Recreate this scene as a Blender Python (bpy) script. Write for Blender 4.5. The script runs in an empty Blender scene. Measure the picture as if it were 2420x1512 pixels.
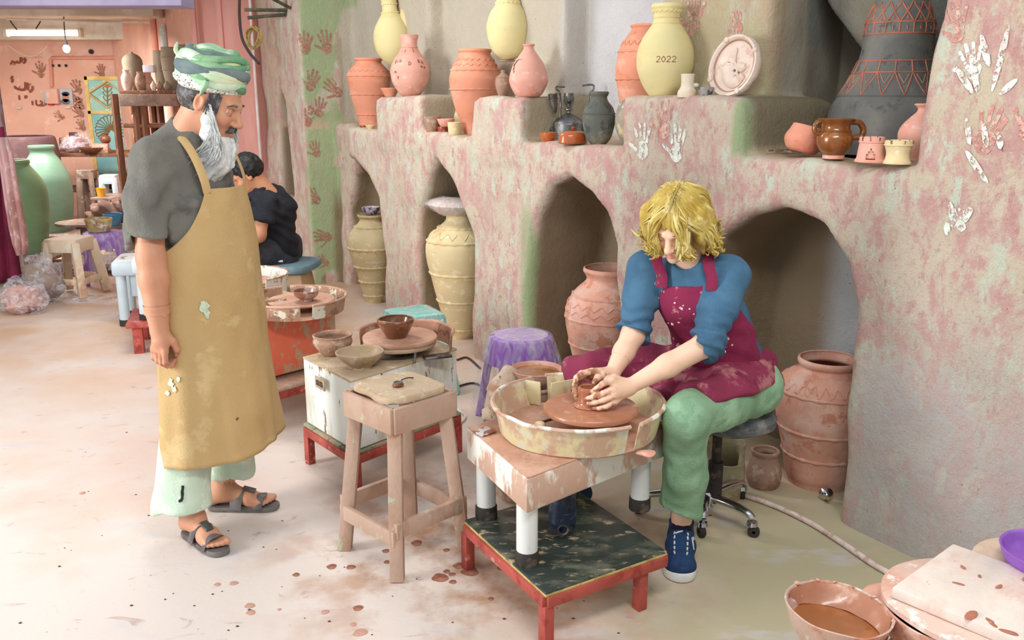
import bpy, bmesh, math, random
import numpy as np
from mathutils import Vector, Matrix
from mathutils.bvhtree import BVHTree
random.seed(7); RNG = np.random.RandomState(5)
SC = bpy.context.scene
COL = SC.collection
# ------------------------------------------------------------------ camera, world, light, exposure
F, CX, CY, CAMH = 2100.0, 1210.0, 756.0, 1.58
PIT = math.radians(14.2); PC, PS = math.cos(PIT), math.sin(PIT)
cd = bpy.data.cameras.new('camera'); cam = bpy.data.objects.new('camera', cd); COL.objects.link(cam)
cam.location = (0, 0, CAMH); cam.rotation_euler = (math.radians(90) - PIT, 0, 0)
cd.sensor_width = 36.0; cd.lens = 36.0 * F / 2420.0; cd.clip_start = .05
SC.camera = cam
SC.view_settings.view_transform = 'Standard'
SC.view_settings.look = 'None'; SC.view_settings.gamma = 1.0; SC.view_settings.use_curve_mapping = False
SC.view_settings.exposure = 0.16
w = bpy.data.worlds.new('world'); SC.world = w; w.use_nodes = True
w.node_tree.nodes['Background'].inputs[0].default_value = (0.93, 0.96, 1.0, 1)
w.node_tree.nodes['Background'].inputs[1].default_value = 0.58
def area(name, loc, aim, sx, sy, power, col=(1, 1, 1)):
    l = bpy.data.lights.new(name, 'AREA'); l.shape = 'RECTANGLE'; l.size = sx; l.size_y = sy
    l.energy = power; l.color = col
    o = bpy.data.objects.new(name, l); COL.objects.link(o); o.location = loc
    o.rotation_euler = (Vector(aim) - Vector(loc)).to_track_quat('-Z', 'Y').to_euler()
    return o
area('door_daylight', (-4.3, 1.7, 1.75), (0.2, 3.9, 1.1), 1.3, 2.0, 150, (1.0, 0.985, 0.96))
area('workshop_tube', (0.5, 1.0, 2.9), (0.35, 2.7, 0.2), 1.5, 0.25, 42, (1.0, 0.97, 0.92))
area('workshop_tube', (-1.6, 5.0, 2.85), (-1.5, 5.2, 0.0), 1.5, 0.25, 34, (1.0, 0.97, 0.93))
area('back_room_tube', (-5.2, 9.2, 2.1), (-5.2, 9.6, 0.0), 2.0, 0.5, 95, (1.0, 0.95, 0.9))

# ------------------------------------------------------------------ measuring helpers
def ray(x, y):
    u = (x - CX) / F; v = (y - CY) / F
    return np.array([u, PC - v * PS, -PS - v * PC])
CAMP = np.array([0, 0, CAMH])
def atz(x, y, z=0.0):
    d = ray(x, y); return CAMP + d * ((z - CAMH) / d[2])
def aty(x, y, Y):
    d = ray(x, y); return CAMP + d * (Y / d[1])
WA = np.array([1.22, 3.11, 0.0]); WT = np.array([-.558, .830, 0]); WN = np.array([.830, .558, 0])
def onw(x, y, n):
    d = ray(x, y); o = WA + WN * n
    return CAMP + d * (np.dot(o - CAMP, WN) / np.dot(d, WN))
def snw(s, n, z): return WA + WT * s + WN * n + np.array([0, 0, z])
def ppm(P):
    q = np.array(P, float) - CAMP
    return F / (q[1] * PC - q[2] * PS)
# ------------------------------------------------------------------ geometry helpers: a geo is (verts, faces)
def cat(*gs):
    V = []; Fc = []
    for g in gs:
        o = len(V); V.extend([tuple(map(float, p)) for p in g[0]]); Fc.extend([tuple(int(i) + o for i in f) for f in g[1]])
    return V, Fc
def xf(g, loc=(0, 0, 0), rot=(0, 0, 0), sc=(1, 1, 1)):
    from mathutils import Euler
    M = Matrix.Translation(Vector([float(a) for a in loc])) @ Euler(rot).to_matrix().to_4x4() @ Matrix.Diagonal((sc[0], sc[1], sc[2], 1))
    return [tuple(M @ Vector(p)) for p in g[0]], g[1]
def spl(pts, m=4):
    """Catmull-Rom through points of any dimension"""
    P = np.array(pts, float); n = len(P); out = []
    Q = np.vstack([2 * P[0] - P[1], P, 2 * P[-1] - P[-2]])
    for i in range(n - 1):
        a, b, c, d = Q[i:i + 4]
        for j in range(m):
            t = j / m
            out.append(.5 * ((2 * b) + (c - a) * t + (2 * a - 5 * b + 4 * c - d) * t * t + (3 * b - a - 3 * c + d) * t ** 3))
    out.append(P[-1]); return np.array(out)
def lathe(prof, n=36, a0=0, a1=2 * math.pi, fn=None, skip=None):
    V = []; Fc = []; full = abs(a1 - a0 - 2 * math.pi) < 1e-6
    m = n if full else n + 1
    for (r, z) in prof:
        for k in range(m):
            a = a0 + (a1 - a0) * k / n
            rr, zz = (r, z) if fn is None else fn(r, z, a)
            V.append((rr * math.cos(a), rr * math.sin(a), zz))
    for i in range(len(prof) - 1):
        for k in range(n):
            k2 = (k + 1) % m
            q = (i * m + k, i * m + k2, (i + 1) * m + k2, (i + 1) * m + k)
            if skip and skip(i, (k + .5) / n): continue
            Fc.append(q)
    return V, Fc
def vessel(prof, th=.008, n=36, m=3, fn=None, skip=None, open_=True, rim=True):
    """prof: (r,z) bottom to top; smooth wall, a floor and (if open_) an inside wall"""
    P = spl(prof, m) if m > 1 else np.array(prof)
    z0 = P[0][1]; pr = [(0.0005, z0)] + [tuple(p) for p in P]
    if open_:
        top = P[-1]
        pr.append((top[0] - th * .5, top[1] + th * .25))
        for p in P[::-1]:
            if p[1] > z0 + th: pr.append((max(p[0] - th, .001), min(p[1], top[1] - .001)))
        pr.append((0.0005, z0 + th))
    else: pr.append((.0005, P[-1][1]))
    return lathe(pr, n, fn=fn, skip=skip)
def tube(path, r, n=8, closed=False, caps=True, flat=None, up=None):
    P = np.array(path, float); m = len(P)
    R = np.full(m, r, float) if np.isscalar(r) else np.array(r, float)
    V = []; Fc = []; prev = None
    for i in range(m):
        if closed: t = P[(i + 1) % m] - P[i - 1]
        else: t = P[min(i + 1, m - 1)] - P[max(i - 1, 0)]
        t = t / (np.linalg.norm(t) + 1e-9)
        if prev is None:
            u = np.array(up if up is not None else ((0, 0, 1) if abs(t[2]) < .9 else (1, 0, 0)), float)
        else: u = prev
        u = u - t * np.dot(u, t); u /= np.linalg.norm(u) + 1e-9; prev = u
        b = np.cross(t, u)
        for k in range(n):
            a = 2 * math.pi * k / n
            V.append(tuple(P[i] + R[i] * (math.cos(a) * u * (flat if flat else 1) + math.sin(a) * b)))
    for i in range(m if closed else m - 1):
        for k in range(n):
            j = (i + 1) % m
            Fc.append((i * n + k, i * n + (k + 1) % n, j * n + (k + 1) % n, j * n + k))
    if caps and not closed:
        Fc.append(tuple(range(n))[::-1]); Fc.append(tuple((m - 1) * n + k for k in range(n)))
    return V, Fc
def ring(r, rt, z=0, n=32, m=8, fn=None):
    P = []
    for k in range(n):
        a = 2 * math.pi * k / n; P.append((r * math.cos(a), r * math.sin(a), z))
    g = tube(P, rt if fn is None else [rt * fn(k) for k in range(n)], m, closed=True, up=(0, 0, 1))
    return g
def bm2geo(bm):
    bm.verts.index_update()
    g = ([tuple(v.co) for v in bm.verts], [tuple(v.index for v in f.verts) for f in bm.faces]); bm.free(); return g
def rbox(sx, sy, sz, b=.006, seg=2, loc=(0, 0, 0), rot=(0, 0, 0), base=True):
    """bevelled box, standing on z=0 when base"""
    bm = bmesh.new(); bmesh.ops.create_cube(bm, size=1)
    for v in bm.verts: v.co = Vector((v.co.x * sx, v.co.y * sy, (v.co.z + (.5 if base else 0)) * sz))
    if b > 0: bmesh.ops.bevel(bm, geom=list(bm.edges), offset=min(b, .45 * min(sx, sy, sz)), segments=seg, profile=.5, affect='EDGES')
    return xf(bm2geo(bm), loc, rot)
def prism(poly, z0, z1, b=.004, top=None):
    """poly: xy list (counter-clockwise); top: optional poly at z1"""
    n = len(poly); bm = bmesh.new(); tp = top or poly
    A = [bm.verts.new((p[0], p[1], z0)) for p in poly]; B = [bm.verts.new((p[0], p[1], z1)) for p in tp]
    bm.faces.new(A[::-1]); bm.faces.new(B)
    for i in range(n): bm.faces.new((A[i], A[(i + 1) % n], B[(i + 1) % n], B[i]))
    bmesh.ops.recalc_face_normals(bm, faces=bm.faces[:])
    if b > 0: bmesh.ops.bevel(bm, geom=list(bm.edges), offset=b, segments=2, profile=.5, affect='EDGES')
    return bm2geo(bm)
def bar(a, b, w, h=None, bev=.003):
    """square bar from a to b"""
    a = Vector([float(q) for q in a]); b = Vector([float(q) for q in b]); d = b - a; L = d.length; h = h or w
    g = rbox(w, h, L, bev)
    q = d.to_track_quat('Z', 'X').to_matrix().to_4x4(); M = Matrix.Translation(a) @ q
    return [tuple(M @ Vector(p)) for p in g[0]], g[1]
def barz(a, b, w, h, bev=.003):
    """bar a->b with its section kept square to the vertical (w horizontal, h upright)"""
    a = Vector([float(q) for q in a]); b = Vector([float(q) for q in b]); d = (b - a); L = d.length; z = d.normalized()
    x = Vector((0, 0, 1)).cross(z); x.normalize(); y = z.cross(x)
    M = Matrix.Translation(a) @ Matrix((x, y, z)).transposed().to_4x4()
    g = rbox(w, h, L, bev); return [tuple(M @ Vector(p)) for p in g[0]], g[1]
def ball(r, c=(0, 0, 0), sc=(1, 1, 1), n=16, m=10, rot=(0, 0, 0)):
    pr = [(r * math.sin(math.pi * i / m) + 1e-5, -r * math.cos(math.pi * i / m)) for i in range(m + 1)]
    return xf(lathe(pr, n), c, rot, sc)
def wob(g, amp, sc, seed=0):
    """uneven hand-made surface: move vertices by smooth noise"""
    V = np.array(g[0], float)
    d = np.stack([vnoise(V, sc, seed + k) - .5 for k in range(3)], 1) * 2 * amp
    return [tuple(p) for p in V + d], g[1]
_lat = {}
def vnoise(P, sc, seed=0):
    P = np.asarray(P, float) * sc + 131.7
    if seed not in _lat: _lat[seed] = np.random.RandomState(seed + 11).rand(64, 64, 64).astype(np.float32)
    L = _lat[seed]; i = np.floor(P).astype(int); f = P - i; f = f * f * (3 - 2 * f); i &= 63; j = (i + 1) & 63
    x0, y0, z0 = i[..., 0], i[..., 1], i[..., 2]; x1, y1, z1 = j[..., 0], j[..., 1], j[..., 2]
    fx, fy, fz = f[..., 0], f[..., 1], f[..., 2]
    c00 = L[x0, y0, z0] * (1 - fx) + L[x1, y0, z0] * fx; c10 = L[x0, y1, z0] * (1 - fx) + L[x1, y1, z0] * fx
    c01 = L[x0, y0, z1] * (1 - fx) + L[x1, y0, z1] * fx; c11 = L[x0, y1, z1] * (1 - fx) + L[x1, y1, z1] * fx
    return (c00 * (1 - fy) + c10 * fy) * (1 - fz) + (c01 * (1 - fy) + c11 * fy) * fz
# ---- signed distance sculpting: smooth unions on a grid, meshed with surface nets
class Sdf:
    def __init__(s, lo, hi, h):
        s.lo = np.array(lo, np.float32); s.h = h
        s.n = np.ceil((np.array(hi) - s.lo) / h).astype(int) + 1
        s.f = np.full(tuple(s.n), 9.0, np.float32)
    def sl(s, lo, hi):
        a = np.clip(np.floor((np.array(lo) - s.lo) / s.h).astype(int), 0, s.n); b = np.clip(np.ceil((np.array(hi) - s.lo) / s.h).astype(int) + 1, 0, s.n)
        if np.any(b <= a): return None
        ax = [s.lo[i] + s.h * np.arange(a[i], b[i], dtype=np.float32) for i in range(3)]
        g = np.stack(np.meshgrid(*ax, indexing='ij'), -1)
        return tuple(slice(a[i], b[i]) for i in range(3)), g
    def grid(s): return s.sl(s.lo, s.lo + s.h * (s.n - 1))[1]
    def put(s, d, sl, k, op='u'):
        f = s.f[sl]
        if op == 'u':
            if k > 0:
                hh = np.clip(.5 + .5 * (f - d) / k, 0, 1); s.f[sl] = f * (1 - hh) + d * hh - k * hh * (1 - hh)
            else: s.f[sl] = np.minimum(f, d)
        else:
            d = -d
            if k > 0:
                hh = np.clip(.5 - .5 * (f - d) / k, 0, 1); s.f[sl] = f * (1 - hh) + d * hh + k * hh * (1 - hh)
            else: s.f[sl] = np.maximum(f, d)
    def cap(s, a, b, ra, rb=None, k=.02, op='u'):
        rb = ra if rb is None else rb; a = np.array(a, np.float32); b = np.array(b, np.float32); m = max(ra, rb) + k + 3 * s.h
        q = s.sl(np.minimum(a, b) - m, np.maximum(a, b) + m)
        if q is None: return s
        sl, g = q; ab = b - a; t = np.clip(((g - a) @ ab) / (ab @ ab + 1e-9), 0, 1)
        d = np.linalg.norm(g - a - t[..., None] * ab, axis=-1) - (ra + (rb - ra) * t)
        s.put(d, sl, k, op); return s
    def chain(s, pts, rs, k=.02):
        for i in range(len(pts) - 1): s.cap(pts[i], pts[i + 1], rs[i], rs[i + 1], k)
        return s
    def ell(s, c, r, R=None, k=.02, op='u'):
        c = np.array(c, np.float32); r = np.array(r, np.float32); m = r.max() + k + 3 * s.h
        q = s.sl(c - m, c + m)
        if q is None: return s
        sl, g = q; p = g - c
        if R is not None: p = p @ np.array(R, np.float32)
        k0 = np.linalg.norm(p / r, axis=-1); k1 = np.linalg.norm(p / (r * r), axis=-1) + 1e-6
        s.put(k0 * (k0 - 1) / k1, sl, k, op); return s
    def cut(s, o, nrm, k=.0):
        """keep the side the normal points away from"""
        g = s.grid(); s.f = np.maximum(s.f, (g - np.array(o, np.float32)) @ np.array(nrm, np.float32)); return s
    def mesh(s):
        f = s.f; n = s.n
        ins = f < 0; nc = n - 1
        cor = [(i, j, k) for i in (0, 1) for j in (0, 1) for k in (0, 1)]
        cnt = sum(ins[i:i + nc[0], j:j + nc[1], k:k + nc[2]].astype(np.int8) for i, j, k in cor)
        act = np.argwhere((cnt > 0) & (cnt < 8))
        if len(act) == 0: return [], []
        idx = np.full(tuple(nc), -1, np.int64); idx[act[:, 0], act[:, 1], act[:, 2]] = np.arange(len(act))
        acc = np.zeros((len(act), 3)); num = np.zeros(len(act))
        for a in cor:
            for ax in range(3):
                if a[ax]: continue
                b = list(a); b[ax] = 1
                fa = f[act[:, 0] + a[0], act[:, 1] + a[1], act[:, 2] + a[2]]; fb = f[act[:, 0] + b[0], act[:, 1] + b[1], act[:, 2] + b[2]]
                m = (fa < 0) != (fb < 0); t = np.where(m, fa / np.where(m, fa - fb, 1), 0)
                p = np.tile(np.array(a, float), (len(act), 1)); p[:, ax] += t
                acc[m] += p[m]; num[m] += 1
        V = s.lo + s.h * (act + acc / num[:, None])
        Q = []
        for ax in range(3):
            u, v = (ax + 1) % 3, (ax + 2) % 3
            d = np.zeros(3, int); d[ax] = 1
            A_ = ins[:n[0] - d[0], :n[1] - d[1], :n[2] - d[2]]; B_ = ins[d[0]:, d[1]:, d[2]:]
            e = np.argwhere(A_ != B_)
            e = e[(e[:, u] > 0) & (e[:, v] > 0) & (e[:, u] < n[u] - 1) & (e[:, v] < n[v] - 1)]
            du = np.zeros(3, int); du[u] = 1; dv = np.zeros(3, int); dv[v] = 1
            g = lambda c: idx[c[:, 0], c[:, 1], c[:, 2]]
            q = np.stack([g(e - du - dv), g(e - dv), g(e), g(e - du)], 1)
            fl = ~A_[e[:, 0], e[:, 1], e[:, 2]]; q[fl] = q[fl][:, ::-1]
            Q.append(q)
        return V, np.concatenate(Q)
# ------------------------------------------------------------------ objects
def mesh_data(name, g, smooth=42):
    me = bpy.data.meshes.new(name); V = np.asarray(g[0], float)
    me.from_pydata(V.tolist() if isinstance(g[0], np.ndarray) else g[0], [], g[1].tolist() if isinstance(g[1], np.ndarray) else g[1])
    if smooth:
        me.polygons.foreach_set('use_smooth', [True] * len(me.polygons))
        if smooth < 180: me.set_sharp_from_angle(angle=math.radians(smooth))
    me.update(); return me
def obj(name, g, m, parent=None, loc=None, rot=None, smooth=42):
    o = bpy.data.objects.new(name, mesh_data(name, g, smooth)); COL.objects.link(o)
    if m: o.data.materials.append(m)
    if parent: o.parent = parent
    if loc is not None: o.location = [float(a) for a in loc]
    if rot is not None: o.rotation_euler = rot
    return o
def tag(o, label, category, group=None):
    o['label'] = label; o['category'] = category
    if group: o['group'] = group
    return o
def thing(name, label, category, loc=(0, 0, 0), rz=0, group=None, rot=None):
    o = bpy.data.objects.new(name, None); COL.objects.link(o); o.empty_display_size = .05
    o.location = [float(a) for a in loc]; o.rotation_euler = rot or (0, 0, rz)
    return tag(o, label, category, group)
def struct(name, g, m, parent=None, smooth=42, kind='structure'):
    o = obj(name, g, m, parent, smooth=smooth)
    if kind: o['kind'] = kind
    return o
def dup(root, loc, rz=0, label=None, rot=None):
    def cp(o, par):
        c = o.copy(); COL.objects.link(c); c.parent = par
        for ch in list(o.children): cp(ch, c)
        return c
    r = cp(root, None); r.location = [float(a) for a in loc]; r.rotation_euler = rot or (0, 0, rz)
    if label: r['label'] = label
    return r
# ------------------------------------------------------------------ materials
def L3(c):
    f = lambda x: (x / 255) / 12.92 if x / 255 <= .04045 else ((x / 255 + .055) / 1.055) ** 2.4
    return (f(c[0]), f(c[1]), f(c[2]), 1.0)
def nd(nt, t, **kw):
    n = nt.nodes.new(t)
    for k, v in kw.items():
        if k in n.inputs.keys(): n.inputs[k].default_value = v
        else: setattr(n, k, v)
    return n
def mixc(nt, fac, a, b, mode='MIX'):
    m = nt.nodes.new('ShaderNodeMix'); m.data_type = 'RGBA'; m.blend_type = mode
    for i, v in ((0, fac), (6, a), (7, b)):
        if hasattr(v, 'is_output'): nt.links.new(v, m.inputs[i])
        else: m.inputs[i].default_value = v
    return m.outputs[2]
def rampf(nt, src, lo, hi):
    r = nt.nodes.new('ShaderNodeMapRange'); r.inputs[1].default_value = lo; r.inputs[2].default_value = hi
    nt.links.new(src, r.inputs[0]); return r.outputs[0]
_mats = {}
def mat(name, c, c2=None, c3=None, sc=6, lo=.48, hi=.6, sc3=14, lo3=.56, hi3=.62, stretch=(1, 1, 1), rough=.8, bump=.25, bsc=70,
        metal=0, coat=0, spec=.35, vary=.12, rot=(0, 0, 0), trans=0, alpha=1, attr=None, sss=0, bstretch=None):
    if name in _mats: return _mats[name]
    m = bpy.data.materials.new(name); m.use_nodes = True; nt = m.node_tree; b = nt.nodes['Principled BSDF']; lk = nt.links
    tc = nd(nt, 'ShaderNodeTexCoord'); mp = nd(nt, 'ShaderNodeMapping'); mp.inputs['Scale'].default_value = stretch; mp.inputs['Rotation'].default_value = rot
    lk.new(tc.outputs['Object'], mp.inputs[0])
    col = L3(c)
    if vary:
        n0 = nd(nt, 'ShaderNodeTexNoise', Scale=sc * .6, Detail=5.0); lk.new(mp.outputs[0], n0.inputs['Vector'])
        d = tuple(x * (1 - vary * 1.6) for x in L3(c)[:3]) + (1,); u = tuple(min(1, x * (1 + vary)) for x in L3(c)[:3]) + (1,)
        col = mixc(nt, rampf(nt, n0.outputs[0], .3, .7), d, u)
    if attr:
        at = nd(nt, 'ShaderNodeAttribute', attribute_name=attr); col = mixc(nt, 1.0, col, at.outputs['Color'], 'MULTIPLY')
    if c2 is not None:
        n1 = nd(nt, 'ShaderNodeTexNoise', Scale=sc, Detail=8.0, Roughness=.62); lk.new(mp.outputs[0], n1.inputs['Vector'])
        col = mixc(nt, rampf(nt, n1.outputs[0], lo, hi), col, L3(c2))
    if c3 is not None:
        ad = nd(nt, 'ShaderNodeVectorMath', operation='ADD'); ad.inputs[1].default_value = (7.3, 3.1, 5.7); lk.new(mp.outputs[0], ad.inputs[0])
        n2 = nd(nt, 'ShaderNodeTexNoise', Scale=sc3, Detail=8.0, Roughness=.65); lk.new(ad.outputs[0], n2.inputs['Vector'])
        col = mixc(nt, rampf(nt, n2.outputs[0], lo3, hi3), col, L3(c3))
    if hasattr(col, 'is_output'): lk.new(col, b.inputs['Base Color'])
    else: b.inputs['Base Color'].default_value = col
    b.inputs['Roughness'].default_value = rough; b.inputs['Metallic'].default_value = metal
    b.inputs['Coat Weight'].default_value = coat; b.inputs['Coat Roughness'].default_value = .12
    b.inputs['Specular IOR Level'].default_value = spec
    b.inputs['Transmission Weight'].default_value = trans; b.inputs['Alpha'].default_value = alpha
    if sss: b.inputs['Subsurface Weight'].default_value = sss; b.inputs['Subsurface Radius'].default_value = (.012, .005, .003)
    if bump:
        n3 = nd(nt, 'ShaderNodeTexNoise', Scale=bsc, Detail=4.0)
        if bstretch:
            m2 = nd(nt, 'ShaderNodeMapping'); m2.inputs['Scale'].default_value = bstretch; lk.new(tc.outputs['Object'], m2.inputs[0]); lk.new(m2.outputs[0], n3.inputs['Vector'])
        else: lk.new(mp.outputs[0], n3.inputs['Vector'])
        bp = nd(nt, 'ShaderNodeBump', Strength=bump, Distance=.01); lk.new(n3.outputs[0], bp.inputs['Height']); lk.new(bp.outputs[0], b.inputs['Normal'])
    _mats[name] = m; return m
def film(name, tint=(235, 235, 245), dens=.3, rough=.12, vert=1.0):
    """thin clear plastic: mostly see-through with gloss and milky creases, which vert stretches into painted highlights"""
    if name in _mats: return _mats[name]
    m = bpy.data.materials.new(name); m.use_nodes = True; nt = m.node_tree; lk = nt.links; b = nt.nodes['Principled BSDF']; out = nt.nodes['Material Output']
    b.inputs['Base Color'].default_value = L3(tint); b.inputs['Roughness'].default_value = rough; b.inputs['Specular IOR Level'].default_value = .8
    tr = nd(nt, 'ShaderNodeBsdfTransparent'); mx = nd(nt, 'ShaderNodeMixShader')
    tc = nd(nt, 'ShaderNodeTexCoord'); n = nd(nt, 'ShaderNodeTexNoise', Scale=22.0, Detail=6.0, Distortion=1.2); mp = nd(nt, 'ShaderNodeMapping'); mp.inputs['Scale'].default_value = (1, 1, vert); lk.new(tc.outputs['Object'], mp.inputs[0]); lk.new(mp.outputs[0], n.inputs['Vector'])
    lk.new(rampf(nt, n.outputs[0], .5 - dens * .7, .5 + (1 - dens) * .7), mx.inputs[0]); lk.new(tr.outputs[0], mx.inputs[1]); lk.new(b.outputs[0], mx.inputs[2]); lk.new(mx.outputs[0], out.inputs[0])
    bp = nd(nt, 'ShaderNodeBump', Strength=.8, Distance=.02); lk.new(n.outputs[0], bp.inputs['Height']); lk.new(bp.outputs[0], b.inputs['Normal'])
    _mats[name] = m; return m
def emit(name, c, s):
    m = bpy.data.materials.new(name); m.use_nodes = True; nt = m.node_tree; e = nd(nt, 'ShaderNodeEmission', Strength=s); e.inputs[0].default_value = L3(c)
    nt.links.new(e.outputs[0], nt.nodes['Material Output'].inputs[0]); return m
# ================================================================== THE SETTING
# floor: painted concrete with a film of clay
def floor_mat():
    m = bpy.data.materials.new('clay_dusted_concrete'); m.use_nodes = True; nt = m.node_tree; lk = nt.links; b = nt.nodes['Principled BSDF']
    tc = nd(nt, 'ShaderNodeTexCoord')
    def noise(s, d=6.0, off=0, st=(1, 1, 1), dist=0.0):
        mp = nd(nt, 'ShaderNodeMapping'); mp.inputs['Location'].default_value = (off, off * .7, 0); mp.inputs['Scale'].default_value = st; lk.new(tc.outputs['Object'], mp.inputs[0])
        n = nd(nt, 'ShaderNodeTexNoise', Scale=s, Detail=d, Roughness=.6, Distortion=dist); lk.new(mp.outputs[0], n.inputs['Vector']); return n.outputs[0]
    # right of the wheels the concrete is a greener grey, left it is pale pinkish
    sp = nd(nt, 'ShaderNodeSeparateXYZ'); lk.new(tc.outputs['Object'], sp.inputs[0])
    ad = nd(nt, 'ShaderNodeMath', operation='ADD'); lk.new(sp.outputs[0], ad.inputs[0])
    nn = nd(nt, 'ShaderNodeMath', operation='MULTIPLY'); lk.new(noise(1.3, 5.0, 2), nn.inputs[0]); nn.inputs[1].default_value = 1.6; lk.new(nn.outputs[0], ad.inputs[1])
    g = rampf(nt, ad.outputs[0], .55, 1.5)
    col = mixc(nt, g, L3((216, 205, 198)), L3((184, 177, 148)))
    col = mixc(nt, rampf(nt, noise(1.1, 5.0, 5), .5, .66), col, L3((218, 190, 176)))
    col = mixc(nt, rampf(nt, noise(2.2, 7.0, 9, (1, 2.2, 1)), .58, .72), col, L3((200, 198, 204)))
    # clay dust is thick at the back of the floor near the tables
    fy = rampf(nt, sp.outputs[1], 3.0, 6.0)
    mm = nd(nt, 'ShaderNodeMath', operation='MULTIPLY'); lk.new(fy, mm.inputs[0]); lk.new(rampf(nt, noise(1.7, 6.0, 3), .3, .6), mm.inputs[1])
    col = mixc(nt, mm.outputs[0], col, L3((206, 170, 140)))
    col = mixc(nt, rampf(nt, noise(7.0, 8.0, 4, (1, 1.8, 1), 1.0), .62, .7), col, L3((190, 168, 160)))
    col = mixc(nt, rampf(nt, noise(55.0, 3.0, 1), .7, .76), col, L3((150, 120, 105)))
    vd = nd(nt, 'ShaderNodeVectorMath', operation='DISTANCE'); vd.inputs[1].default_value = (-.1, 2.95, 0); lk.new(tc.outputs['Object'], vd.inputs[0])
    near_ = rampf(nt, vd.outputs['Value'], .95, .35); m3 = nd(nt, 'ShaderNodeMath', operation='MULTIPLY'); lk.new(near_, m3.inputs[0]); lk.new(rampf(nt, noise(4.5, 7.0, 12), .46, .62), m3.inputs[1])
    col = mixc(nt, m3.outputs[0], col, L3((178, 138, 112)))
    lk.new(col, b.inputs['Base Color']); b.inputs['Roughness'].default_value = .55; b.inputs['Specular IOR Level'].default_value = .3
    bp = nd(nt, 'ShaderNodeBump', Strength=.12, Distance=.01); lk.new(noise(30, 6.0), bp.inputs['Height']); lk.new(bp.outputs[0], b.inputs['Normal'])
    return m
floor = struct('floor', ([(-9, -1.5, 0), (4, -1.5, 0), (4, 13, 0), (-9, 13, 0)], [(0, 1, 2, 3)]), floor_mat())

# ---- the mud wall with its arches, ledge and pedestals (s along, n into the wall, z up)
def sd_poly(x, y, P):
    P = np.array(P, float); d = np.full(x.shape, 1e9, np.float32); sgn = np.ones(x.shape, np.float32)
    for i in range(len(P)):
        a = P[i]; b = P[i - 1]; e = b - a; wx = x - a[0]; wy = y - a[1]
        t = np.clip((wx * e[0] + wy * e[1]) / (e @ e), 0, 1); bx = wx - e[0] * t; by = wy - e[1] * t
        d = np.minimum(d, bx * bx + by * by)
        c1 = y >= a[1]; c2 = y < b[1]; c3 = e[0] * wy > e[1] * wx
        fl = (c1 & c2 & c3) | (~c1 & ~c2 & ~c3); sgn = np.where(fl, -sgn, sgn)
    return sgn * np.sqrt(d)
def smax(a, b, k=.03):
    h = np.clip(.5 - .5 * (a - b) / k, 0, 1); return a * (1 - h) + b * h + k * h * (1 - h)
def smin(a, b, k=.03): return -smax(-a, -b, k)
LED, PED = 1.34, 1.57
ARCH = {'a1': [(3.93, -.3), (3.92, .55), (3.97, .86), (4.1, 1.01), (4.36, 1.13), (4.66, 1.08), (4.92, .93), (5.06, .62), (5.1, -.3)],
        'a2': [(2.64, -.3), (2.65, .74), (2.78, .96), (2.92, 1.11), (3.05, 1.2), (3.18, 1.08), (3.3, .86), (3.37, .55), (3.37, -.3)],
        'a3': [(1.29, -.3), (1.30, .88), (1.38, 1.04), (1.5, 1.13), (1.7, 1.19), (1.87, 1.12), (1.99, .93), (2.05, .6), (2.06, -.3)],
        'a4': [(.0, -.3), (0, .84), (.05, .99), (.18, 1.11), (.36, 1.165), (.52, 1.12), (.68, 1.02), (.79, .85), (.82, .5), (.82, -.3)]}
S_ = Sdf((-1.6, -.06, -.08), (6.42, 1.32, 2.75), .0235)
g_ = S_.grid(); s_, n_, z_ = g_[..., 0], g_[..., 1], g_[..., 2]
big = (vnoise(g_, 1.7, 3) - .5) * .05 + (vnoise(g_, 5.5, 4) - .5) * .022
def box2(x, y, x0, x1, y0, y1):
    qx = np.abs(x - (x0 + x1) / 2) - (x1 - x0) / 2; qy = np.abs(y - (y0 + y1) / 2) - (y1 - y0) / 2
    return np.hypot(np.maximum(qx, 0), np.maximum(qy, 0)) + np.minimum(np.maximum(qx, qy), 0)
fr = np.where((s_ > 4.35) & (s_ < 5.25), .26 * np.clip((s_ - 4.35) / .5, 0, 1), 0)
d_ = np.maximum(np.maximum(-n_, n_ - 1.25), np.maximum(np.maximum(-1.55 - s_, s_ - 6.3), z_ - 2.7))
slab = -(n_ - fr) * .95; d_ = smax(d_, slab, .05)
# pockets over the ledge
plan = [(.55, -.4), (.57, .23), (1.27, .23), (1.27, .45), (2.11, .45), (2.11, .29), (2.6, .29), (2.6, .43), (3.65, .43), (3.65, .31), (4.2, .31), (4.2, .47), (5.25, .47), (5.25, -.4)]
bay = smax(sd_poly(s_, n_, plan), LED - z_, .02); d_ = smax(d_, -bay, .05)
nich = smax(sd_poly(s_, n_, [(-.17, -.4), (.6, -.4), (.66, .3), (.95, 1.1), (-.5, 1.1), (-.17, .12)]), LED + .01 - z_, .02); d_ = smax(d_, -nich, .05)
for a, b in ((3.24, 3.89), (2.11, 2.6), (.57, 1.27)):
    d_ = smin(d_, smax(box2(s_, n_, a, b, 0.004, .6), np.maximum(z_ - PED, 1.2 - z_), .05), .02)
# mud hood over the right niche, added so its arc edge casts a dark crescent
hood = np.hypot((s_ - .18) / 1.0, (z_ - 2.62) / 1.28) * .9 - .67
hood = smax(hood, np.maximum(.62 - n_, s_ - .95), .04); hood = smax(hood, -(np.hypot(s_ - .22, n_ - .62) - .20), .02)
d_ = smin(d_, np.maximum(hood, 1.6 - z_), .02)
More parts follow.
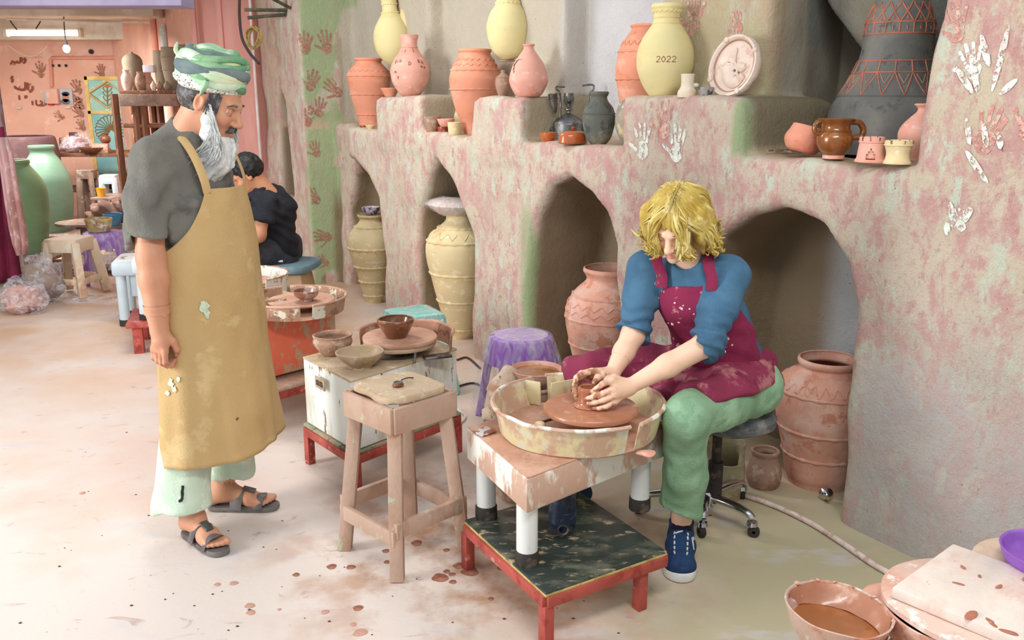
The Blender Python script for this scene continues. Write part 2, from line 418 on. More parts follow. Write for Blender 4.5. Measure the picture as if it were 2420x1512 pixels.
# small brackets that carry the yellow jars
for sb, zb in ((4.0, 1.775), (2.3, 1.765)):
    d_ = smin(d_, smax(np.hypot(s_ - sb, n_ - .33) - .085 - (z_ - zb) * .5, np.maximum(z_ - zb, zb - .14 - z_), .02), .02)
for k, P in ARCH.items():
    d_ = smax(d_, -smax(sd_poly(s_, z_, P), n_ - (.5 if k != 'a3' else .56), .08), .055)
# pointed slot in the left pillar and the hole for the sticks
slot = sd_poly(s_, z_, [(5.68, .72), (5.72, 1.45), (5.82, 1.72), (5.92, 1.5), (5.95, .72)]); d_ = smax(d_, -smax(slot, n_ - .25, .03), .04)
d_ = smax(d_, -smax(np.hypot(s_ - 5.62, z_ - 2.27) - .07, n_ - .3, .03), .03)
S_.f = (d_ + big).astype(np.float32)
wv, wf = S_.mesh()
fs, fn_, fz = wv[:, 0], wv[:, 1], wv[:, 2]
frv = np.where((fs > 4.35) & (fs < 5.25), .26 * np.clip((fs - 4.35) / .5, 0, 1), 0)
nz = vnoise(wv, 7, 8) - .5
def stp(x, a, b): t = np.clip((x - a) / (b - a), 0, 1); return t * t * (3 - 2 * t)
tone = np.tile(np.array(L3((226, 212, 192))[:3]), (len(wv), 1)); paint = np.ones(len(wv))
def lay(wt, c, p=None):
    global tone, paint
    tone = tone * (1 - wt[:, None]) + np.array(L3(c)[:3]) * wt[:, None]
    if p is not None: paint = paint * (1 - wt) + p * wt
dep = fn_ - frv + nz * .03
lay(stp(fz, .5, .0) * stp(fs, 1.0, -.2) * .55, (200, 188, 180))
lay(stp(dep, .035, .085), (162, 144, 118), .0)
up = stp(fz, LED - .03, LED + .03); lay(up * stp(dep, .05, .12), (212, 204, 186), .06)
lay(up * stp(dep, .05, .1) * stp(fs, 2.2, 2.0) * stp(fs, 1.2, 1.35), (226, 226, 228), .02)
lay(up * stp(dep, .12, .2) * stp(fs, 1.3, 1.2) * stp(fs, .5, .65) * stp(dep, .4, .3), (208, 196, 160), .45)
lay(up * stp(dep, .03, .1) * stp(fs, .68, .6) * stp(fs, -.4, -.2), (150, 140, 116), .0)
lay(up * stp(dep, .6, .66) * stp(fs, .9, .8) * stp(fz, 1.72, 1.85), (168, 172, 166), .0)
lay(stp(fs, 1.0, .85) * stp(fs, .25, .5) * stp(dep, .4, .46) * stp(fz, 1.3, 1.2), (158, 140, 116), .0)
lay(stp(fs, .52, .38) * stp(fs, -.3, -.1) * stp(dep, .12, .3) * stp(fz, 1.15, .95), (200, 202, 206), .0)  # pale grey-blue paints the light falling on the fourth arch's right inside
lay(stp(fs, .02, -.12) * stp(dep, .06, .0) * stp(fz, 1.0, .5), (204, 200, 198), .4)
lay(stp(fs, -.1, -.22) * stp(dep, .06, .0) * stp(fz, 1.25, 1.4) * .6, (220, 208, 180), 1)
lay(stp(np.abs(fs - 5.26), .12, .06) * stp(fn_, .012, .03) * stp(nz + stp(fz, .3, 1.4) * .25 + .5 - stp(fn_, .25, .4) * .45, .42, .5), (176, 196, 150), .12)
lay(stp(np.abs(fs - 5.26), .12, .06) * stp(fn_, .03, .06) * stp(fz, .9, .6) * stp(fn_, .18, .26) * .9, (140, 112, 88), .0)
lay(stp(np.abs(fs - 2.06), .07, .03) * stp(fn_, -.01, .02) * stp(fn_, .1, .05) * stp(fz, 1.1, .9), (164, 186, 140), .0)
lay(stp(np.abs(fs - .57), .06, .03) * up * stp(fz, PED + .02, PED - .02) * stp(fn_, .09, .04), (170, 190, 146), .1)
lay(stp(fs, 5.5, 6.2) * stp(fz, 1.0, 1.9) * .5, (208, 184, 150), .5)
for sp_ in (3.24, 2.11): lay(stp(np.abs(fs - sp_), .07, .035) * stp(dep, .03, .07) * stp(fz, LED, LED + .03) * stp(fz, PED + .02, PED), (190, 178, 152), .05)
top = stp(np.abs(fz - LED), .035, .02) * stp(dep, .02, .06); lay(top, (214, 192, 164), .0)
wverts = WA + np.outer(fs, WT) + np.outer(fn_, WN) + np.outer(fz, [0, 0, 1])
def wall_mat():
    m = bpy.data.materials.new('painted_mud_plaster'); m.use_nodes = True; nt = m.node_tree; lk = nt.links; b = nt.nodes['Principled BSDF']
    tc = nd(nt, 'ShaderNodeTexCoord'); at = nd(nt, 'ShaderNodeAttribute', attribute_name='tone'); pa = nd(nt, 'ShaderNodeAttribute', attribute_name='paint')
    def noise(s, d, off, st=(1, 1, 1), r=.62, dist=0.0):
        mp = nd(nt, 'ShaderNodeMapping'); mp.inputs['Location'].default_value = (off, off * .7, off * .3); mp.inputs['Scale'].default_value = st; lk.new(tc.outputs['Object'], mp.inputs[0])
        n = nd(nt, 'ShaderNodeTexNoise', Scale=s, Detail=d, Roughness=r, Distortion=dist); lk.new(mp.outputs[0], n.inputs['Vector']); return n.outputs[0]
    def mul(a, bb):
        q = nd(nt, 'ShaderNodeMath', operation='MULTIPLY'); lk.new(a, q.inputs[0]); lk.new(bb, q.inputs[1]); return q.outputs[0]
    col = at.outputs['Color']
    col = mixc(nt, rampf(nt, noise(3.0, 6, 1), .3, .7), mixc(nt, .16, col, (.25, .2, .14, 1)), col)
    patch = mul(rampf(nt, noise(9.5, 10, 4, (1, 1, .62), .76, .3), .47, .56), rampf(nt, noise(1.1, 3, 6), .25, .5))
    col = mixc(nt, mul(patch, pa.outputs['Fac']), col, L3((214, 172, 166)))
    col = mixc(nt, mul(rampf(nt, noise(10, 9, 11, (1, 1, .5), .72), .54, .61), pa.outputs['Fac']), col, L3((214, 222, 204)))
    col = mixc(nt, mul(rampf(nt, noise(19, 8, 15, (1, 1, .6), .74), .55, .64), pa.outputs['Fac']), col, L3((206, 160, 154)))
    col = mixc(nt, rampf(nt, noise(42, 6, 21, (1, 1, .7), .7), .66, .71), col, L3((150, 118, 92)))
    lk.new(col, b.inputs['Base Color']); b.inputs['Roughness'].default_value = .92; b.inputs['Specular IOR Level'].default_value = .12
    bp = nd(nt, 'ShaderNodeBump', Strength=.9, Distance=.022); lk.new(noise(22, 9, 2, (1, 1, .8), .72), bp.inputs['Height'])
    b2 = nd(nt, 'ShaderNodeBump', Strength=.5, Distance=.008); lk.new(noise(90, 4, 3), b2.inputs['Height']); lk.new(bp.outputs[0], b2.inputs['Normal']); lk.new(b2.outputs[0], b.inputs['Normal'])
    return m
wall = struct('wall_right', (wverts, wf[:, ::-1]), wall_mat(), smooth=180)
def vattr(me, name, arr, typ='FLOAT_COLOR'):
    a = me.attributes.new(name, typ, 'POINT')
    if typ == 'FLOAT': a.data.foreach_set('value', arr.astype(np.float32))
    else: a.data.foreach_set('color', np.concatenate([arr, np.ones((len(arr), 1))], 1).astype(np.float32).ravel())
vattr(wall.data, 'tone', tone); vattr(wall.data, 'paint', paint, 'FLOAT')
WBV = BVHTree.FromPolygons(wverts.tolist(), wf[:, ::-1].tolist())
del g_, s_, n_, z_, d_, big, S_, bay, nich, hood, slab, fr, slot
# hand prints and strokes of paint lying on the wall: thin skins that follow its surface
M_HR = mat('dark_clay_print', (168, 118, 98), (184, 140, 118), None, sc=40, bump=.1)
M_HW = mat('white_paint_print', (226, 230, 222), (208, 196, 188), None, sc=40, lo=.55, hi=.62, bump=.3)
M_HP = mat('pink_paint_print', (196, 140, 132), (214, 180, 164), None, sc=40, bump=.1)
def eroded(m, sc=45, lo=.42, hi=.5):
    nt = m.node_tree; b = nt.nodes['Principled BSDF']; tc = nd(nt, 'ShaderNodeTexCoord'); n = nd(nt, 'ShaderNodeTexNoise', Scale=sc, Detail=6.0, Roughness=.7)
    nt.links.new(tc.outputs['Object'], n.inputs['Vector']); nt.links.new(rampf(nt, n.outputs[0], lo, hi), b.inputs['Alpha'])
for m_ in (M_HR, M_HW, M_HP): eroded(m_)
def hand_poly(sc=1, spread=1.0, seed=0):
    r = random.Random(seed); out = []
    out.append([(math.cos(a) * .042 * (1 + .1 * math.sin(3 * a + seed)), math.sin(a) * .048 - .01) for a in [i * math.pi / 6 for i in range(12)]])
    for k, (bx, by, ln, an) in enumerate(((-.034, .035, .062, .30), (-.012, .045, .076, .08), (.012, .045, .072, -.1), (.034, .036, .055, -.32), (-.045, -.01, .058, 1.0))):
        an = an * spread; ux, uy = -math.sin(an), math.cos(an); wd = .0088 + r.random() * .002; st = -.012 + r.random() * .008
        P = []
        for i in range(10):
            a = i / 9 * math.pi; P.append((bx + ux * (ln) + wd * (math.cos(a) * uy * 1 + math.sin(a) * ux * .9), by + uy * ln + wd * (-math.cos(a) * ux + math.sin(a) * uy * .9)))
        P += [(bx + ux * st - wd * uy, by + uy * st + wd * ux), (bx + ux * st + wd * uy, by + uy * st - wd * ux)]
        out.append(P)
    return [[(p[0] * sc, p[1] * sc) for p in q] for q in out]
def on_surface(px, py, dx, dy, bv=WBV):
    d = Vector(ray(px, py)); h = bv.ray_cast(Vector(CAMP), d.normalized())
    return h
def decal(polys, px, py, rot, m, name, parent, off=.0022, bv=WBV, fine=.012):
    """lay flat shapes (metres) on the wall around the point seen at px,py"""
    h = bv.ray_cast(Vector(CAMP), Vector(ray(px, py)).normalized())
    if h[0] is None: return None
    p0, nr = h[0], h[1]
    if nr.dot(Vector(CAMP) - p0) < 0: nr = -nr
    nr = (nr + Vector((0, 0, -nr.z * .8))).normalized()
    ux = Vector((0, 0, 1)).cross(nr).normalized(); uz = nr.cross(ux)
    c, s = math.cos(rot), math.sin(rot); V = []; Fc = []
    for P in polys:
        bm = bmesh.new(); vs = [bm.verts.new((x, y, 0)) for x, y in P]; f = bm.faces.new(vs)
        bmesh.ops.poke(bm, faces=bm.faces[:]); bmesh.ops.subdivide_edges(bm, edges=bm.edges[:], cuts=1, use_grid_fill=True)
        bm.verts.index_update(); o = len(V); bad = set()
        for v in bm.verts:
            x, y = v.co.x * c - v.co.y * s, v.co.x * s + v.co.y * c
            q = p0 + ux * x + uz * y
            k = bv.ray_cast(q + nr * .2, -nr, .45)
            if k[0] is None or abs((k[0] - q).dot(nr)) > .05: bad.add(v.index)
            V.append(tuple((k[0] if k[0] is not None else q) + nr * off))
        Fc += [tuple(o + v.index for v in f.verts) for f in bm.faces if not any(v.index in bad for v in f.verts)]; bm.free()
    return obj(name, (V, Fc), m, parent, smooth=180)
for i, (x, y, sc_, r, m_) in enumerate(((722, 112, 1.0, -.1, M_HR), (772, 110, 1.05, .15, M_HR), (735, 200, 1.0, -.35, M_HR), (795, 215, 1.0, .8, M_HR), (755, 262, .9, -.2, M_HR), (728, 285, .9, -.3, M_HR), (748, 360, .8, .2, M_HR),
        (770, 560, .95, 1.3, M_HR), (745, 470, .9, .6, M_HR), (1520, 350, .9, .05, M_HW), (1600, 355, .9, .0, M_HW), (1640, 55, .95, -.1, M_HP), (1745, 65, .6, .4, M_HP), (2300, 160, .62, .3, M_HW), (2440, 300, .8, -.5, M_HP),
        (1570, 300, .9, .1, M_HP), (2270, 530, .42, .3, M_HW), (2260, 70, .7, .2, M_HP), (2330, 330, .8, -.2, M_HP), (768, 620, .7, .9, M_HR))):
    decal(hand_poly(sc_, 1, i), x, y, r, m_, 'hand_print', wall)
for i, (x, y, ln, r, m_) in enumerate(((2305, 175, .06, .35, M_HW), (2366, 140, .09, -.1, M_HW), (2330, 120, .05, .4, M_HW), (2282, 190, .05, .7, M_HW), (2330, 320, .035, .3, M_HW), (2310, 395, .06, .7, M_HW), (2385, 205, .03, -.8, M_HW), (2250, 500, .03, .2, M_HW), (2290, 310, .04, .3, M_HW), (2365, 335, .02, .2, M_HW), (2240, 540, .02, .1, M_HW), (2290, 505, .03, -.3, M_HW))):
    r_ = random.Random(i)
    decal([[(math.cos(a) * .009 * (1 + .3 * r_.random()), math.sin(a) * ln * (1 + .15 * r_.random())) for a in [k * math.pi / 7 for k in range(14)]]], x, y, r, m_, 'paint_stroke', wall, .005)
# ---- the back room
M_PINK = mat('salmon_wall_paint', (244, 198, 178), (236, 180, 158), (248, 214, 196), sc=2, lo=.5, hi=.7, sc3=5, bump=.1)
M_WHITE = mat('white_ceiling_paint', (226, 220, 208), (204, 196, 178), None, sc=3, bump=.1)
M_LILAC = mat('lilac_beam_paint', (190, 182, 214), (172, 164, 196), None, sc=2, bump=.05)
M_DKCOL = mat('stained_column_paint', (150, 122, 128), (196, 186, 190), (110, 80, 74), sc=5, bump=.2, stretch=(1, 1, .4))
B0 = (-8.6, 12.0); B1 = (-5.17, 12.0); B2 = (-2.9, 8.75)
def slabwall(a, b, z0, z1, th):
    a = np.array(a); b = np.array(b); d = (b - a) / np.linalg.norm(b - a); nn = np.array([-d[1], d[0]]) * th
    return prism([tuple(a), tuple(b), tuple(b + nn), tuple(a + nn)], z0, z1, 0)
wback = struct('wall_back', slabwall(B0, B1, 0, 2.9, .15), M_PINK)
wside = struct('wall_side', slabwall(B1, B2, 0, 2.9, .15), M_PINK)
struct('wall_far_left', slabwall((-8.6, 7.0), B0, 0, 2.9, .15), M_PINK)
ceil = struct('ceiling', rbox(5.6, 5.2, .1, 0, loc=(-5.9, 9.6, 2.62)), M_WHITE)
for y_, z_t in ((11.6, 2.24), (9.7, 2.36)): struct('trim_%d' % (1 if y_ > 10 else 2), rbox(4.9, .34, 2.62 - z_t, .01, loc=(-6.1, y_, z_t)), M_WHITE)
struct('trim_3', rbox(5.4, .3, .5, .01, loc=(-5.2, 7.25, 2.235)), M_LILAC)
struct('wall_column_left', rbox(.3, .3, 2.24, .012, loc=(-4.24, 7.2, 0)), M_DKCOL)
# the pier of pink panels behind the man
pr = aty(452, 60, 8.6); pl = aty(566, 60, 8.3)
M_PINK2 = mat('dusky_pink_paint', (230, 172, 160), (216, 152, 140), None, sc=2, bump=.1, stretch=(1, 1, .3))
wp = struct('wall_pier', slabwall((pr[0], pr[1]), (pl[0] + .12, pl[1]), 0, 2.9, .2), M_PINK2)
for x in (450, 512, 548):
    q = aty(x + 8, 60, 8.44); obj('panel_rib', rbox(.05, .05, 2.9, .006, loc=(q[0], q[1], 0)), M_PINK2, wp)
# drain pipe and conduit on the side wall
def sidepx(x, y, off=.03):
    d = ray(x, y); a = np.array([B1[0], B1[1], 0.]); t = np.array([B2[0] - B1[0], B2[1] - B1[1], 0.]); nn = np.array([t[1], -t[0], 0]) / np.linalg.norm(t); o = a + nn * -off
    if np.dot(nn, CAMP - a) > 0: o = a + nn * off
    return CAMP + d * (np.dot(o - CAMP, nn) / np.dot(d, nn))
M_PVC = mat('white_pipe', (214, 224, 218), (190, 190, 182), None, sc=8, rough=.45, bump=.05)
M_CABLE = mat('dark_cable', (70, 62, 64), None, rough=.6, vary=.1, bump=0)
q = sidepx(384, 58); pipe = obj('drain_pipe', tube([q, q * np.array([1, 1, 0]) + np.array([0, 0, 1.95])], .035, 12), M_PVC); tag(pipe, 'white drain pipe running down the pink side wall', 'pipe')
q = sidepx(362, 60); pipe = obj('wall_conduit', tube([q + np.array([0, 0, .2]), q * np.array([1, 1, 0]) + np.array([0, 0, 1.7])], .03, 10), mat('salmon_pipe', (236, 170, 150), None, bump=0)); tag(pipe, 'salmon painted pipe left of the white drain pipe', 'pipe')
# ================================================================== POTS ON THE LEDGE AND IN THE ARCHES
TER = mat('terracotta', (222, 150, 122), (228, 174, 154), (206, 132, 104), sc=5, lo=.52, hi=.66, sc3=9, lo3=.58, hi3=.7, bump=.12, bsc=60, stretch=(1, 1, 1.6), vary=.08)
TERP = mat('pink_terracotta', (226, 168, 152), (216, 146, 124), (232, 186, 172), sc=5, lo=.5, hi=.66, bump=.1, bsc=60, stretch=(1, 1, 1.6), vary=.06)
TERD = mat('dusty_terracotta', (208, 154, 134), (216, 178, 164), (192, 132, 110), sc=6, lo=.46, hi=.62, bump=.16, bsc=50, vary=.08)
YEL = mat('yellow_clay', (226, 214, 160), (216, 200, 144), (210, 190, 138), sc=5, lo=.5, hi=.68, sc3=24, lo3=.68, hi3=.72, bump=.12, bsc=60, stretch=(1, 1, 2), vary=.05)
CRM = mat('cream_clay', (222, 204, 160), (208, 176, 130), (232, 220, 186), sc=5, lo=.54, hi=.7, bump=.14, bsc=50, stretch=(1, 1, 1.6), vary=.06)
BLK = mat('smoked_clay', (96, 100, 92), (138, 132, 116), (70, 76, 76), sc=7, lo=.48, hi=.62, bump=.15)
GRY = mat('grey_clay', (124, 122, 120), (150, 146, 140), None, sc=6, bump=.12)
GLZ = mat('brown_glaze', (134, 78, 34), (112, 62, 28), (156, 96, 44), sc=5, lo=.5, hi=.65, rough=.25, coat=.7, bump=.05)
GLO = mat('orange_glaze', (190, 100, 48), (168, 80, 38), None, sc=6, rough=.25, coat=.7, bump=.05)
WHC = mat('white_clay', (228, 216, 196), (216, 196, 170), None, sc=8, bump=.12)
PLT = mat('pinkish_plaster', (224, 204, 190), (232, 218, 206), (206, 176, 158), sc=7, lo=.48, hi=.62, bump=.15)
WET = mat('wet_clay', (132, 84, 62), (114, 70, 50), (150, 104, 82), sc=9, rough=.32, coat=.35, bump=.2)
DRY = mat('drying_clay', (170, 138, 118), (150, 116, 96), (190, 164, 146), sc=9, rough=.8, bump=.25)
INC = mat('scratched_red_line', (190, 116, 92), (160, 100, 80), None, sc=20, bump=0)
LINE = mat('scratched_dark_line', (150, 96, 80), None, bump=0)
STEEL = mat('tarnished_metal', (120, 122, 122), (96, 92, 84), (150, 150, 148), sc=12, metal=.8, rough=.42, bump=.08)
def solve(cx, yb, n=None, z=0.0, Y=None):
    if Y is not None: b = aty(cx, yb, Y)
    elif n is not None: b = onw(cx, yb, n)
    else: b = atz(cx, yb, z)
    return np.array([b[0], b[1], z])
def profpx(cx, prof, base):
    out = []
    for y, hw in prof:
        P = aty(cx, y, base[1]); out.append((hw / ppm(P), P[2] - base[2]))
    z0 = out[0][1]; zt = out[-1][1]
    return [(r, max(0, (z - z0) * zt / (zt - z0 + 1e-9))) for r, z in out]
def rad_at(P, z):
    S = spl(P, 4); i = np.argsort(S[:, 1]); return float(np.interp(z, S[i, 1], S[i, 0]))
def rope(r, z, rt=.006, n=72):
    return tube([((r) * math.cos(a), (r) * math.sin(a), z) for a in [2 * math.pi * k / n for k in range(n)]], [rt * (1 + .32 * math.sin(k * 2 * math.pi / 4)) for k in range(n)], 6, closed=True, up=(0, 0, 1))
def wavy(P, z, amp, k, rt=.003, n=110):
    pts = []
    for i in range(n):
        a = 2 * math.pi * i / n; zz = z + amp * (2 * abs((i * k / n) % 1 * 2 - 1) - 1); r = rad_at(P, zz) + .001; pts.append((r * math.cos(a), r * math.sin(a), zz))
    return tube(pts, rt, 5, closed=True, up=(0, 0, 1))
def pot(name, label, category, cx, prof, m, n=None, z=0.0, Y=None, ropes=(), waves=(), th=.009, group=None, rot=None, seg=44, yb=None, band_m=None, skip=None, open_=True, rib=0, sm=4, rope_r=.006):
    yb = prof[0][0] if yb is None else yb
    base = solve(cx, yb, n, z, Y); P = profpx(cx, prof, base)
    fn = None
    if rib: fn = lambda r, zz, a: (r * (1 + rib * math.sin(zz * 260) * .5 + rib * math.sin(zz * 97 + a)), zz)
    g = vessel(P, th, seg, sm, fn=fn, skip=skip, open_=open_)
    if ropes or waves or rot:
        t = thing(name, label, category, base, group=group, rot=rot); obj('body', g, m, t)
    else:
        t = obj(name, g, m, loc=base); tag(t, label, category, group)
        return t, P, base
    for y in ropes:
        zz = aty(cx, y, base[1])[2] - base[2]; obj('rope_band', rope(rad_at(P, zz), zz, rope_r), band_m or m, t)
    for y, amp, k in waves:
        zz = aty(cx, y, base[1])[2] - base[2]; obj('wavy_line', wavy(P, zz, amp, k), band_m or m, t)
    return t, P, base
# ---- left bay of the ledge
LJ = 'large terracotta jars on the ledge'
pot('terracotta_jar', 'wide terracotta jar standing on the ledge left of the pink vase, behind the first pedestal', 'jar', 877, [(322, 25), (299, 29), (278, 34), (251, 41), (212, 48), (190, 51), (178, 50), (164, 42), (152, 32), (146, 30), (142, 34), (138, 33)], TER, n=.2, z=LED, ropes=(180, 223, 270), waves=((168, .008, 22),), group=LJ)
pv, _p, _b = pot('pink_vase', 'pink clay vase with scratched letters on the first pedestal', 'vase', 970, [(222, 18), (217, 24), (206, 33), (190, 42), (169, 46), (156, 45), (138, 37), (122, 25), (110, 19.5), (98, 19), (88, 22), (83, 23)], TERP, n=.13, z=PED, ropes=(), waves=((112, 0.0001, 3),), th=.006)
def scratch(par, P, strokes, m, rt=.0022, name='scratched_mark'):
    """strokes: lists of (angle from the camera side, z) on a pot's surface"""
    for st in strokes:
        st = spl(st, 3) if len(st) > 2 else np.array(st)
        t0 = math.atan2(-par.location[1], -par.location[0])
        obj(name, tube([((rad_at(P, z) + .0005) * math.cos(t0 + a), (rad_at(P, z) + .0005) * math.sin(t0 + a), z) for a, z in st], rt, 4), m, par, smooth=180)
def glyph(a0, z0, sc, ch):
    G = {'2': [[(0, .8), (.3, 1), (.6, .75), (.1, .1), (0, 0), (.65, 0)]], '0': [[(.3, 1), (0, .5), (.3, 0), (.6, .5), (.3, 1)]], 'V': [[(0, 1), (.3, 0)], [(.3, 0), (.6, 1)]], 'O': [[(.3, .9), (0, .5), (.3, .1), (.6, .5), (.3, .9)]],
         'D': [[(0, 1), (0, 0)], [(0, 1), (.5, .8), (.55, .3), (0, 0)]], 'N': [[(0, 0), (0, 1)], [(0, 1), (.5, 0)], [(.5, 0), (.5, 1)]], 'A': [[(0, 0), (.3, 1)], [(.3, 1), (.6, 0)], [(.15, .4), (.45, .4)]], 'm': [[(0, 0), (.1, .6), (.25, .2), (.4, .6), (.55, 0)]], 'Y': [[(0, 1), (.3, .5), (.6, 1)], [(.3, .5), (.2, 0)]], '-': [[(0, .5), (.5, .45)]]}
    return [[(a0 + x * sc * 9, z0 + y * sc) for x, y in s] for s in G[ch]]
PVP = profpx(970, [(222, 18), (217, 24), (206, 33), (190, 42), (169, 46), (156, 45), (138, 37), (122, 25), (110, 19.5), (98, 19), (88, 22), (83, 23)], np.array([*pv.location]))
st = []
for a, ch, zz in ((-.95, 'V', .21), (-.78, '-', .21), (-.62, 'O', .215), (-.05, 'D', .2), (.5, 'N', .215), (.72, 'A', .21), (-.85, 'm', .15), (-.72, 'Y', .11), (.6, 'm', .185), (.8, 'm', .18)): st += glyph(a, zz, .022, ch)
scratch(pv, PVP, st + [[(-.45, .285), (.45, .285)], [(-.4, .285), (-.42, .3)], [(.4, .285), (.36, .31)]], LINE)
yv = [(157, 9), (154, 14), (143, 27), (124, 39), (93, 45), (66, 40), (44, 28), (29, 19), (12, 17.5), (0, 19), (-14, 22), (-28, 24)]
t, P_, b_ = pot('yellow_vase', 'tall yellow vase leaning on the wall above the pink vase', 'vase', 934, yv, YEL, n=.27, z=1.785, rot=(0, -.07, 0), ropes=(30, 10), th=.007)
def handle(P, z0, z1, out, ang, r=.009, w=1.3):
    a0, a1 = rad_at(P, z0), rad_at(P, z1); c, s = math.cos(ang), math.sin(ang)
    pts = spl([(a0 - .006, z0), (a0 + out * .75, z0 + (z1 - z0) * .12), (a0 + out, z0 + (z1 - z0) * .5), (max(a0, a1) + out * .55, z1 - (z1 - z0) * .08), (a1 - .006, z1)], 5)
    return tube([(q[0] * c, q[0] * s, q[1]) for q in pts], r, 10, flat=w, up=(-s, c, 0))
obj('handle', handle(P_, .42, .50, .03, .2), GLO, t)
pot('yellow_vase', 'yellow vase mostly hidden behind the leaning yellow vase, on the wall side', 'vase', 966, [(120, 10), (100, 19), (70, 23), (40, 21), (15, 16), (0, 14), (-20, 17)], CRM, n=.36, z=1.88, th=.006)
tg = obj('wall_peg', tube([snw(3.88, .3, 1.87), snw(3.84, .5, 1.86)], .05, 10), TERD); tag(tg, 'clay peg in the wall carrying the hidden yellow vase', 'peg')
pot('orange_saucer', 'small orange clay saucer on the first pedestal beside the pink vase', 'saucer', 922, [(224, 12), (217, 17), (210, 22), (208, 22.5)], TER, n=.1, z=PED, th=.005, sm=2)
pot('grey_cup', 'tiny pale grey cup at the left end of the ledge', 'cup', 829, [(314, 6), (311, 8.5), (304, 11), (299, 12)], GRY, n=.31, z=LED, th=.004, sm=2)
pot('brown_cup', 'small brown cup on the ledge left of the first pedestal', 'cup', 860, [(319, 8), (310, 9), (300, 9.5), (297, 9.5)], GLZ, n=.06, z=LED, th=.004, sm=2)
pot('cream_cup', 'small cream cup half hidden by the corner of the first pedestal', 'cup', 876, [(320, 6), (312, 8), (300, 11), (296, 11.5)], CRM, n=.05, z=LED, th=.004, sm=2)
# ---- second bay
pot('clay_tumbler', 'flared pinkish clay tumbler on the ledge beside the stacked little bowls', 'tumbler', 1021, [(314, 12), (300, 16), (284, 20), (275, 21.5)], DRY, n=.055, z=LED, th=.005, sm=2)
_, Pr, br = pot('red_cup', 'small red cup with white brush marks under the pink dish', 'cup', 1047, [(321, 9), (313, 12), (305, 13), (299, 13)], mat('red_slip', (160, 74, 56), (222, 196, 176), None, sc=16, lo=.58, hi=.6, rough=.4, coat=.3, bump=.05), n=.1, z=LED, th=.004, sm=2)
pot('pink_dish', 'pink flared dish resting on the small red cup', 'dish', 1054, [(299, 11), (294, 16), (285, 20), (281, 21)], TERP, n=.1, z=LED + Pr[-1][1], th=.005, sm=2)
pot('cream_beaker', 'cream beaker with straight sides at the ledge edge', 'beaker', 1074, [(324, 11), (319, 14), (305, 15), (292, 16), (289, 16)], CRM, n=.05, z=LED, th=.005, sm=2)
pot('pale_pot', 'pale clay pot behind the foot of the second terracotta jar', 'pot', 1090, [(312, 12), (295, 18), (275, 19), (255, 12), (247, 10)], CRM, n=.30, z=LED, th=.006)
pot('terracotta_jar', 'wide terracotta jar with wavy lines behind the small brown lidded vase', 'jar', 1124, [(320, 27), (291, 34), (265, 45), (238, 53), (212, 59), (190, 61.5), (178, 60), (162, 55), (148, 48), (132, 39), (126, 37), (121, 40), (117, 39)], TER, n=.2, z=LED, ropes=(166, 211), waves=((142, .008, 20), (154, .008, 20)), group=LJ)
yv2 = [(154, 12), (150, 18), (138, 33), (111, 46), (79, 52), (66, 52), (48, 48), (32, 42), (18, 33), (11, 30), (6, 29), (-8, 27), (-24, 28), (-34, 32)]
t, P_, b_ = pot('yellow_vase', 'tall egg-shaped yellow jar standing above the second pedestal', 'vase', 1202, yv2, YEL, n=.26, z=1.78, ropes=(8,), th=.007)
pl_ = obj('support_plate', lathe([(.001, 0), (.05, 0), (.052, .006), (.001, .008)], 24), DRY, loc=(b_[0], b_[1], 1.771)); tag(pl_, 'thin clay plate under the egg-shaped yellow jar', 'plate')
pot('lidded_vase', 'little greyish brown lidded vase on the second pedestal', 'vase', 1189, [(225, 11), (215, 14), (200, 18.5), (190, 18.5), (184, 18), (181, 16), (174, 7), (171, 4.5), (168, 5.5), (166, 4.5)], DRY, n=.12, z=PED, open_=False, th=.004, waves=((183, .0001, 3),))
wvp = [(226, 24), (220, 32), (205, 41), (190, 46), (180, 45.5), (160, 40), (145, 33), (135, 26), (124, 18), (116, 13), (110, 12), (107, 14.5), (105, 14)]
def hole_skip(i, u):
    q = i - 1 if i < 38 else 75 - i; f = 1 - ((q - 21.5) / 4.2) ** 2
    return f > 0 and abs(((u * 2 * math.pi - 3.92 + math.pi) % (2 * math.pi)) - math.pi) < .40 * math.sqrt(f)
t, P_, b_ = pot('holed_vase', 'pink pear-shaped vase with an oval hole in its shoulder on the second pedestal', 'vase', 1249, wvp, TERP, n=.1, z=PED, th=.006, seg=56, skip=hole_skip)
# ---- third bay: stove, dishes, dark jars
sb = solve(1343, 316, .26, LED)
stv = thing('pressure_stove', 'dusty grey metal pressure stove with bent rods on the ledge between two pedestals', 'stove', sb)
k_ = ppm(sb)
SP = profpx(1343, [(316, 36), (306, 37), (290, 37), (284, 36), (276, 26), (269, 10), (267, 4)], sb)
obj('tank', vessel(SP, .004, 36, 3, open_=False), STEEL, stv)
obj('burner_stem', lathe([(.004, SP[-1][1] - .004), (.006, .12), (.009, .155), (.022, .162), (.022, .168), (.006, .175), (.008, .2), (.001, .2)], 14), STEEL, stv)
cup_ = lathe([(.006, .195), (.022, .205), (.026, .225), (.026, .25), (.023, .25), (.020, .21), (.001, .205)], 16)
obj('burner_cup', cup_, STEEL, stv)
for k in range(6):
    a = k * math.pi / 3; obj('cage_bar', tube([(.010 * math.cos(a), .010 * math.sin(a), .175), (.026 * math.cos(a), .026 * math.sin(a), .205), (.027 * math.cos(a), .027 * math.sin(a), .235)], .0028, 6), STEEL, stv)
def rod(pxs):
    return tube(spl([aty(x, y, sb[1] - .02) - sb for x, y in pxs], 4), .005, 8)
obj('support_rod', rod([(1323, 308), (1324, 270), (1325, 235), (1322, 218), (1314, 209), (1317, 204), (1326, 205), (1335, 205)]), STEEL, stv)
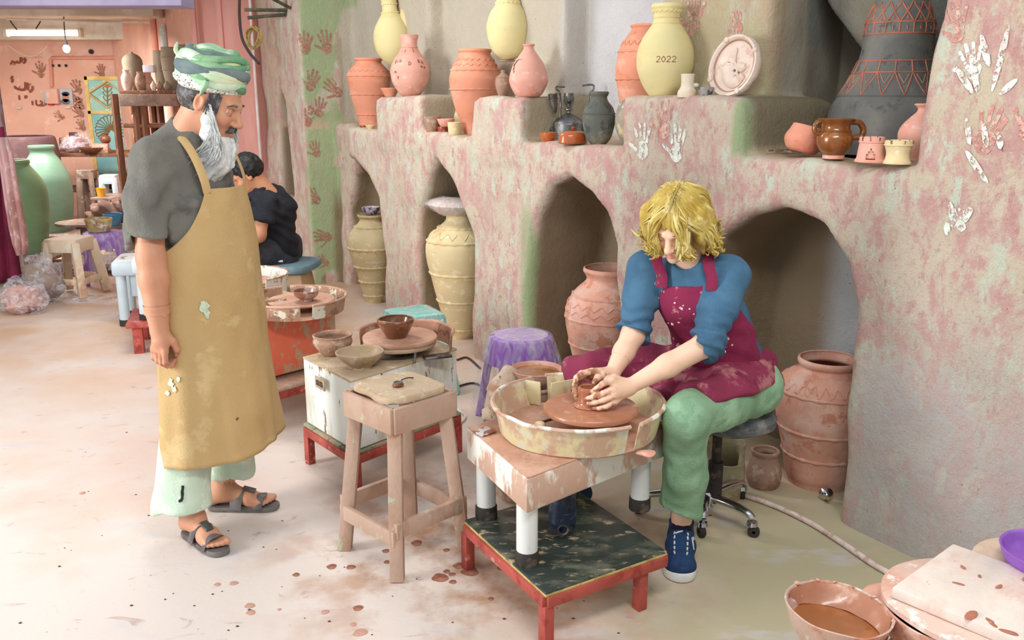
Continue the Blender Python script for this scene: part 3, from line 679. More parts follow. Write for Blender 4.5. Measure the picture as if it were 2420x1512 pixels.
obj('support_rod', rod([(1391, 290), (1391, 240), (1393, 222), (1402, 212), (1403, 203), (1396, 200), (1376, 202)]), STEEL, stv)
bb = aty(1312, 268, sb[1] - .02) - sb
obj('spare_burner', xf(cat(lathe([(.004, 0), (.01, .01), (.02, .05), (.024, .09), (.025, .105), (.02, .105), (.012, .06), (.001, .055)], 14), ring(.026, .004, .075, 18, 6)), bb, (.1, -.15, 0)), STEEL, stv)
obj('filler_cap', xf(lathe([(.001, 0), (.012, 0), (.014, .012), (.001, .016)], 12), (-.088, -.03, .06), (0, -1.2, 0)), STEEL, stv)
pot('orange_bowl', 'small orange glazed bowl at the ledge edge left of the lidded orange dish', 'bowl', 1296, [(333, 13), (327, 17), (318, 19.5), (313, 20)], GLO, n=.07, z=LED, th=.005, sm=2)
cb = solve(1354, 336, .06, LED); cv = thing('butter_dish', 'oval orange glazed lidded dish in front of the metal stove', 'dish', cb, rz=.25); k_ = ppm(cb)
obj('dish', xf(vessel([(30 / k_, 0), (35 / k_, .004), (37 / k_, .008)], .004, 36, 2), sc=(1, .62, 1)), GLO, cv)
obj('lid', xf(lathe([(.001, .066), (10 / k_, .066), (24 / k_, .062), (31 / k_, .052), (33 / k_, .04), (34.5 / k_, .006), (.001, .006)], 36), sc=(1, .62, 1)), GLO, cv)
obj('lid_knob', lathe([(.006, .062), (.007, .07), (.012, .078), (.010, .085), (.001, .087)], 14), mat('dark_red_glaze', (150, 66, 40), None, rough=.25, coat=.6), cv)
t, P_, b_ = pot('smoked_jar', 'round smoked grey-green jar with open rim in the third bay', 'jar', 1414, [(328, 17), (320, 25), (310, 31), (290, 37), (275, 38.6), (262, 37.5), (250, 33), (242, 26), (236, 21), (228, 18.5), (222, 22), (217, 22.5)], BLK, n=.13, z=LED, waves=((268, .0001, 3),), th=.008)
pot('grey_necked_jar', 'cream jar with dark grey neck partly hidden by the third pedestal', 'jar', 1495, [(330, 20), (310, 34), (290, 42), (270, 43), (250, 38), (236, 29), (226, 22), (216, 22), (211, 24), (204, 24)], mat('two_tone_clay', (176, 164, 142), (120, 122, 122), (210, 192, 150), sc=4, lo=.42, hi=.58, bump=.12), n=.22, z=LED, th=.008)
pot('terracotta_jar', 'tallest terracotta jar standing behind the yellow vase marked 2022', 'jar', 1524, [(335, 34), (300, 40), (265, 54), (235, 63), (211, 68), (185, 73), (165, 75), (148, 74), (127, 71), (110, 66), (95, 58), (80, 48), (71, 41), (66, 41), (62, 44), (59, 43)], TER, n=.30, z=LED, ropes=(187, 122), waves=((104, .012, 22),), group=LJ)
# ---- third pedestal
yv3 = [(234, 28), (229, 35), (206, 50), (180, 61), (160, 66), (143, 67), (124, 66), (106, 61), (90, 54), (77, 46), (66, 39), (57, 33), (48, 31), (35, 31.5), (24, 34), (18, 37), (14, 37), (10, 36)]
t, P_, b_ = pot('yellow_vase', 'large yellow vase marked 2022 on the third pedestal', 'vase', 1568, yv3, YEL, n=.115, z=PED, ropes=(), waves=((42, .0001, 3), (28, .006, 18), (56, .0001, 3)), th=.007)
st = []
zc = aty(1568, 142, b_[1])[2] - PED
for a, ch in ((-.30, '2'), (-.12, '0'), (.05, '2'), (.24, '2')): st += glyph(a, zc - .012, .024, ch)
scratch(t, P_, st, LINE, .0014)
bt = solve(1623, 236, .04, PED); fl = thing('clay_bottle', 'small squat white clay bottle with a broken handle on the third pedestal', 'bottle', bt)
BP = profpx(1623, [(236, 22), (231, 23), (220, 22), (212, 17.5), (206, 15.5), (196, 15), (184, 15.5), (175, 16.5)], bt); obj('body', vessel(BP, .005, 30, 3), WHC, fl)
obj('handle_stub', ball(.012, (.033, -.008, .05), (1.3, .8, .8)), WHC, fl)
pot('silver_cup', 'small speckled silver-grey cup between the clay bottle and the round plate', 'cup', 1667, [(233, 9), (228, 13), (216, 17), (206, 19)], mat('speckled_pewter', (170, 168, 168), (92, 92, 96), (214, 212, 210), sc=30, lo=.5, hi=.56, metal=.35, rough=.45), n=.05, z=PED, th=.004, sm=2)
# the round plaque with a curved dagger
pc = onw(1734, 149, .1); rr = 74 / ppm(pc)
pq = thing('round_plaque', 'round whitish clay plaque with a curved dagger in relief leaning on the wall', 'plaque', (pc[0], pc[1], PED), rot=(0, 0, 0))
nrm = Vector((-WN[0], -WN[1], .22)).normalized(); M_ = nrm.to_track_quat('Z', 'Y').to_matrix().to_4x4()
cen = Vector((0, 0, rr * .985))
def onplq(g): return [tuple(M_ @ Vector(p) + cen) for p in g[0]], g[1]
obj('disc', onplq(lathe([(.001, -.03), (rr * .93, -.03), (rr * 1.0, -.012), (rr * 1.0, 0), (rr * .97, .012), (rr * .90, .012), (rr * .80, -.004), (.001, -.004)], 56)), PLT, pq)
obj('rim_groove', onplq(ring(rr * .83, .004, 0, 48, 6)), DRY, pq)
for k in range(4): obj('rim_stud', onplq(ball(.012, (rr * .93 * math.cos(k * 1.57 + .5), rr * .93 * math.sin(k * 1.57 + .5), .012), (1, 1, .6))), PLT, pq)
def dg(pts, r): return tube(spl([(x * rr, y * rr, .001) for x, y in pts], 5), r if np.isscalar(r) else list(np.interp(np.linspace(0, 1, (len(pts) - 1) * 5 + 1), np.linspace(0, 1, len(r)), r)), 8, flat=.6, up=(0, 0, 1))
obj('dagger_hilt', onplq(dg([(-.02, .56), (-.06, .46), (-.1, .3), (-.12, .1)], [.006, .012, .017, .024])), PLT, pq)
obj('dagger_sheath', onplq(dg([(-.13, .08), (-.16, -.12), (-.1, -.34), (.1, -.5), (.3, -.46), (.48, -.3)], [.03, .032, .03, .028, .022, .014])), PLT, pq)
for x, y in ((-.3, -.02), (.04, -.02), (.14, -.2), (.0, -.3), (.2, -.36), (-.16, .04)): obj('sheath_ring', onplq(xf(ring(.014, .005, .004, 18, 6), (x * rr, y * rr, .004))), PLT, pq)
obj('belt_relief', onplq(dg([(.16, .02), (.34, -.06), (.5, -.02)], [.014, .02, .012])), PLT, pq)
# ---- right niche
NZ = LED + .015
tw = [(362, 149), (330, 148), (290, 143), (258, 138), (225, 122), (200, 108), (170, 95), (146, 86), (120, 80), (90, 78.5), (62, 78), (30, 70), (0, 58), (-30, 46), (-60, 38)]
t, P_, b_ = pot('incised_chimney', 'tall dark bell-shaped clay chimney scratched with red zigzags in the right niche', 'chimney', 2096, tw, mat('blackened_clay', (104, 104, 102), (128, 126, 120), (84, 84, 86), sc=4, lo=.45, hi=.65, bump=.14), n=.56, z=NZ, th=.012, waves=((226, .0001, 3),), seg=56)
def ringpx(y): z = aty(2096, y, b_[1])[2] - NZ; return z
def inc(strokes, m, rt=.0029, name='incised_line'):
    for a0, z0, a1, z1 in strokes:
        obj(name, tube([((rad_at(P_, z) + .0005) * math.cos(a), (rad_at(P_, z) + .0005) * math.sin(a), z) for a, z in [(a0 + (a1 - a0) * q / 8, z0 + (z1 - z0) * q / 8) for q in range(9)]], rt, 5), m, t, smooth=180)
lz = {y: ringpx(y) for y in (82, 55, 145, 170, 225, 52, 0, -40)}
for y in (82, 56, 145, 172): obj('incised_ring', ring(rad_at(P_, lz.get(y, ringpx(y))) + .0005, .003, ringpx(y), 56, 5), INC, t)
N16 = 16
inc([(2 * math.pi * k / N16, lz[145], 2 * math.pi * k / N16, ringpx(172)) for k in range(N16)] + [(2 * math.pi * k / N16, lz[82], 2 * math.pi * k / N16, lz[55]) for k in range(N16)], INC)
inc([(2 * math.pi * (k + .5 * d) / N16, ringpx(172), 2 * math.pi * (k + .5 * (1 - d)) / N16, ringpx(224)) for k in range(N16) for d in (0,)] + [(2 * math.pi * (k + 1) / N16, ringpx(172), 2 * math.pi * (k + .5) / N16, ringpx(224)) for k in range(N16)], INC, .0026)
inc([(2 * math.pi * (k + .2) / N16, ringpx(176), 2 * math.pi * (k + .5) / N16, ringpx(198)) for k in range(N16)] + [(2 * math.pi * (k + .8) / N16, ringpx(176), 2 * math.pi * (k + .5) / N16, ringpx(198)) for k in range(N16)], DRY, .002)
inc([(2 * math.pi * k / N16, ringpx(56), 2 * math.pi * (k + 1) / N16, ringpx(8)) for k in range(N16)] + [(2 * math.pi * k / N16, ringpx(8), 2 * math.pi * (k + 1) / N16, ringpx(56)) for k in range(N16)], INC)
inc([(2 * math.pi * (k + .5) / N16, ringpx(y), 2 * math.pi * (k + .5) / N16 + .02, ringpx(y + 8)) for k in range(N16) for y in (20, 42, 66)], INC, .0025)
t, P_, b_ = pot('tilted_bowl', 'chipped pink clay bowl tipped to one side in the right niche', 'bowl', 1890, [(372, 26), (366, 36), (350, 44), (338, 46), (326, 44), (318, 41), (306, 38), (297, 36)], mat('chipped_pink_clay', (222, 150, 126), (210, 130, 104), (230, 206, 196), sc=5, sc3=8, lo3=.64, hi3=.66, bump=.25), n=.1, z=NZ + .014, rot=(0, .26, 0), th=.009)
t, P_, b_ = pot('two_handled_pot', 'brown glazed pot with two loop handles in the right niche', 'pot', 1968, [(388, 24), (382, 24), (376, 26), (362, 36), (345, 41), (330, 41), (318, 37), (306, 33), (296, 34), (286, 40), (281, 43)], GLZ, n=.07, z=NZ, th=.009, waves=((309, .0001, 3),))
zt = P_[-1][1]
obj('handle', handle(P_, zt * .52, zt * .93, .032, -.15, .011), GLZ, t); obj('handle', handle(P_, zt * .62, zt * .93, .018, 3.1, .009), GLZ, t)
obj('unglazed_foot', lathe([(P_[0][0] + .0012, .0), (P_[1][0] + .0012, .022), (P_[1][0] - .003, .023)], 40), TERP, t)
def castle(name, label, cx, yb, yt, hwb, hwt, m, notch, win):
    b = solve(cx, yb, .03, NZ); zt = aty(cx, yt, b[1])[2] - NZ; k = ppm(b); t = thing(name, label, 'ornament', b, rz=-.6)
    n = 48; pr = [(hwb / k, 0), (hwb / k, .006), (hwb * .9 / k, .014), (hwb * .84 / k, zt * .45), (hwt / k, zt * .78)]
    sk = None
    if win: sk = lambda i, u: (2 * 3 <= i <= 9) and abs(u - .83) < .035 * (1.0 if i < 8 else .6)
    P = spl(pr, 3); pr2 = [tuple(p) for p in P]; inn = [(p[0] - .008, p[1]) for p in P[::-1] if p[1] > .012]
    obj('tower_wall', lathe(pr2 + inn + [(.001, .012)], n, skip=(lambda i, u: win and 5 <= i <= 9 and abs(u - .785) < (.05 if i < 8 else (.035 if i < 9 else .015)))), m, t)
    obj('ledge_ring', ring(hwt / k, .0035, zt * .8, 36, 6), m, t)
    for j in range(notch):
        a0 = 2 * math.pi * j / notch; a1 = a0 + 2 * math.pi / notch * .8
        r = hwt / k; g = lathe([(r - .008, zt * .76), (r + .001, zt * .76), (r + .002, zt * .97), (r - .003, zt), (r - .008, zt * .96), (r - .008, zt * .76)], 4, a0, a1); obj('merlon', g, m, t)
    return t
castle('castle_tower', 'terracotta toy castle tower with arched window in the right niche', 2056, 391, 323, 36, 28, TERP, 9, True)
castle('castle_tower', 'cream toy castle tower with a crumbled top beside the terracotta one', 2119, 391, 331, 31, 31, CRM, 7, False)
pot('pink_jar', 'pink clay jar half hidden by the right pillar in the niche', 'jar', 2172, [(392, 34), (372, 42), (345, 52), (320, 54), (298, 45), (280, 30), (266, 18), (256, 17), (249, 24), (246, 25)], TERP, n=.26, z=NZ, th=.009)
stk = obj('straw_sticks', cat(*[tube([snw(.52 - random.random() * .2, .1 + random.random() * .2, NZ + .012), snw(.5 - random.random() * .2, .05 + random.random() * .2, NZ + .014)], .004, 6) for _ in range(7)]), mat('dry_stick', (150, 120, 96), None)); tag(stk, 'dry sticks lying on the niche floor left of the tipped bowl', 'sticks'); stk['kind'] = 'stuff'
fp = onw(1415, 334, .07); fl_ = obj('red_scrap', wob(rbox(.02, .016, .008, .003, loc=(fp[0], fp[1], LED + .004)), .003, 60), mat('red_plastic', (214, 70, 76), None, bump=0)); tag(fl_, 'tiny red scrap on the ledge below the smoked jar', 'scrap')
# ---- jars in the arches
t, P_, b_ = pot('cream_jar', 'tall ribbed cream jar with a patterned bowl on top in the first arch', 'jar', 886, [(745, 19), (735, 21), (719, 25), (687, 33), (652, 41), (614, 52), (595, 56), (579, 57), (565, 55), (550, 48), (535, 36), (524, 28), (516, 28), (511, 32), (507, 32)], CRM, n=.16, ropes=(696, 662, 627, 583, 535), group=None, rope_r=.008)
bz = b_[2] + P_[-1][1]
pot('patterned_bowl', 'white bowl with purple flowers sitting on the first cream jar', 'bowl', 877, [(507, 12), (503, 16), (496, 20), (489, 22)], mat('flowered_enamel', (222, 218, 226), (112, 84, 140), (120, 50, 70), sc=30, lo=.52, hi=.56, sc3=26, lo3=.66, hi3=.7, rough=.25, coat=.4, bump=0), Y=b_[1], z=bz, th=.005, sm=2)
t, P_, b_ = pot('cream_jar', 'tallest cream jar with twisted bands and a wrapped lid in the second arch', 'jar', 1091, [(832, 27), (815, 32), (790, 40), (755, 50), (725, 57), (700, 63), (662, 71), (640, 77), (612, 81), (588, 81), (570, 76), (557, 69), (545, 56), (533, 44), (522, 34), (512, 32), (505, 33)], CRM, n=.2, ropes=(536, 566, 641, 706, 774), waves=((551, .022, 16),), rope_r=.008)
lt = aty(1091, 505, b_[1])[2]; bz = P_[-1][1]
lid = thing('wrapped_plate', 'clay plate wrapped in clear plastic lying on the tallest cream jar', 'plate', (b_[0] - .03, b_[1], bz), rot=(0, .03, 0)); kk = ppm(b_)
obj('plate', lathe([(.001, 0), (38 / kk, 0), (62 / kk, .05), (65 / kk, .062), (55 / kk, .085), (30 / kk, .1), (.001, .104)], 40), PLT, lid)
obj('plastic_wrap', wob(lathe([(36 / kk, -.003), (66 / kk, .046), (69 / kk, .062), (57 / kk, .09), (30 / kk, .106), (.001, .11)], 40), .008, 22), film('clear_film', dens=.34), lid)
t, P_, b_ = pot('terracotta_floor_jar', 'big dusty terracotta jar with wavy lines in the third arch', 'jar', 1435, [(935, 56), (905, 66), (880, 76), (840, 88), (800, 97), (775, 102), (755, 104), (735, 104), (715, 99), (695, 87), (680, 74), (668, 61), (658, 56), (648, 60), (640, 65), (632, 64)], TERD, n=.3, ropes=(694, 744, 806, 848), waves=((712, .014, 20), (728, .013, 20)), rope_r=.0065)
t, P_, b_ = pot('terracotta_floor_jar', 'big reddish terracotta jar with a thick rim in the fourth arch', 'jar', 1930, [(1178, 70), (1165, 74), (1148, 80), (1100, 88), (1047, 100), (1015, 108), (985, 113), (947, 116), (925, 115), (912, 111), (900, 102), (885, 86), (876, 70), (868, 65), (860, 70), (852, 72), (846, 70)], TERD, n=.27, ropes=(915, 1000, 1062), waves=((900, .024, 26),), rope_r=.006, seg=56)
t, P_, b_ = pot('squat_clay_pot', 'small squat brown clay pot on the floor beside the big reddish jar', 'pot', 1803, [(1146, 33), (1138, 37), (1125, 40.5), (1110, 40), (1095, 36), (1083, 32), (1075, 30), (1068, 33), (1063, 33)], DRY, z=0, th=.012)
bs = spl([(1170, 40), (1140, 44), (1110, 45), (1085, 42), (1065, 42), (1052, 47)], 1)
base = solve(1712, 1170, z=0); P = profpx(1712, [(1172, 40), (1140, 44), (1110, 46), (1085, 42), (1062, 42), (1046, 47)], base)
bp_ = vessel(P, .012, 44, 4, fn=lambda r, z, a: (r * (1 + .04 * math.sin(3 * a)), z - (max(0, z - .1) * .55 * (1 if math.sin(a + .4) < -.3 and math.cos(a) < .55 else 0))))
o = obj('broken_clay_neck', bp_, mat('mossy_grey_clay', (176, 168, 134), (150, 136, 108), (190, 176, 150), sc=9, bump=.3), loc=base); tag(o, 'broken pale clay neck standing on the floor behind the chair', 'pot')
# ================================================================== WHEELS, STOOLS, FOREGROUND
RED = mat('worn_red_steel', (176, 82, 72), (150, 60, 52), (206, 140, 128), sc=14, lo=.5, hi=.62, sc3=20, lo3=.6, hi3=.66, rough=.6, bump=.1)
WPT = mat('white_paint_with_clay', (226, 228, 222), (190, 140, 118), (160, 110, 88), sc=7, lo=.56, hi=.62, sc3=16, lo3=.6, hi3=.64, stretch=(1, 1, .45), rough=.55, bump=.15, vary=.04)
WPT2 = mat('flaking_white_paint', (228, 234, 230), (198, 194, 174), (126, 100, 76), sc=7, lo=.53, hi=.64, sc3=17, lo3=.60, hi3=.63, stretch=(1, 1, .28), rough=.55, bump=.15, vary=.03)
CLAYW = mat('clay_smeared_enamel', (200, 166, 146), (230, 230, 220), (190, 146, 124), sc=7, lo=.5, hi=.56, sc3=10, lo3=.54, hi3=.62, stretch=(1, 1, .5), rough=.65, bump=.2, vary=.06)
CLAYT = mat('clay_covered_top', (190, 144, 120), (206, 168, 146), (170, 120, 94), sc=5, lo=.46, hi=.62, sc3=14, lo3=.58, hi3=.66, rough=.85, bump=.25)
DRYT = mat('dusty_clay_top', (196, 174, 148), (170, 150, 118), (206, 190, 164), sc=7, lo=.48, hi=.62, sc3=22, rough=.9, bump=.3)
YPAN = mat('stained_yellow_plastic', (216, 206, 164), (196, 164, 140), (208, 212, 194), sc=12, lo=.48, hi=.57, sc3=18, lo3=.54, hi3=.62, stretch=(1, 1, .7), rough=.5, bump=.15, vary=.05)
DUSTW = mat('clay_dusted_wood', (192, 164, 146), (176, 144, 124), (180, 190, 162), sc=6, lo=.48, hi=.6, sc3=13, lo3=.6, hi3=.66, stretch=(1, 1, .6), rough=.85, bump=.2)
RUB = mat('dirty_black_rubber', (52, 48, 46), (110, 96, 84), None, sc=12, lo=.54, hi=.64, rough=.7, bump=.1)
WPIPE = mat('white_pipe_with_drips', (224, 228, 226), (196, 160, 138), (176, 120, 96), sc=6, lo=.6, hi=.66, sc3=18, lo3=.64, hi3=.68, stretch=(1, 1, .25), rough=.4, bump=.05, vary=.03)
BOARD = mat('stained_black_plywood', (50, 60, 56), (112, 112, 98), (172, 152, 124), sc=6, lo=.5, hi=.68, sc3=14, lo3=.57, hi3=.64, rough=.32, bump=.1, stretch=(1, 2, 1))
PLY = mat('plywood_edge', (206, 188, 120), (170, 150, 90), None, sc=20, bump=.05)
SLIP = mat('wet_slip', (184, 128, 100), (172, 116, 88), (212, 174, 154), sc=8, sc3=10, lo3=.58, hi3=.68, rough=.35, coat=.3, bump=.05, stretch=(1, 1, 1))
PURP = mat('purple_plastic', (150, 98, 196), (174, 130, 208), None, sc=7, lo=.5, hi=.7, rough=.35, bump=.04, vary=.04)
TURQ = mat('turquoise_plastic', (128, 208, 194), (176, 222, 210), (196, 160, 140), sc=6, lo=.5, hi=.64, sc3=9, lo3=.62, hi3=.72, rough=.45, bump=.05)
CHROME = mat('chrome', (196, 200, 206), None, metal=1, rough=.12, bump=0, vary=.02)
FILM = film('draped_film', dens=.22, vert=.3)  # upright milky streaks stand in for highlights on the plastic
def V2(*a): return np.array(a, float)
def quad4(L, F_, R): L, F_, R = map(np.array, (L, F_, R)); return [tuple(F_), tuple(R), tuple(L + R - F_), tuple(L)]
# ---- main wheel: low red stand
q = quad4((-.161, 2.763), (.098, 2.303), (.491, 2.547)); cen = np.mean(np.array(q), 0)
st_ = thing('low_stand', 'low red steel stand with stained black board under the near potter\'s wheel', 'stand', (cen[0], cen[1], 0))
ql = [(x - cen[0], y - cen[1]) for x, y in q]
obj('board', prism([(x * 1.0, y * 1.0) for x, y in ql], .168, .181, .002), BOARD, st_)
obj('board_edge', prism([(x * 1.004, y * 1.004) for x, y in ql], .166, .1745, .001), PLY, st_)
for i in range(4):
    a, b = np.array(ql[i]), np.array(ql[(i + 1) % 4]); obj('frame_rail', barz((*(a * .985), .149), (*(b * .985), .149), .026, .034, .002), RED, st_)
F_, R_, B_, L_ = [np.array(p) for p in ql]
for p in (L_ * .97, F_ * .96, R_ + (F_ - R_) * .2 + (B_ - R_) * .03, B_ + (L_ - B_) * .2): obj('leg', rbox(.034, .034, .135, .002, loc=(p[0], p[1], 0), rot=(0, 0, .6)), RED, st_)
# ---- main wheel itself
wl = thing('potters_wheel', 'clay-smeared white potter\'s wheel with yellow splash pan at which the blond person works', 'wheel', (.22, 2.81, .181))
qt = [(.043, 2.408), (.541, 2.854), (.44, 2.97), (.10, 3.03), (-.155, 2.825)]; ql = [(x - .22, y - 2.81) for x, y in qt]
obj('table_box', prism(ql, .196, .308, .008), CLAYW, wl)
obj('table_top_clay', prism([(x * .985, y * .985) for x, y in ql], .3075, .311, .001), CLAYT, wl)
for x, y in ((-.088, 2.785), (.046, 2.475), (.445, 2.845), (.20, 2.95)):
    l_ = obj('leg', lathe([(.001, .035), (.033, .035), (.033, .199), (.001, .199)], 24), WPIPE, wl, loc=(x - .22, y - 2.81, 0))
    obj('rubber_foot', lathe([(.001, 0), (.036, 0), (.038, .006), (.037, .042), (.034, .046), (.001, .046)], 24), RUB, l_)
mt = obj('motor', lathe([(.001, .02), (.034, .02), (.042, .028), (.044, .05), (.046, .052), (.046, .09), (.044, .092), (.044, .198), (.001, .198)], 28), mat('dark_blue_enamel', (34, 44, 66), (70, 80, 96), None, sc=14, rough=.35, bump=.1), wl, loc=(.165 - .22, 2.66 - 2.81, 0))
obj('motor_cap', xf(ring(.016, .004, 0, 20, 6), (.0, -.045, .038), (1.57, 0, 0)), RUB, mt)
# splash pan: a wall with two gaps and a rolled rim
def panwall(r0, r1, z0, z1, th, gaps, n=72, rim=.006):
    out = []; ga = sorted(gaps)
    for i in range(len(ga)):
        a0 = ga[i][1]; a1 = ga[(i + 1) % len(ga)][0] + (2 * math.pi if i == len(ga) - 1 else 0)
        m = max(6, int(n * (a1 - a0) / (2 * math.pi)))
        w_ = lathe([(r0 - th, z0), (r0, z0), (r0 + (r1 - r0) * .5, (z0 + z1) / 2), (r1, z1), (r1 - th, z1), (r0 - th, z0)], m, a0, a1)
        cap = [(0, 1, 2, 3, 4), tuple((k * (m + 1) + m) for k in (4, 3, 2, 1, 0))]
        w_ = (w_[0], w_[1] + [tuple(c * (m + 1) for c in (0, 1, 2, 3, 4)), cap[1]])
        rm = tube([((r1 + .002) * math.cos(a), (r1 + .002) * math.sin(a), z1) for a in np.linspace(a0, a1, m + 1)], rim, 8, up=(0, 0, 1))
        out.append((w_, rm))
    return out
ry = lambda d: math.radians(d)
for w_, rm in panwall(.262, .284, .316, .412, .006, [(ry(-60), ry(-51)), (ry(110), ry(121))], 90, .007):
    pw = obj('pan_wall', wob(w_, .004, 9), YPAN, wl); obj('pan_rim', wob(rm, .003, 20), CLAYW, pw)
obj('pan_floor', lathe([(.001, .311), (.258, .311), (.263, .317), (.25, .324), (.001, .322)], 48), CLAYT, wl)
obj('pan_flap', xf(wob(rbox(.15, .006, .085, .003), .004, 12), (-.02, .235, .326), (.1, 0, .5)), YPAN, wl)
obj('pan_flap', xf(wob(rbox(.06, .006, .09, .003), .003, 12), (-.145, .2, .326), (.05, 0, -.5)), YPAN, wl)
obj('clay_crumb', wob(ball(.022, (-.13, -.06, .34), (1, 1, .9)), .008, 30), CRM, wl)
obj('clay_crumb', wob(ball(.02, (.195, -.235, .322), (1.6, 1, .5)), .008, 30), TERP, wl)
obj('wheel_shaft', lathe([(.06, .318), (.05, .34), (.05, .39), (.001, .39)], 24), WET, wl, loc=(.04, -.04, 0))
obj('wheel_head', lathe([(.001, .386), (.150, .386), (.156, .391), (.156, .401), (.152, .406), (.07, .408), (.001, .409)], 64), SLIP, wl, loc=(.04, -.04, 0))
obj('pivot_arm', tube([(-.13, -.05, .35), (-.03, -.02, .37)], .005, 6), STEEL, wl)
PZ = .181 + .409; POT = np.array([.250, 2.765, PZ])
PM = mat('wet_red_clay', (178, 112, 84), (190, 126, 98), None, sc=9, rough=.18, coat=.6, bump=.03)
o = obj('wet_clay_pot', vessel([(.046, 0), (.047, .004), (.036, .010), (.034, .03), (.036, .055), (.035, .064)], .012, 44, 4), PM, loc=POT); tag(o, 'wet clay pot taking shape between the two hands on the wheel', 'pot')
sc_ = obj('scraper_plate', wob(rbox(.062, .055, .004, .001), .003, 30), mat('steel_with_clay', (206, 204, 206), (150, 96, 76), None, sc=26, lo=.48, hi=.52, metal=.3, rough=.35, bump=.1), loc=(-.092, 2.77, .496), rot=(.06, -.05, .7)); tag(sc_, 'small square steel scraper with clay on the wheel table\'s left corner', 'scraper')
# ---- things behind the pan: drum with a cloth, bowl of rusty water
dr = thing('plastic_drum', 'clay-caked drum behind the splash pan', 'drum', (.06, 3.36, 0))
obj('body', vessel([(.12, 0), (.13, .1), (.135, .3), (.135, .48)], .006, 36, 2), DRY, dr); obj('rim_band', ring(.135, .008, .475, 36, 8), DRY, dr)
rag = Sdf((-.22, -.2, -.1), (.16, .2, .18), .009)
rag.chain([(-.16, -.12, -.06), (-.13, -.10, .06), (-.07, -.06, .11), (.02, -.03, .1)], [.05, .05, .055, .03], .03); rag.chain([(-.10, -.13, -.07), (-.08, -.1, .05)], [.04, .05], .03)
g = rag.grid(); rag.f = rag.f + .012 * np.sin(g[..., 0] * 90 + 12 * g[..., 2]) * (g[..., 2] < .06) + (vnoise(g, 18, 2) - .5) * .02
o = obj('clay_rag', rag.mesh(), mat('clay_soaked_rag', (200, 180, 160), (176, 136, 112), (150, 104, 82), sc=9, sc3=26, lo3=.6, hi3=.64, bump=.3), loc=(.04, 3.34, .425), smooth=180); o.scale = (.72, .72, .8); tag(o, 'stiff clay-soaked rag hanging over the drum\'s rim', 'rag')
rb = thing('rusty_bowl', 'shallow bowl of rust-coloured water behind the splash pan', 'bowl', (.095, 3.31, .492))
obj('bowl', vessel([(.055, 0), (.08, .02), (.1, .05), (.104, .056)], .004, 40, 3), TERD, rb); obj('water', lathe([(.001, .043), (.09, .043), (.001, .042)], 36), mat('rusty_water', (150, 90, 50), (176, 116, 64), None, sc=12, rough=.15, coat=.6, bump=.05), rb)
# ---- wooden stool
ws = thing('wooden_stool', 'tall clay-dusted wooden stool with a thick square seat in the middle of the floor', 'stool', (-.385, 2.895, 0), rz=math.pi / 4)
h_ = .125
obj('apron', cat(*[barz((a[0] * h_ * .98, a[1] * h_ * .98, .555), (b[0] * h_ * .98, b[1] * h_ * .98, .555), .02, .085) for a, b in (((-1, -1), (1, -1)), ((1, -1), (1, 1)), ((1, 1), (-1, 1)), ((-1, 1), (-1, -1)))]), DUSTW, ws); ws.children[0]['kind'] = 'stuff'
for p in list(ws.children): COL.objects.unlink(p); bpy.data.objects.remove(p)
for a, b in (((-1, -1), (1, -1)), ((1, -1), (1, 1)), ((1, 1), (-1, 1)), ((-1, 1), (-1, -1))):
    obj('apron_board', barz((a[0] * h_ * 1.06, a[1] * h_ * 1.06, .553), (b[0] * h_ * 1.06, b[1] * h_ * 1.06, .553), .022, .088), DUSTW, ws)
    r_ = .118 + .04; obj('stretcher', barz((a[0] * .155, a[1] * .155, .15 + (.03 if a[0] * b[0] < 0 else 0)), (b[0] * .155, b[1] * .155, .15 + (.03 if a[0] * b[0] < 0 else 0)), .02, .055), DUSTW, ws)
for a in ((-1, -1), (1, -1), (1, 1), (-1, 1)):
    obj('leg', bar((a[0] * .152, a[1] * .152, 0), (a[0] * .106, a[1] * .106, .55), .046), DUSTW, ws)
sp_ = []
for k in range(28):
    a = 2 * math.pi * k / 28; c, s = math.cos(a), math.sin(a); e = (abs(c) ** 5 + abs(s) ** 5) ** (-.2); sp_.append((.128 * c * e, .128 * s * e))
obj('seat', wob(prism(sp_, .598, .622, .007), .005, 14), DRYT, ws)
tb = thing('trimming_tool', 'small round-headed clay tool lying on the wooden stool\'s seat', 'tool', (-.385, 2.86, .622), rz=.6)
obj('head', wob(ball(.017, (0, 0, .009), (1.2, 1, .55)), .002, 60), WET, tb); obj('head_ring', xf(ring(.014, .003, .016, 18, 6), rot=(0, 0, 0)), STEEL, tb); obj('wire_handle', tube(spl([(.012, .004, .014), (.03, .03, .012), (.06, .045, .01), (.085, .05, .004)], 4), .0022, 6), RUB, tb)
# ---- second wheel: white flaking box on a red stand
Lc, Fc, Rc = (-.903, 3.660), (-.634, 3.325), (-.240, 3.790)
q2 = quad4(Lc, Fc, Rc); c2 = np.mean(np.array(q2), 0)
s2 = thing('low_stand', 'low red steel stand under the white flaking wheel box', 'stand', (c2[0], c2[1], 0))
ql2 = [(x - c2[0], y - c2[1]) for x, y in q2]
obj('board', prism([(x * 1.03, y * 1.03) for x, y in ql2], .176, .189, .002), mat('green_grey_board', (140, 146, 120), (170, 150, 124), (90, 80, 66), sc=8, rough=.7), s2)
for i in range(4):
    a, b = np.array(ql2[i]), np.array(ql2[(i + 1) % 4]); obj('frame_rail', barz((*a, .157), (*b, .157), .028, .036, .002), RED, s2)
for p in ql2: obj('leg', rbox(.034, .034, .14, .002, loc=(p[0] * .97, p[1] * .97, 0), rot=(0, 0, .8)), RED, s2)
w2 = thing('potters_wheel', 'white flaking box-shaped potter\'s wheel with wooden bats and a brown bowl on top', 'wheel', (c2[0], c2[1], .189))
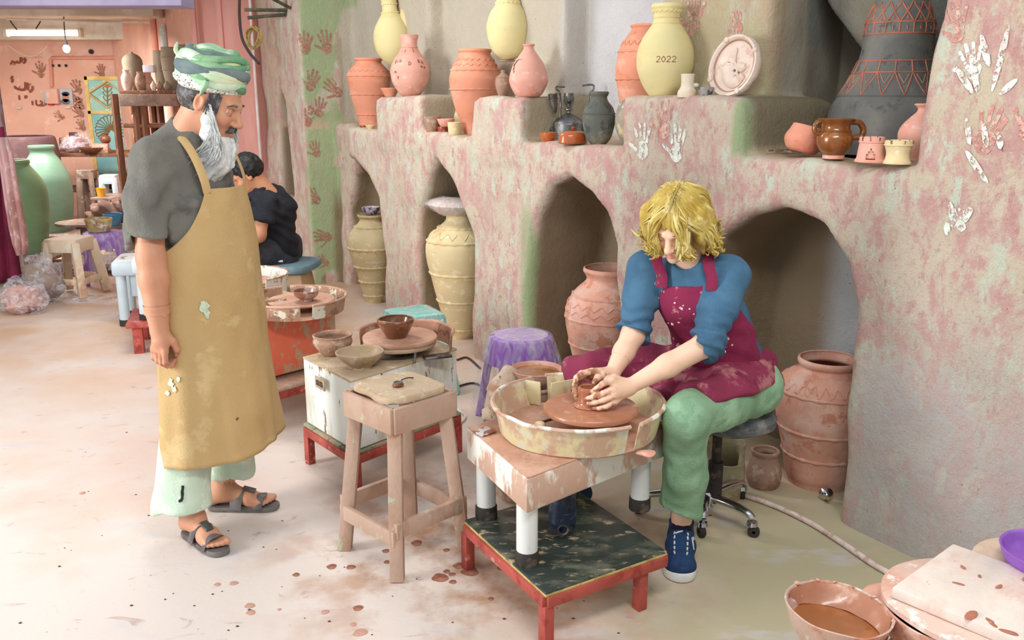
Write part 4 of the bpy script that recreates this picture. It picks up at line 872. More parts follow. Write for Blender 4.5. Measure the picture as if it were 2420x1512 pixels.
obj('cabinet', prism([(x * .985, y * .985) for x, y in ql2], .004, .296, .006), WPT2, w2)
obj('top_plate', prism([(x * .99, y * .99) for x, y in ql2], .293, .302, .003), DRYT, w2)
bt0 = np.array(Lc) * .55 + np.array(Fc) * .45 - c2; fd = (np.array(Fc) - np.array(Lc)); fd /= np.linalg.norm(fd); ang = math.atan2(fd[1], fd[0])
obj('handle_plate', xf(rbox(.085, .006, .05, .002, base=False), (bt0[0] - .012, bt0[1] - .009, .235), (0, .0, ang)), DRYT, w2)
obj('handle_recess_shade', xf(rbox(.055, .008, .022, .002, base=False), (bt0[0] - .014, bt0[1] - .011, .235), (0, 0, ang)), RUB, w2)  # raised black block stands in for the shade inside a handle opening
bx, by = -.489 - c2[0], 3.72 - c2[1]
obj('wheel_plate', lathe([(.001, .302), (.07, .302), (.07, .33), (.13, .335), (.13, .342), (.001, .342)], 32), RUB, w2, loc=(bx, by, 0))
obj('bat', wob(lathe([(.001, .342), (.155, .342), (.158, .347), (.158, .355), (.155, .360), (.001, .360)], 48), .003, 12), DRYT, w2, loc=(bx, by, 0))
obj('bat', wob(lathe([(.001, .361), (.160, .361), (.163, .366), (.163, .373), (.160, .378), (.001, .379)], 48), .003, 12), CLAYT, w2, loc=(bx + .003, by + .004, 0))
for w_, rm in panwall(.205, .21, .312, .392, .005, [(ry(168), ry(350))], 48, .008):
    gp = obj('splash_guard', w_, mat('clay_caked_guard', (176, 130, 106), (206, 176, 156), (140, 96, 74), sc=9, bump=.3), w2, loc=(bx + .02, by + .02, 0)); obj('guard_rim', wob(rm, .004, 20), CLAYT, gp)
obj('guard_bracket', xf(rbox(.12, .05, .012, .003), (bx + .17, by - .08, .304), (0, 0, .4)), STEEL, w2)
obj('guard_bracket', tube([(bx + .08, by - .155, .302), (bx + .085, by - .15, .345)], .006, 6), STEEL, w2)
o = obj('wet_brown_bowl', wob(vessel([(.042, 0), (.046, .008), (.06, .03), (.074, .06), (.078, .075), (.076, .08)], .007, 40, 3), .003, 20), mat('glossy_brown_clay', (126, 78, 52), (110, 66, 44), (154, 104, 74), sc=9, rough=.25, coat=.6, bump=.12), loc=(-.50, 3.70, .189 + .380)); tag(o, 'wet brown clay bowl on the round bats of the white wheel box', 'bowl')
b1 = solve(788, 838, z=.491); P = profpx(788, [(842, 22), (835, 30), (820, 40), (812, 44), (806, 45), (800, 43), (795, 44), (791, 46)], b1)
o = obj('clay_pot', wob(vessel(P, .008, 40, 3), .004, 18), DRY, loc=b1); tag(o, 'wide-mouthed clay pot at the back left of the white wheel box', 'pot')
b1 = solve(852, 868, z=.491); P = profpx(852, [(874, 26), (868, 26), (864, 30), (850, 46), (838, 54), (830, 56)], b1)
o = obj('clay_bowl', wob(vessel(P, .007, 40, 3), .003, 18), DRYT, loc=b1); tag(o, 'dry clay bowl at the front edge of the white wheel box', 'bowl')
# ---- third wheel: red box on a bench, half hidden by the standing man
R3 = np.array([-.925, 4.515]); e1 = np.array([-.68, -.73]); e2 = np.array([-.73, .68])
q3 = [R3 + e1 * .58, R3, R3 + e2 * .5, R3 + e1 * .58 + e2 * .5]; c3 = np.mean(q3, 0); ql3 = [tuple(p - c3) for p in q3]
bn = thing('low_bench', 'low bench of worn planks under the orange-red wheel box', 'bench', (c3[0], c3[1], 0))
u = e1; v = e2
for k in range(4):
    a = -u * .36 + v * (-.30 + k * .16); b = u * .42 + v * (-.30 + k * .16); obj('plank', barz((a[0], a[1], .185), (b[0], b[1], .185), .15, .022), DUSTW, bn)
for a, b in ((-.33, -.33), (.40, -.33), (-.33, .22), (.40, .22)): p = u * a + v * b; obj('leg', rbox(.04, .04, .174, .003, loc=(p[0], p[1], 0), rot=(0, 0, .8)), RED, bn)
p = u * -.36 + v * -.37; r = u * .42 + v * -.37; obj('front_rail', barz((p[0], p[1], .16), (r[0], r[1], .16), .02, .04), RED, bn)
w3 = thing('potters_wheel', 'orange-red potter\'s wheel box with a clay-stained tray behind the man', 'wheel', (c3[0], c3[1], .197))
ORG = mat('scuffed_orange_paint', (224, 112, 84), (190, 156, 128), (204, 140, 114), sc=13, lo=.53, hi=.58, sc3=18, lo3=.54, hi3=.66, rough=.5, bump=.1, stretch=(1, 1, .7), vary=.06)
for i, p in enumerate(ql3): obj('foot', rbox(.05, .05, .02, .003, loc=(p[0] * .85, p[1] * .85, 0)), RUB, w3)
obj('cabinet', prism(ql3, .02, .318, .006), ORG, w3)
obj('top_plate', prism(ql3, .3175, .328, .003), DRYT, w3)
TRAY = mat('splattered_tray', (176, 140, 116), (216, 214, 196), (140, 104, 84), sc=13, lo=.52, hi=.56, sc3=14, bump=.3, rough=.7)
pc_ = (-1.09 - c3[0], 4.37 - c3[1])
for w_, rm in panwall(.235, .25, .328, .402, .006, [(ry(-72), ry(-58)), (ry(110), ry(120))]):
    pw = obj('tray_wall', w_, TRAY, w3, loc=(pc_[0], pc_[1], 0)); obj('tray_rim', rm, CLAYT, pw)
obj('tray_floor', lathe([(.001, .328), (.236, .328), (.22, .338), (.001, .336)], 40), CLAYT, w3, loc=(pc_[0], pc_[1], 0))
p0 = np.array([-1.22, 4.22]) - c3; obj('tray_plank', xf(rbox(.34, .012, .07, .003), (p0[0] - .06, p0[1] + .03, .332), (0, 0, .45)), TRAY, w3)
obj('wheel_head', lathe([(.04, .335), (.04, .375), (.165, .378), (.168, .384), (.164, .39), (.001, .391)], 48), CLAYT, w3, loc=(pc_[0] + .03, pc_[1] - .01, 0))
b1 = np.array([-1.02, 4.30, .589]); P = profpx(720, [(722, 14), (718, 15), (713, 17), (704, 26), (694, 29), (686, 30)], b1)
o = obj('glossy_bowl', vessel(P, .005, 36, 3), mat('mottled_brown_glaze', (140, 92, 72), (176, 150, 136), None, sc=14, lo=.52, hi=.58, rough=.2, coat=.7, bump=0), loc=b1); tag(o, 'mottled brown footed bowl on the orange-red wheel\'s tray', 'bowl')
# ---- the boy's wheel: white pan
w4 = thing('potters_wheel', 'white clay-spattered wheel pan between the man and the seated boy', 'wheel', (-1.58, 5.16, 0))
obj('cabinet', rbox(.46, .46, .44, .01), DRY, w4)
for w_, rm in panwall(.235, .25, .44, .555, .006, [(ry(-60), ry(-46)), (ry(120), ry(130))]):
    pw = obj('pan_wall', w_, WPT, w4); obj('pan_rim', wob(rm, .004, 16), TRAY, pw)
obj('pan_floor', lathe([(.001, .441), (.236, .441), (.001, .45)], 36), CLAYT, w4)
obj('wheel_head', lathe([(.04, .44), (.04, .5), (.16, .503), (.16, .515), (.001, .517)], 40), CLAYT, w4)
# ---- plastic stools
def round_stool(name, label, loc, rz, m, R=.135, h=.45, wrap=None, sp=1.45):
    t = thing(name, label, 'stool', loc, rz)
    obj('seat', lathe([(.001, h), (R * .9, h), (R, h - .008), (R * 1.05, h - .03), (R * 1.16, h - .13), (R * 1.13, h - .13), (R * 1.0, h - .03), (R * .9, h - .012), (.001, h - .012)], 48), m, t)
    for k in range(4):
        a = math.pi / 4 + k * math.pi / 2; c, s = math.cos(a), math.sin(a); rr = [R * 1.08, R * (1.08 + (sp - 1.08) * .33), R * (1.08 + (sp - 1.08) * .7), R * sp]
        zs = [h - .10, h * .55, h * .25, 0]; V = []; Fc = []
        ws_ = [.085, .06, .052, .055]
        for r, z, wd in zip(rr, zs, ws_):
            for dx, dy in ((0, -wd / 2), (.012, -wd / 2 + .004), (.012, wd / 2 - .004), (0, wd / 2), (-.012, wd / 2 - .01), (-.012, -wd / 2 + .01)):
                V.append(((r + dx) * c - dy * s, (r + dx) * s + dy * c, z))
        for i in range(3):
            for j in range(6): Fc.append((i * 6 + j, (i + 1) * 6 + j, (i + 1) * 6 + (j + 1) % 6, i * 6 + (j + 1) % 6))
        Fc += [tuple(range(6)), tuple(18 + j for j in range(6))[::-1]]; obj('leg', (V, Fc), m, t)
    if wrap:
        def fn(r, z, a):
            f = 1 + .07 * math.sin(9 * a + 1.3 * math.sin(3 * a)) * max(0, (h - z) / h) * 2.2 + .03 * math.sin(23 * a) * (z < h - .03)
            zz = z if z > h - .04 else z - .05 * math.sin(2 * a + .8) * ((h - z) / h)
            return r * f, zz
        obj('plastic_wrap', lathe([(.001, h + .004), (R * .9, h + .004), (R * 1.03, h - .004), (R * 1.12, h - .05), (R * 1.26, h - .13), (R * 1.34, h - .2), (R * 1.42, h - .26 * wrap), (R * 1.46, h - .33 * wrap)], 90, fn=fn), FILM, t, smooth=180)
    return t
s_ = round_stool('purple_stool', 'purple plastic stool wrapped in clear film behind the splash pan', (.045, 4.18, 0), .35, PURP, R=.15, h=.45, wrap=1.1, sp=1.55)
obj('dust_cap', lathe([(.001, .4505), (.13, .4505), (.001, .4515)], 40), mat('dusty_purple', (196, 166, 210), (210, 190, 206), None, sc=6, bump=.05), s_)
obj('price_sticker', xf(rbox(.02, .003, .016, .0005, base=False), (-.21, -.085, .05), (0, 0, .5)), mat('white_sticker', (230, 226, 232), None, bump=0), s_)
def square_stool(name, label, loc, rz, m, S=.3, h=.45, taper=.72, drape=None, wleg=.06):
    t = thing(name, label, 'stool', loc, rz); a = S / 2; b = S * taper / 2
    obj('seat', prism([(-b, -b), (b, -b), (b, b), (-b, b)], h - .035, h, .014), m, t)
    L = lambda z: b + (a - b) * (1 - z / h)
    for sx in (-1, 1):
        for sy in (-1, 1):
            g = bar((sx * (L(0) - .02), sy * (L(0) - .02), 0), (sx * (L(h) - .025), sy * (L(h) - .025), h - .03), wleg, wleg * .8, .008); obj('leg', g, m, t)
    for k in range(4):
        c, s = (1, 0) if k % 2 == 0 else (0, 1); sg = 1 if k < 2 else -1; z = h - .075; l = L(z) - .012
        obj('skirt', xf(rbox(2 * l, .012, .09, .004), (0, sg * l, z - .03) if c else (sg * l, 0, z - .03), (0, 0, 0 if c else math.pi / 2)), m, t)
        z = .1; l = L(z) - .018; obj('rail', xf(rbox(2 * l, .012, .05, .004), (0, sg * l, z) if c else (sg * l, 0, z), (0, 0, 0 if c else math.pi / 2)), m, t)
    if drape:
        def fn(r, z, an):
            e = (abs(math.cos(an)) ** 6 + abs(math.sin(an)) ** 6) ** (-1 / 6); f = 1 + .05 * math.sin(7 * an + .5) * (h - z) * 3
            return r * e * f, z - (.02 * math.sin(3 * an) if z < h - .1 else 0)
        obj('plastic_wrap', lathe([(.001, h + .004), (b * .93, h + .004), (b * 1.04, h - .004), (b * 1.12, h - .08), (b * 1.22, h - .17), (b * 1.3, h - drape)], 72, fn=fn), FILM, t, smooth=180)
    return t
square_stool('turquoise_stool', 'turquoise plastic stool under clear film behind the white wheel box', (-.53, 4.66, 0), .5, TURQ, S=.36, h=.45, drape=.3)
# ---- swivel chair
ch = thing('swivel_chair', 'grey swivel chair with chrome star base under the blond person', 'chair', (.74, 3.13, 0), rz=0)
obj('seat', wob(xf(lathe([(.001, 0), (.16, 0), (.21, .02), (.215, .05), (.19, .07), (.001, .075)], 36), (.075, -.02, .385), (0, 0, 0), (.76, .76, 1)), .004, 9), mat('grey_seat_fabric', (96, 98, 104), (130, 128, 126), None, sc=18, bump=.15), ch)
obj('gas_column', lathe([(.001, .08), (.028, .08), (.028, .24), (.018, .24), (.018, .39), (.001, .39)], 20), RUB, ch, loc=(.03, -.01, 0))
obj('hub', lathe([(.001, .06), (.04, .062), (.042, .1), (.03, .12), (.001, .12)], 24), CHROME, ch)
tips = [(.885, 2.99), (.925, 3.30), (.70, 2.99), (.50, 3.17), (.66, 3.38)]
for x, y in tips:
    x -= .74; y -= 3.13
    arm = obj('star_arm', tube(spl([(0, 0, .098), (x * .5, y * .5, .098), (x * .88, y * .88, .086), (x, y, .07)], 4), [.02, .02, .02, .019, .019, .018, .018, .017, .017, .016, .016, .015, .015], 12, flat=.85), CHROME, ch)
    d = np.array([x, y]) / np.hypot(x, y)
    cs = obj('caster_hood', xf(lathe([(.001, .062), (.019, .058), (.022, .044), (.016, .036), (.001, .036)], 16), (x, y, 0)), CHROME, ch)
    obj('caster_wheel', xf(lathe([(.006, -.011), (.019, -.011), (.022, -.006), (.022, .006), (.019, .011), (.006, .011)], 20), (x + d[0] * .008, y + d[1] * .008, .022), (1.57, 0, math.atan2(d[1], d[0]) + .5)), RUB, cs)
# ---- hose and lamp by the pillar
pts = [atz(x, y, .012) for x, y in ((1745, 1165), (1790, 1180), (1850, 1203), (1920, 1238), (1990, 1282), (2060, 1330), (2120, 1365), (2200, 1420))]
o = obj('white_hose', tube(spl(pts, 6), .0105, 10), mat('scuffed_white_hose', (222, 206, 196), (196, 164, 150), None, sc=30, rough=.5, bump=.05)); tag(o, 'scuffed white hose running across the floor along the right pillar', 'hose')
lb = solve(1948, 1190, z=0); la = thing('chrome_bell', 'small chrome bell-shaped metal cap lying against the pillar\'s foot', 'cap', (lb[0] + .015, lb[1] + .03, .028))
obj('bell', xf(lathe([(.028, 0), (.026, .004), (.018, .02), (.008, .03), (.001, .032), ], 24), (0, 0, 0), (1.5, 0, -.2)), CHROME, la)
obj('brass_stem', xf(lathe([(.001, .03), (.006, .03), (.006, .05), (.001, .05)], 12), (0, 0, 0), (1.5, 0, -.2)), mat('brass', (206, 170, 80), None, metal=.8, rough=.3), la)
# cables on the floor behind the white wheel box
for i, pp in enumerate((((1080, 850), (1105, 845), (1135, 870)), ((1075, 915), (1120, 905), (1160, 925)), ((1080, 965), (1100, 985), (1075, 1010)))):
    o = obj('floor_cable', tube(spl([atz(x, y, .008) for x, y in pp], 5), .006, 8), (M_CABLE, M_CABLE, mat('white_cable', (214, 204, 196), None))[i]); tag(o, ('dark cable on the floor nearest the cream jar\'s foot', 'dark cable on the floor beside the purple stool', 'pale cable by the white wheel box\'s right side')[i], 'cable')
# ---- right foreground: low table, slip bowl, bats
PNKT = mat('pink_clay_film', (214, 164, 144), (198, 146, 126), (226, 190, 172), sc=6, rough=.6, bump=.12)
ft = thing('work_table', 'low pink clay-filmed table at the bottom right corner', 'table', (.98, 1.86, 0))
tt = [(-.29, -.16), (.02, -.42), (.40, -.3), (.36, .12), (.26, .30), (.02, .16)]
obj('table_top', prism(tt, .235, .265, .008), PNKT, ft)
for x, y in ((-.18, -.14), (.1, -.3), (.42, -.1), (.25, .2)): obj('leg', rbox(.04, .04, .236, .003, loc=(x, y, 0)), RED, ft)
sbw = thing('slip_bowl', 'round bowl of brown slip water with clay-crusted rim, at the bottom right', 'bowl', (.795, 1.935, .268), rot=(.0, .06, 0))
obj('bowl', wob(vessel([(.07, 0), (.08, .004), (.105, .04), (.122, .08), (.128, .098)], .006, 56, 3), .004, 20), mat('slip_stained_bowl', (206, 176, 162), (190, 130, 108), (224, 208, 198), sc=8, lo=.5, hi=.58, sc3=14, bump=.2, rough=.5), sbw)
obj('slip_water', lathe([(.001, .052), (.104, .052), (.001, .05)], 48), mat('brown_slip_water', (160, 96, 52), (176, 110, 66), (206, 166, 140), sc=6, sc3=12, lo3=.66, hi3=.72, rough=.08, coat=.6, bump=.01), sbw)
def _cf(r, z, a):
    t_ = math.sin(math.pi * (a + .9) / 3.6); return .118 + (r - .118) * max(0, t_) if z < .09 else r, z
obj('clay_crust', wob(lathe([(.118, .05), (.072, .0535), (.088, .062), (.108, .082), (.119, .095)], 44, -.9, 2.7, fn=_cf), .004, 30), SLIP, sbw)
for k in range(9): a = random.uniform(-.6, 2.9); obj('clay_lump', wob(ball(.004 + .004 * random.random(), (.124 * math.cos(a), .124 * math.sin(a), .098), (1.4, 1, .7), 10, 6), .003, 60), PNKT, sbw)
tub = thing('clay_tub', 'pink clay-caked round tub carrying the square plaster board at the bottom right', 'tub', (1.12, 1.93, .265))
obj('tub', wob(vessel([(.16, 0), (.19, .03), (.2, .07), (.2, .1)], .008, 48, 3), .008, 10), PNKT, tub)
obj('clay_mound', wob(ball(.06, (-.14, .13, .03), (1.3, 1, .7)), .012, 14), PNKT, tub)
rbat = obj('round_bat', wob(lathe([(.001, .0), (.2, 0), (.208, .006), (.208, .018), (.2, .024), (.001, .024)], 56), .004, 9), mat('pink_dusty_bat', (222, 192, 178), (206, 160, 142), (232, 220, 212), sc=5, bump=.15), loc=(1.125, 1.93, .366)); tag(rbat, 'round pinkish bat lying under the square plaster board', 'bat')
sq = thing('plaster_board', 'whitish square plaster board with clay smears on the round bat', 'board', (1.15, 1.935, .3915), rz=.72)
obj('slab', wob(prism([(-.17, -.15), (.17, -.15), (.17, .15), (-.17, .15)], 0, .028, .006), .003, 9), mat('plaster_with_smears', (230, 218, 208), (222, 196, 184), (176, 112, 92), sc=5, lo=.5, hi=.65, sc3=11, lo3=.665, hi3=.685, stretch=(1, 2, 1), bump=.15), sq)
for k, (x, y, s1) in enumerate(((-.15, -.03, .018), (-.145, -.075, .016), (-.03, .05, .009), (.03, -.02, .008), (.06, .075, .006), (-.155, -.11, .014), (.13, -.06, .02), (.045, .03, .006))): obj('clay_smear', wob(ball(s1, (x, y, .028), (1.5, .6, .12), 12, 6, rot=(0, 0, k)), .004, 40), mat('red_clay_smear', (186, 118, 98), None, bump=.2), sq)
bx_, by_, _z = atz(2466, 1330, .40)
round_stool('beige_stool', 'round beige plastic stool cut off by the right edge of the picture', (bx_, by_, 0), .2, mat('beige_plastic', (222, 200, 178), (206, 180, 156), None, sc=5), R=.165, h=.395, sp=1.12)
o = obj('purple_basin', vessel([(.08, 0), (.11, .02), (.12, .05), (.123, .055)], .005, 40, 3), PURP, loc=(bx_ + .0, by_ - .03, .396)); tag(o, 'purple plastic basin on the round beige stool at the right edge', 'basin')
o = obj('pink_bowl', vessel([(.05, 0), (.08, .025), (.105, .06), (.11, .066)], .006, 44, 3), PNKT, loc=(.925, 1.665, .268)); tag(o, 'pale pink bowl cut off by the bottom edge of the picture', 'bowl')
# ---- splashes of clay on the floor
SPL = mat('dried_clay_splash', (150, 96, 76), (170, 118, 98), None, sc=30, bump=.1); SPL2 = mat('faint_clay_splash', (196, 150, 134), None, sc=30, bump=0); CRU = mat('clay_crumbs', (92, 60, 50), None)
spots = [(552, 1378, .014), (514, 1381, .011), (590, 1431, .016), (593, 1447, .014), (700, 1358, .012), (768, 1446, .013), (846, 1437, .016), (784, 1339, .017), (829, 1340, .016), (852, 1494, .02), (912, 1302, .014), (915, 1328, .012), (985, 1283, .02), (1040, 1365, .028), (1056, 1350, .012), (1068, 1357, .012), (1070, 1375, .013), (1085, 1337, .02), (1045, 1185, .02), (1040, 1200, .018), (1020, 1172, .015), (1065, 1195, .016), (950, 1265, .014), (1110, 1350, .03), (1190, 1340, .025), (1055, 1300, .012), (1160, 1415, .01), (845, 1497, .014), (835, 1475, .01), (660, 1440, .006), (195, 1165, .012)]
rs = random.Random(3)
for i, (x, y, r) in enumerate(spots):
    p = atz(x, y, .0); n = 18; ph = rs.random() * 6
    V = [(0, 0, .0025)] + [(r * (1 + .12 * math.sin(3 * k * 2 * math.pi / n + ph)) * math.cos(k * 2 * math.pi / n), r * (1 + .1 * math.sin(2 * k * 2 * math.pi / n + ph)) * math.sin(k * 2 * math.pi / n), .001) for k in range(n)]
    obj('clay_splash', (V, [(0, k + 1, (k + 1) % n + 1) for k in range(n)]), SPL2 if y > 1440 or x < 700 else SPL, floor, loc=p)
cr = []
for k in range(70):
    x, y = rs.uniform(40, 1700), rs.uniform(1000, 1500); p = atz(x, y, .001); cr.append(ball(rs.uniform(.0015, .004), p, (1.5, 1, .6), 6, 4))
o = obj('clay_crumbs', cat(*cr), CRU, floor); o['kind'] = 'stuff'
# ================================================================== THE BACK ROOM'S THINGS
GRN = mat('celadon_glaze', (114, 148, 108), (124, 158, 118), None, sc=2.5, lo=.45, hi=.7, rough=.4, bump=.05, stretch=(1, 1, 3), vary=.04)
GRN2 = mat('grey_green_glaze', (118, 152, 130), (128, 162, 140), None, sc=2.5, lo=.45, hi=.7, rough=.4, bump=.05, stretch=(1, 1, 3), vary=.04)
MAR = mat('dark_maroon_clay', (92, 66, 68), (106, 78, 78), None, sc=4, bump=.1)
WOOD = mat('rough_brown_wood', (134, 92, 70), (112, 74, 56), (164, 122, 96), sc=4, stretch=(1, 1, .3), bump=.2)
GRYW = mat('weathered_plank', (150, 128, 114), (128, 104, 90), (176, 158, 146), sc=5, sc3=10, bump=.25)
DGR = mat('unfired_grey_clay', (150, 136, 116), (136, 120, 100), None, sc=4, bump=.1)
def stand_on(name, label, x, y, w_, d_, h, m, rz=0):
    t = thing(name, label, 'platform', (x, y, 0), rz)
    n = 3
    for k in range(n): obj('plank', rbox(w_, d_ / n - .01, .03, .004, loc=(0, -d_ / 2 + (k + .5) * d_ / n, h - .03)), m, t)
    for sx in (-1, 1):
        for sy in (-1, 1): obj('leg', rbox(.06, .06, h - .03, .004, loc=(sx * (w_ / 2 - .06), sy * (d_ / 2 - .06), 0)), m, t)
    return t
stand_on('low_platform', 'low plank platform under the front green jar', -4.62, 8.42, .7, .62, .12, GRYW)
t, P_, b_ = pot('green_jar', 'tall pale green jar nearest the left edge of the picture', 'jar', 64, [(606, 44), (570, 52), (520, 59), (480, 62), (455, 62), (435, 57), (415, 47), (400, 37), (390, 31), (384, 33), (378, 32)], GRN, z=.12, Y=8.45, th=.015)
stand_on('low_platform', 'low plank platform under the rear green jar', -4.96, 9.72, .7, .7, .13, GRYW, .0)
t, P_, b_ = pot('green_jar', 'grey-green jar standing behind the front green jar', 'jar', 123, [(546, 40), (510, 50), (470, 55), (440, 56), (420, 55), (400, 48), (380, 38), (365, 28), (357, 26), (349, 29), (344, 29)], GRN2, z=.13, Y=9.7, th=.015)
bpx = aty(72, 420, 10.2); kk = ppm(bpx)
o = obj('maroon_barrel', vessel([(50 / kk, 0), (68 / kk, .3), (70 / kk, .6), (69 / kk, .92), (64 / kk, 1.1), (60 / kk, 1.13)], .03, 40, 3), MAR, loc=(bpx[0], 10.2, 0)); tag(o, 'big dark maroon clay barrel behind the two green jars', 'barrel')
# hanging cloths at the left edge
def drape(name, label, pts, depth, m, Y, z0, fold=9):
    """cloth hanging over a rail: a pleated slab between left and right outlines (pixel columns measured on the plane Y)"""
    V = []; Fc = []; rows = len(pts); n = 28
    for i, (y, xl, xr) in enumerate(pts):
        a = aty(xl, y, Y); b = aty(xr, y, Y)
        for k in range(n):
            t = k / (n - 1); p = a + (b - a) * t; p[1] = Y + .03 * math.sin(t * fold * 2 + i * .15) + depth * (t - .5) ** 2 * 4; V.append(p)
    for i in range(rows - 1):
        for k in range(n - 1): Fc.append((i * n + k, i * n + k + 1, (i + 1) * n + k + 1, (i + 1) * n + k))
    o = obj(name, (V, Fc), m, smooth=180); sd = o.modifiers.new('thick', 'SOLIDIFY'); sd.thickness = .012; tag(o, label, 'cloth'); return o
drape('maroon_cloth', 'maroon cloth hanging at the left edge above the greenish plinth', [(300, -60, 2), (380, -60, 8), (450, -60, 12), (520, -60, 20), (600, -60, 34), (650, -60, 40), (668, -60, 42)], .05, mat('maroon_cloth', (122, 30, 62), (98, 22, 48), None, sc=5, bump=.2), 6.72, .2)
drape('dusty_pink_cloth', 'dusty pink cloth hanging over the maroon cloth at the left edge', [(325, -4, 8), (370, -4, 22), (420, 2, 30), (480, 10, 40), (540, 20, 50), (575, 28, 55), (602, 40, 54)], .06, mat('dusty_pink_cloth', (196, 156, 156), (170, 126, 120), (214, 184, 186), sc=4, bump=.25, stretch=(3, 1, 1)), 6.62, .3)
rl = thing('clothes_rail', 'wooden rail carrying the two hanging cloths at the left edge', 'rail', (-4.15, 6.72, 0))
obj('crossbar', tube([(-.5, 0, 1.25), (.32, 0, 1.25)], .02, 8), WOOD, rl); obj('post', tube([(-.45, .0, 0), (-.45, .0, 1.27)], .025, 8), WOOD, rl); obj('post', tube([(.1, .07, 0), (.1, .07, 1.27)], .022, 8), WOOD, rl)
o = obj('green_plinth', rbox(.5, .4, .19, .012, loc=(-4.2, 6.75, 0)), mat('mint_plinth_paint', (150, 178, 154), (206, 196, 180), None, sc=6, bump=.15)); tag(o, 'low greenish plinth below the maroon cloth', 'plinth')
# plastic bags
def bag(name, label, loc, r, sc, dens=.34, seed=1, filler=None):
    g = Sdf((-r * 1.6,) * 3, (r * 1.6,) * 3, r * .06); g.ell((0, 0, 0), (r * sc[0], r * sc[1], r * sc[2]), k=0)
    q = g.grid(); g.f = g.f + (vnoise(q / r, 3.2, seed) - .5) * r * .5 + np.abs(vnoise(q / r, 6.0, seed + 1) - .5) * r * .3
    g.cut((0, 0, -r * sc[2] * .82), (0, 0, -1))
    z = r * sc[2] * .82
    if filler:
        t = thing(name, label, 'bag', (loc[0], loc[1], loc[2] + z)); obj('plastic_skin', g.mesh(), film('bag_film', dens=.2), t, smooth=60)
        obj('clay_inside', wob(ball(r * .8, (0, 0, -z * .12), sc), r * .15, 3 / r), filler, t); return t
    o = obj(name, g.mesh(), film('bag_film', dens=.2), loc=(loc[0], loc[1], loc[2] + z), smooth=60); tag(o, label, 'bag'); return o
p = atz(92, 722, 0); bag('plastic_bag', 'big crumpled clear plastic bag standing beside the beige stool', p + np.array([-.02, .12, 0]), .26, (.75, .5, .8), seed=4, filler=mat('dull_clay', (150, 130, 118), None, bump=.2))
p = atz(28, 752, 0); bag('plastic_bag', 'clear plastic bag of clay lying on the floor at the left edge', p + np.array([0, .18, 0]), .2, (1.0, .7, .68), seed=7, filler=mat('pinkish_clay', (200, 160, 150), (180, 134, 122), None, bump=.2))
sh = []
o3_ = atz(165, 715, .004); g = rbox(1.0, .5, .012, .003); bm = bmesh.new(); bmesh.ops.create_grid(bm, x_segments=40, y_segments=20, size=.5)
for v in bm.verts: v.co = Vector((v.co.x * .95, v.co.y * .42, .02))
gs = bm2geo(bm); Vn = np.array(gs[0]); Vn[:, 2] = .008 + .05 * np.abs(vnoise(Vn, 9, 6) - .5) + .03 * vnoise(Vn, 4, 2)
o = obj('plastic_sheet', (Vn.tolist(), gs[1]), film('bag_film', dens=.2), loc=(o3_[0] - .03, o3_[1] + .05, 0), smooth=60); tag(o, 'crumpled clear plastic sheet on the floor under the beige stool', 'sheet')
# beige plastic stool, film-covered purple stool
BEI = mat('dirty_beige_plastic', (216, 194, 170), (180, 140, 112), (206, 200, 184), sc=6, lo=.52, hi=.66, bump=.1, rough=.6, stretch=(1, 1, .6))
p = atz(188, 712, 0); square_stool('beige_stool', 'clay-stained beige plastic stool left of the film-covered purple stool', (p[0] - .12, p[1] + .20, .02), -.12, BEI, S=.38, h=.46, taper=.72, wleg=.075)
p = aty(245, 560, 7.6); ps_ = round_stool('purple_stool', 'purple plastic stool under clear film carrying a clay-stained tub in the back', (p[0], 7.6, 0), .3, PURP, R=.16, h=.44, wrap=1.0, sp=1.3)
t, P_, b_ = pot('clay_stained_tub', 'clay-stained yellowish tub on the film-covered purple stool', 'tub', 236, [(553, 24), (540, 28), (527, 29), (521, 31), (516, 31)], mat('yellow_tub', (196, 178, 120), (160, 128, 104), (206, 206, 190), sc=12, bump=.2), Y=7.6, z=.446, th=.008, sm=2)
# white wheel table with pipe legs
WBL = mat('pale_blue_white_paint', (206, 222, 232), (186, 204, 214), (160, 140, 130), sc=5, lo=.6, hi=.7, sc3=16, lo3=.66, hi3=.7, rough=.4, bump=.05)
a0 = atz(295, 770, 0)[:2]; a1 = atz(268, 745, 0)[:2]
tw_ = thing('wheel_table', 'small pale blue-white wheel table with round legs left of the man', 'table', (a0[0] + .12, a0[1] + .2, 0), rz=.25)
obj('table_top', rbox(.42, .40, .1, .02, loc=(0, 0, .36)), WBL, tw_); obj('clay_film', rbox(.36, .34, .004, .001, loc=(0, 0, .459)), mat('clay_specks', (224, 226, 220), (150, 110, 90), None, sc=9, lo=.6, hi=.64), tw_)
obj('side_box', rbox(.26, .3, .16, .008, loc=(.02, .02, .2)), WBL, tw_)
for x in (-.16, .16):
    for y in (-.15, .15):
        l_ = obj('leg', lathe([(.001, .03), (.035, .03), (.035, .37), (.001, .37)], 20), WBL, tw_, loc=(x, y, 0)); obj('rubber_foot', lathe([(.001, 0), (.04, 0), (.04, .045), (.001, .045)], 20), RUB, l_)
gb = obj('pale_green_box', rbox(.24, .2, .07, .008, loc=(0, 0, 0)), mat('pale_green_plastic', (206, 224, 196), (150, 130, 100), None, sc=14, lo=.6, hi=.64), loc=(tw_.location.x + .14, tw_.location.y + .06, .466), rot=(0, 0, .3)); tag(gb, 'pale green box lying on the small pale blue-white table', 'box')
p = aty(333, 700, 5.55); tb2 = thing('wheel_table', 'second pale blue-white table corner right behind the man\'s arm', 'table', (p[0] + .13, 5.62, .0), rz=.3)
obj('table_top', rbox(.34, .34, .09, .02, loc=(0, 0, .5)), WBL, tb2)
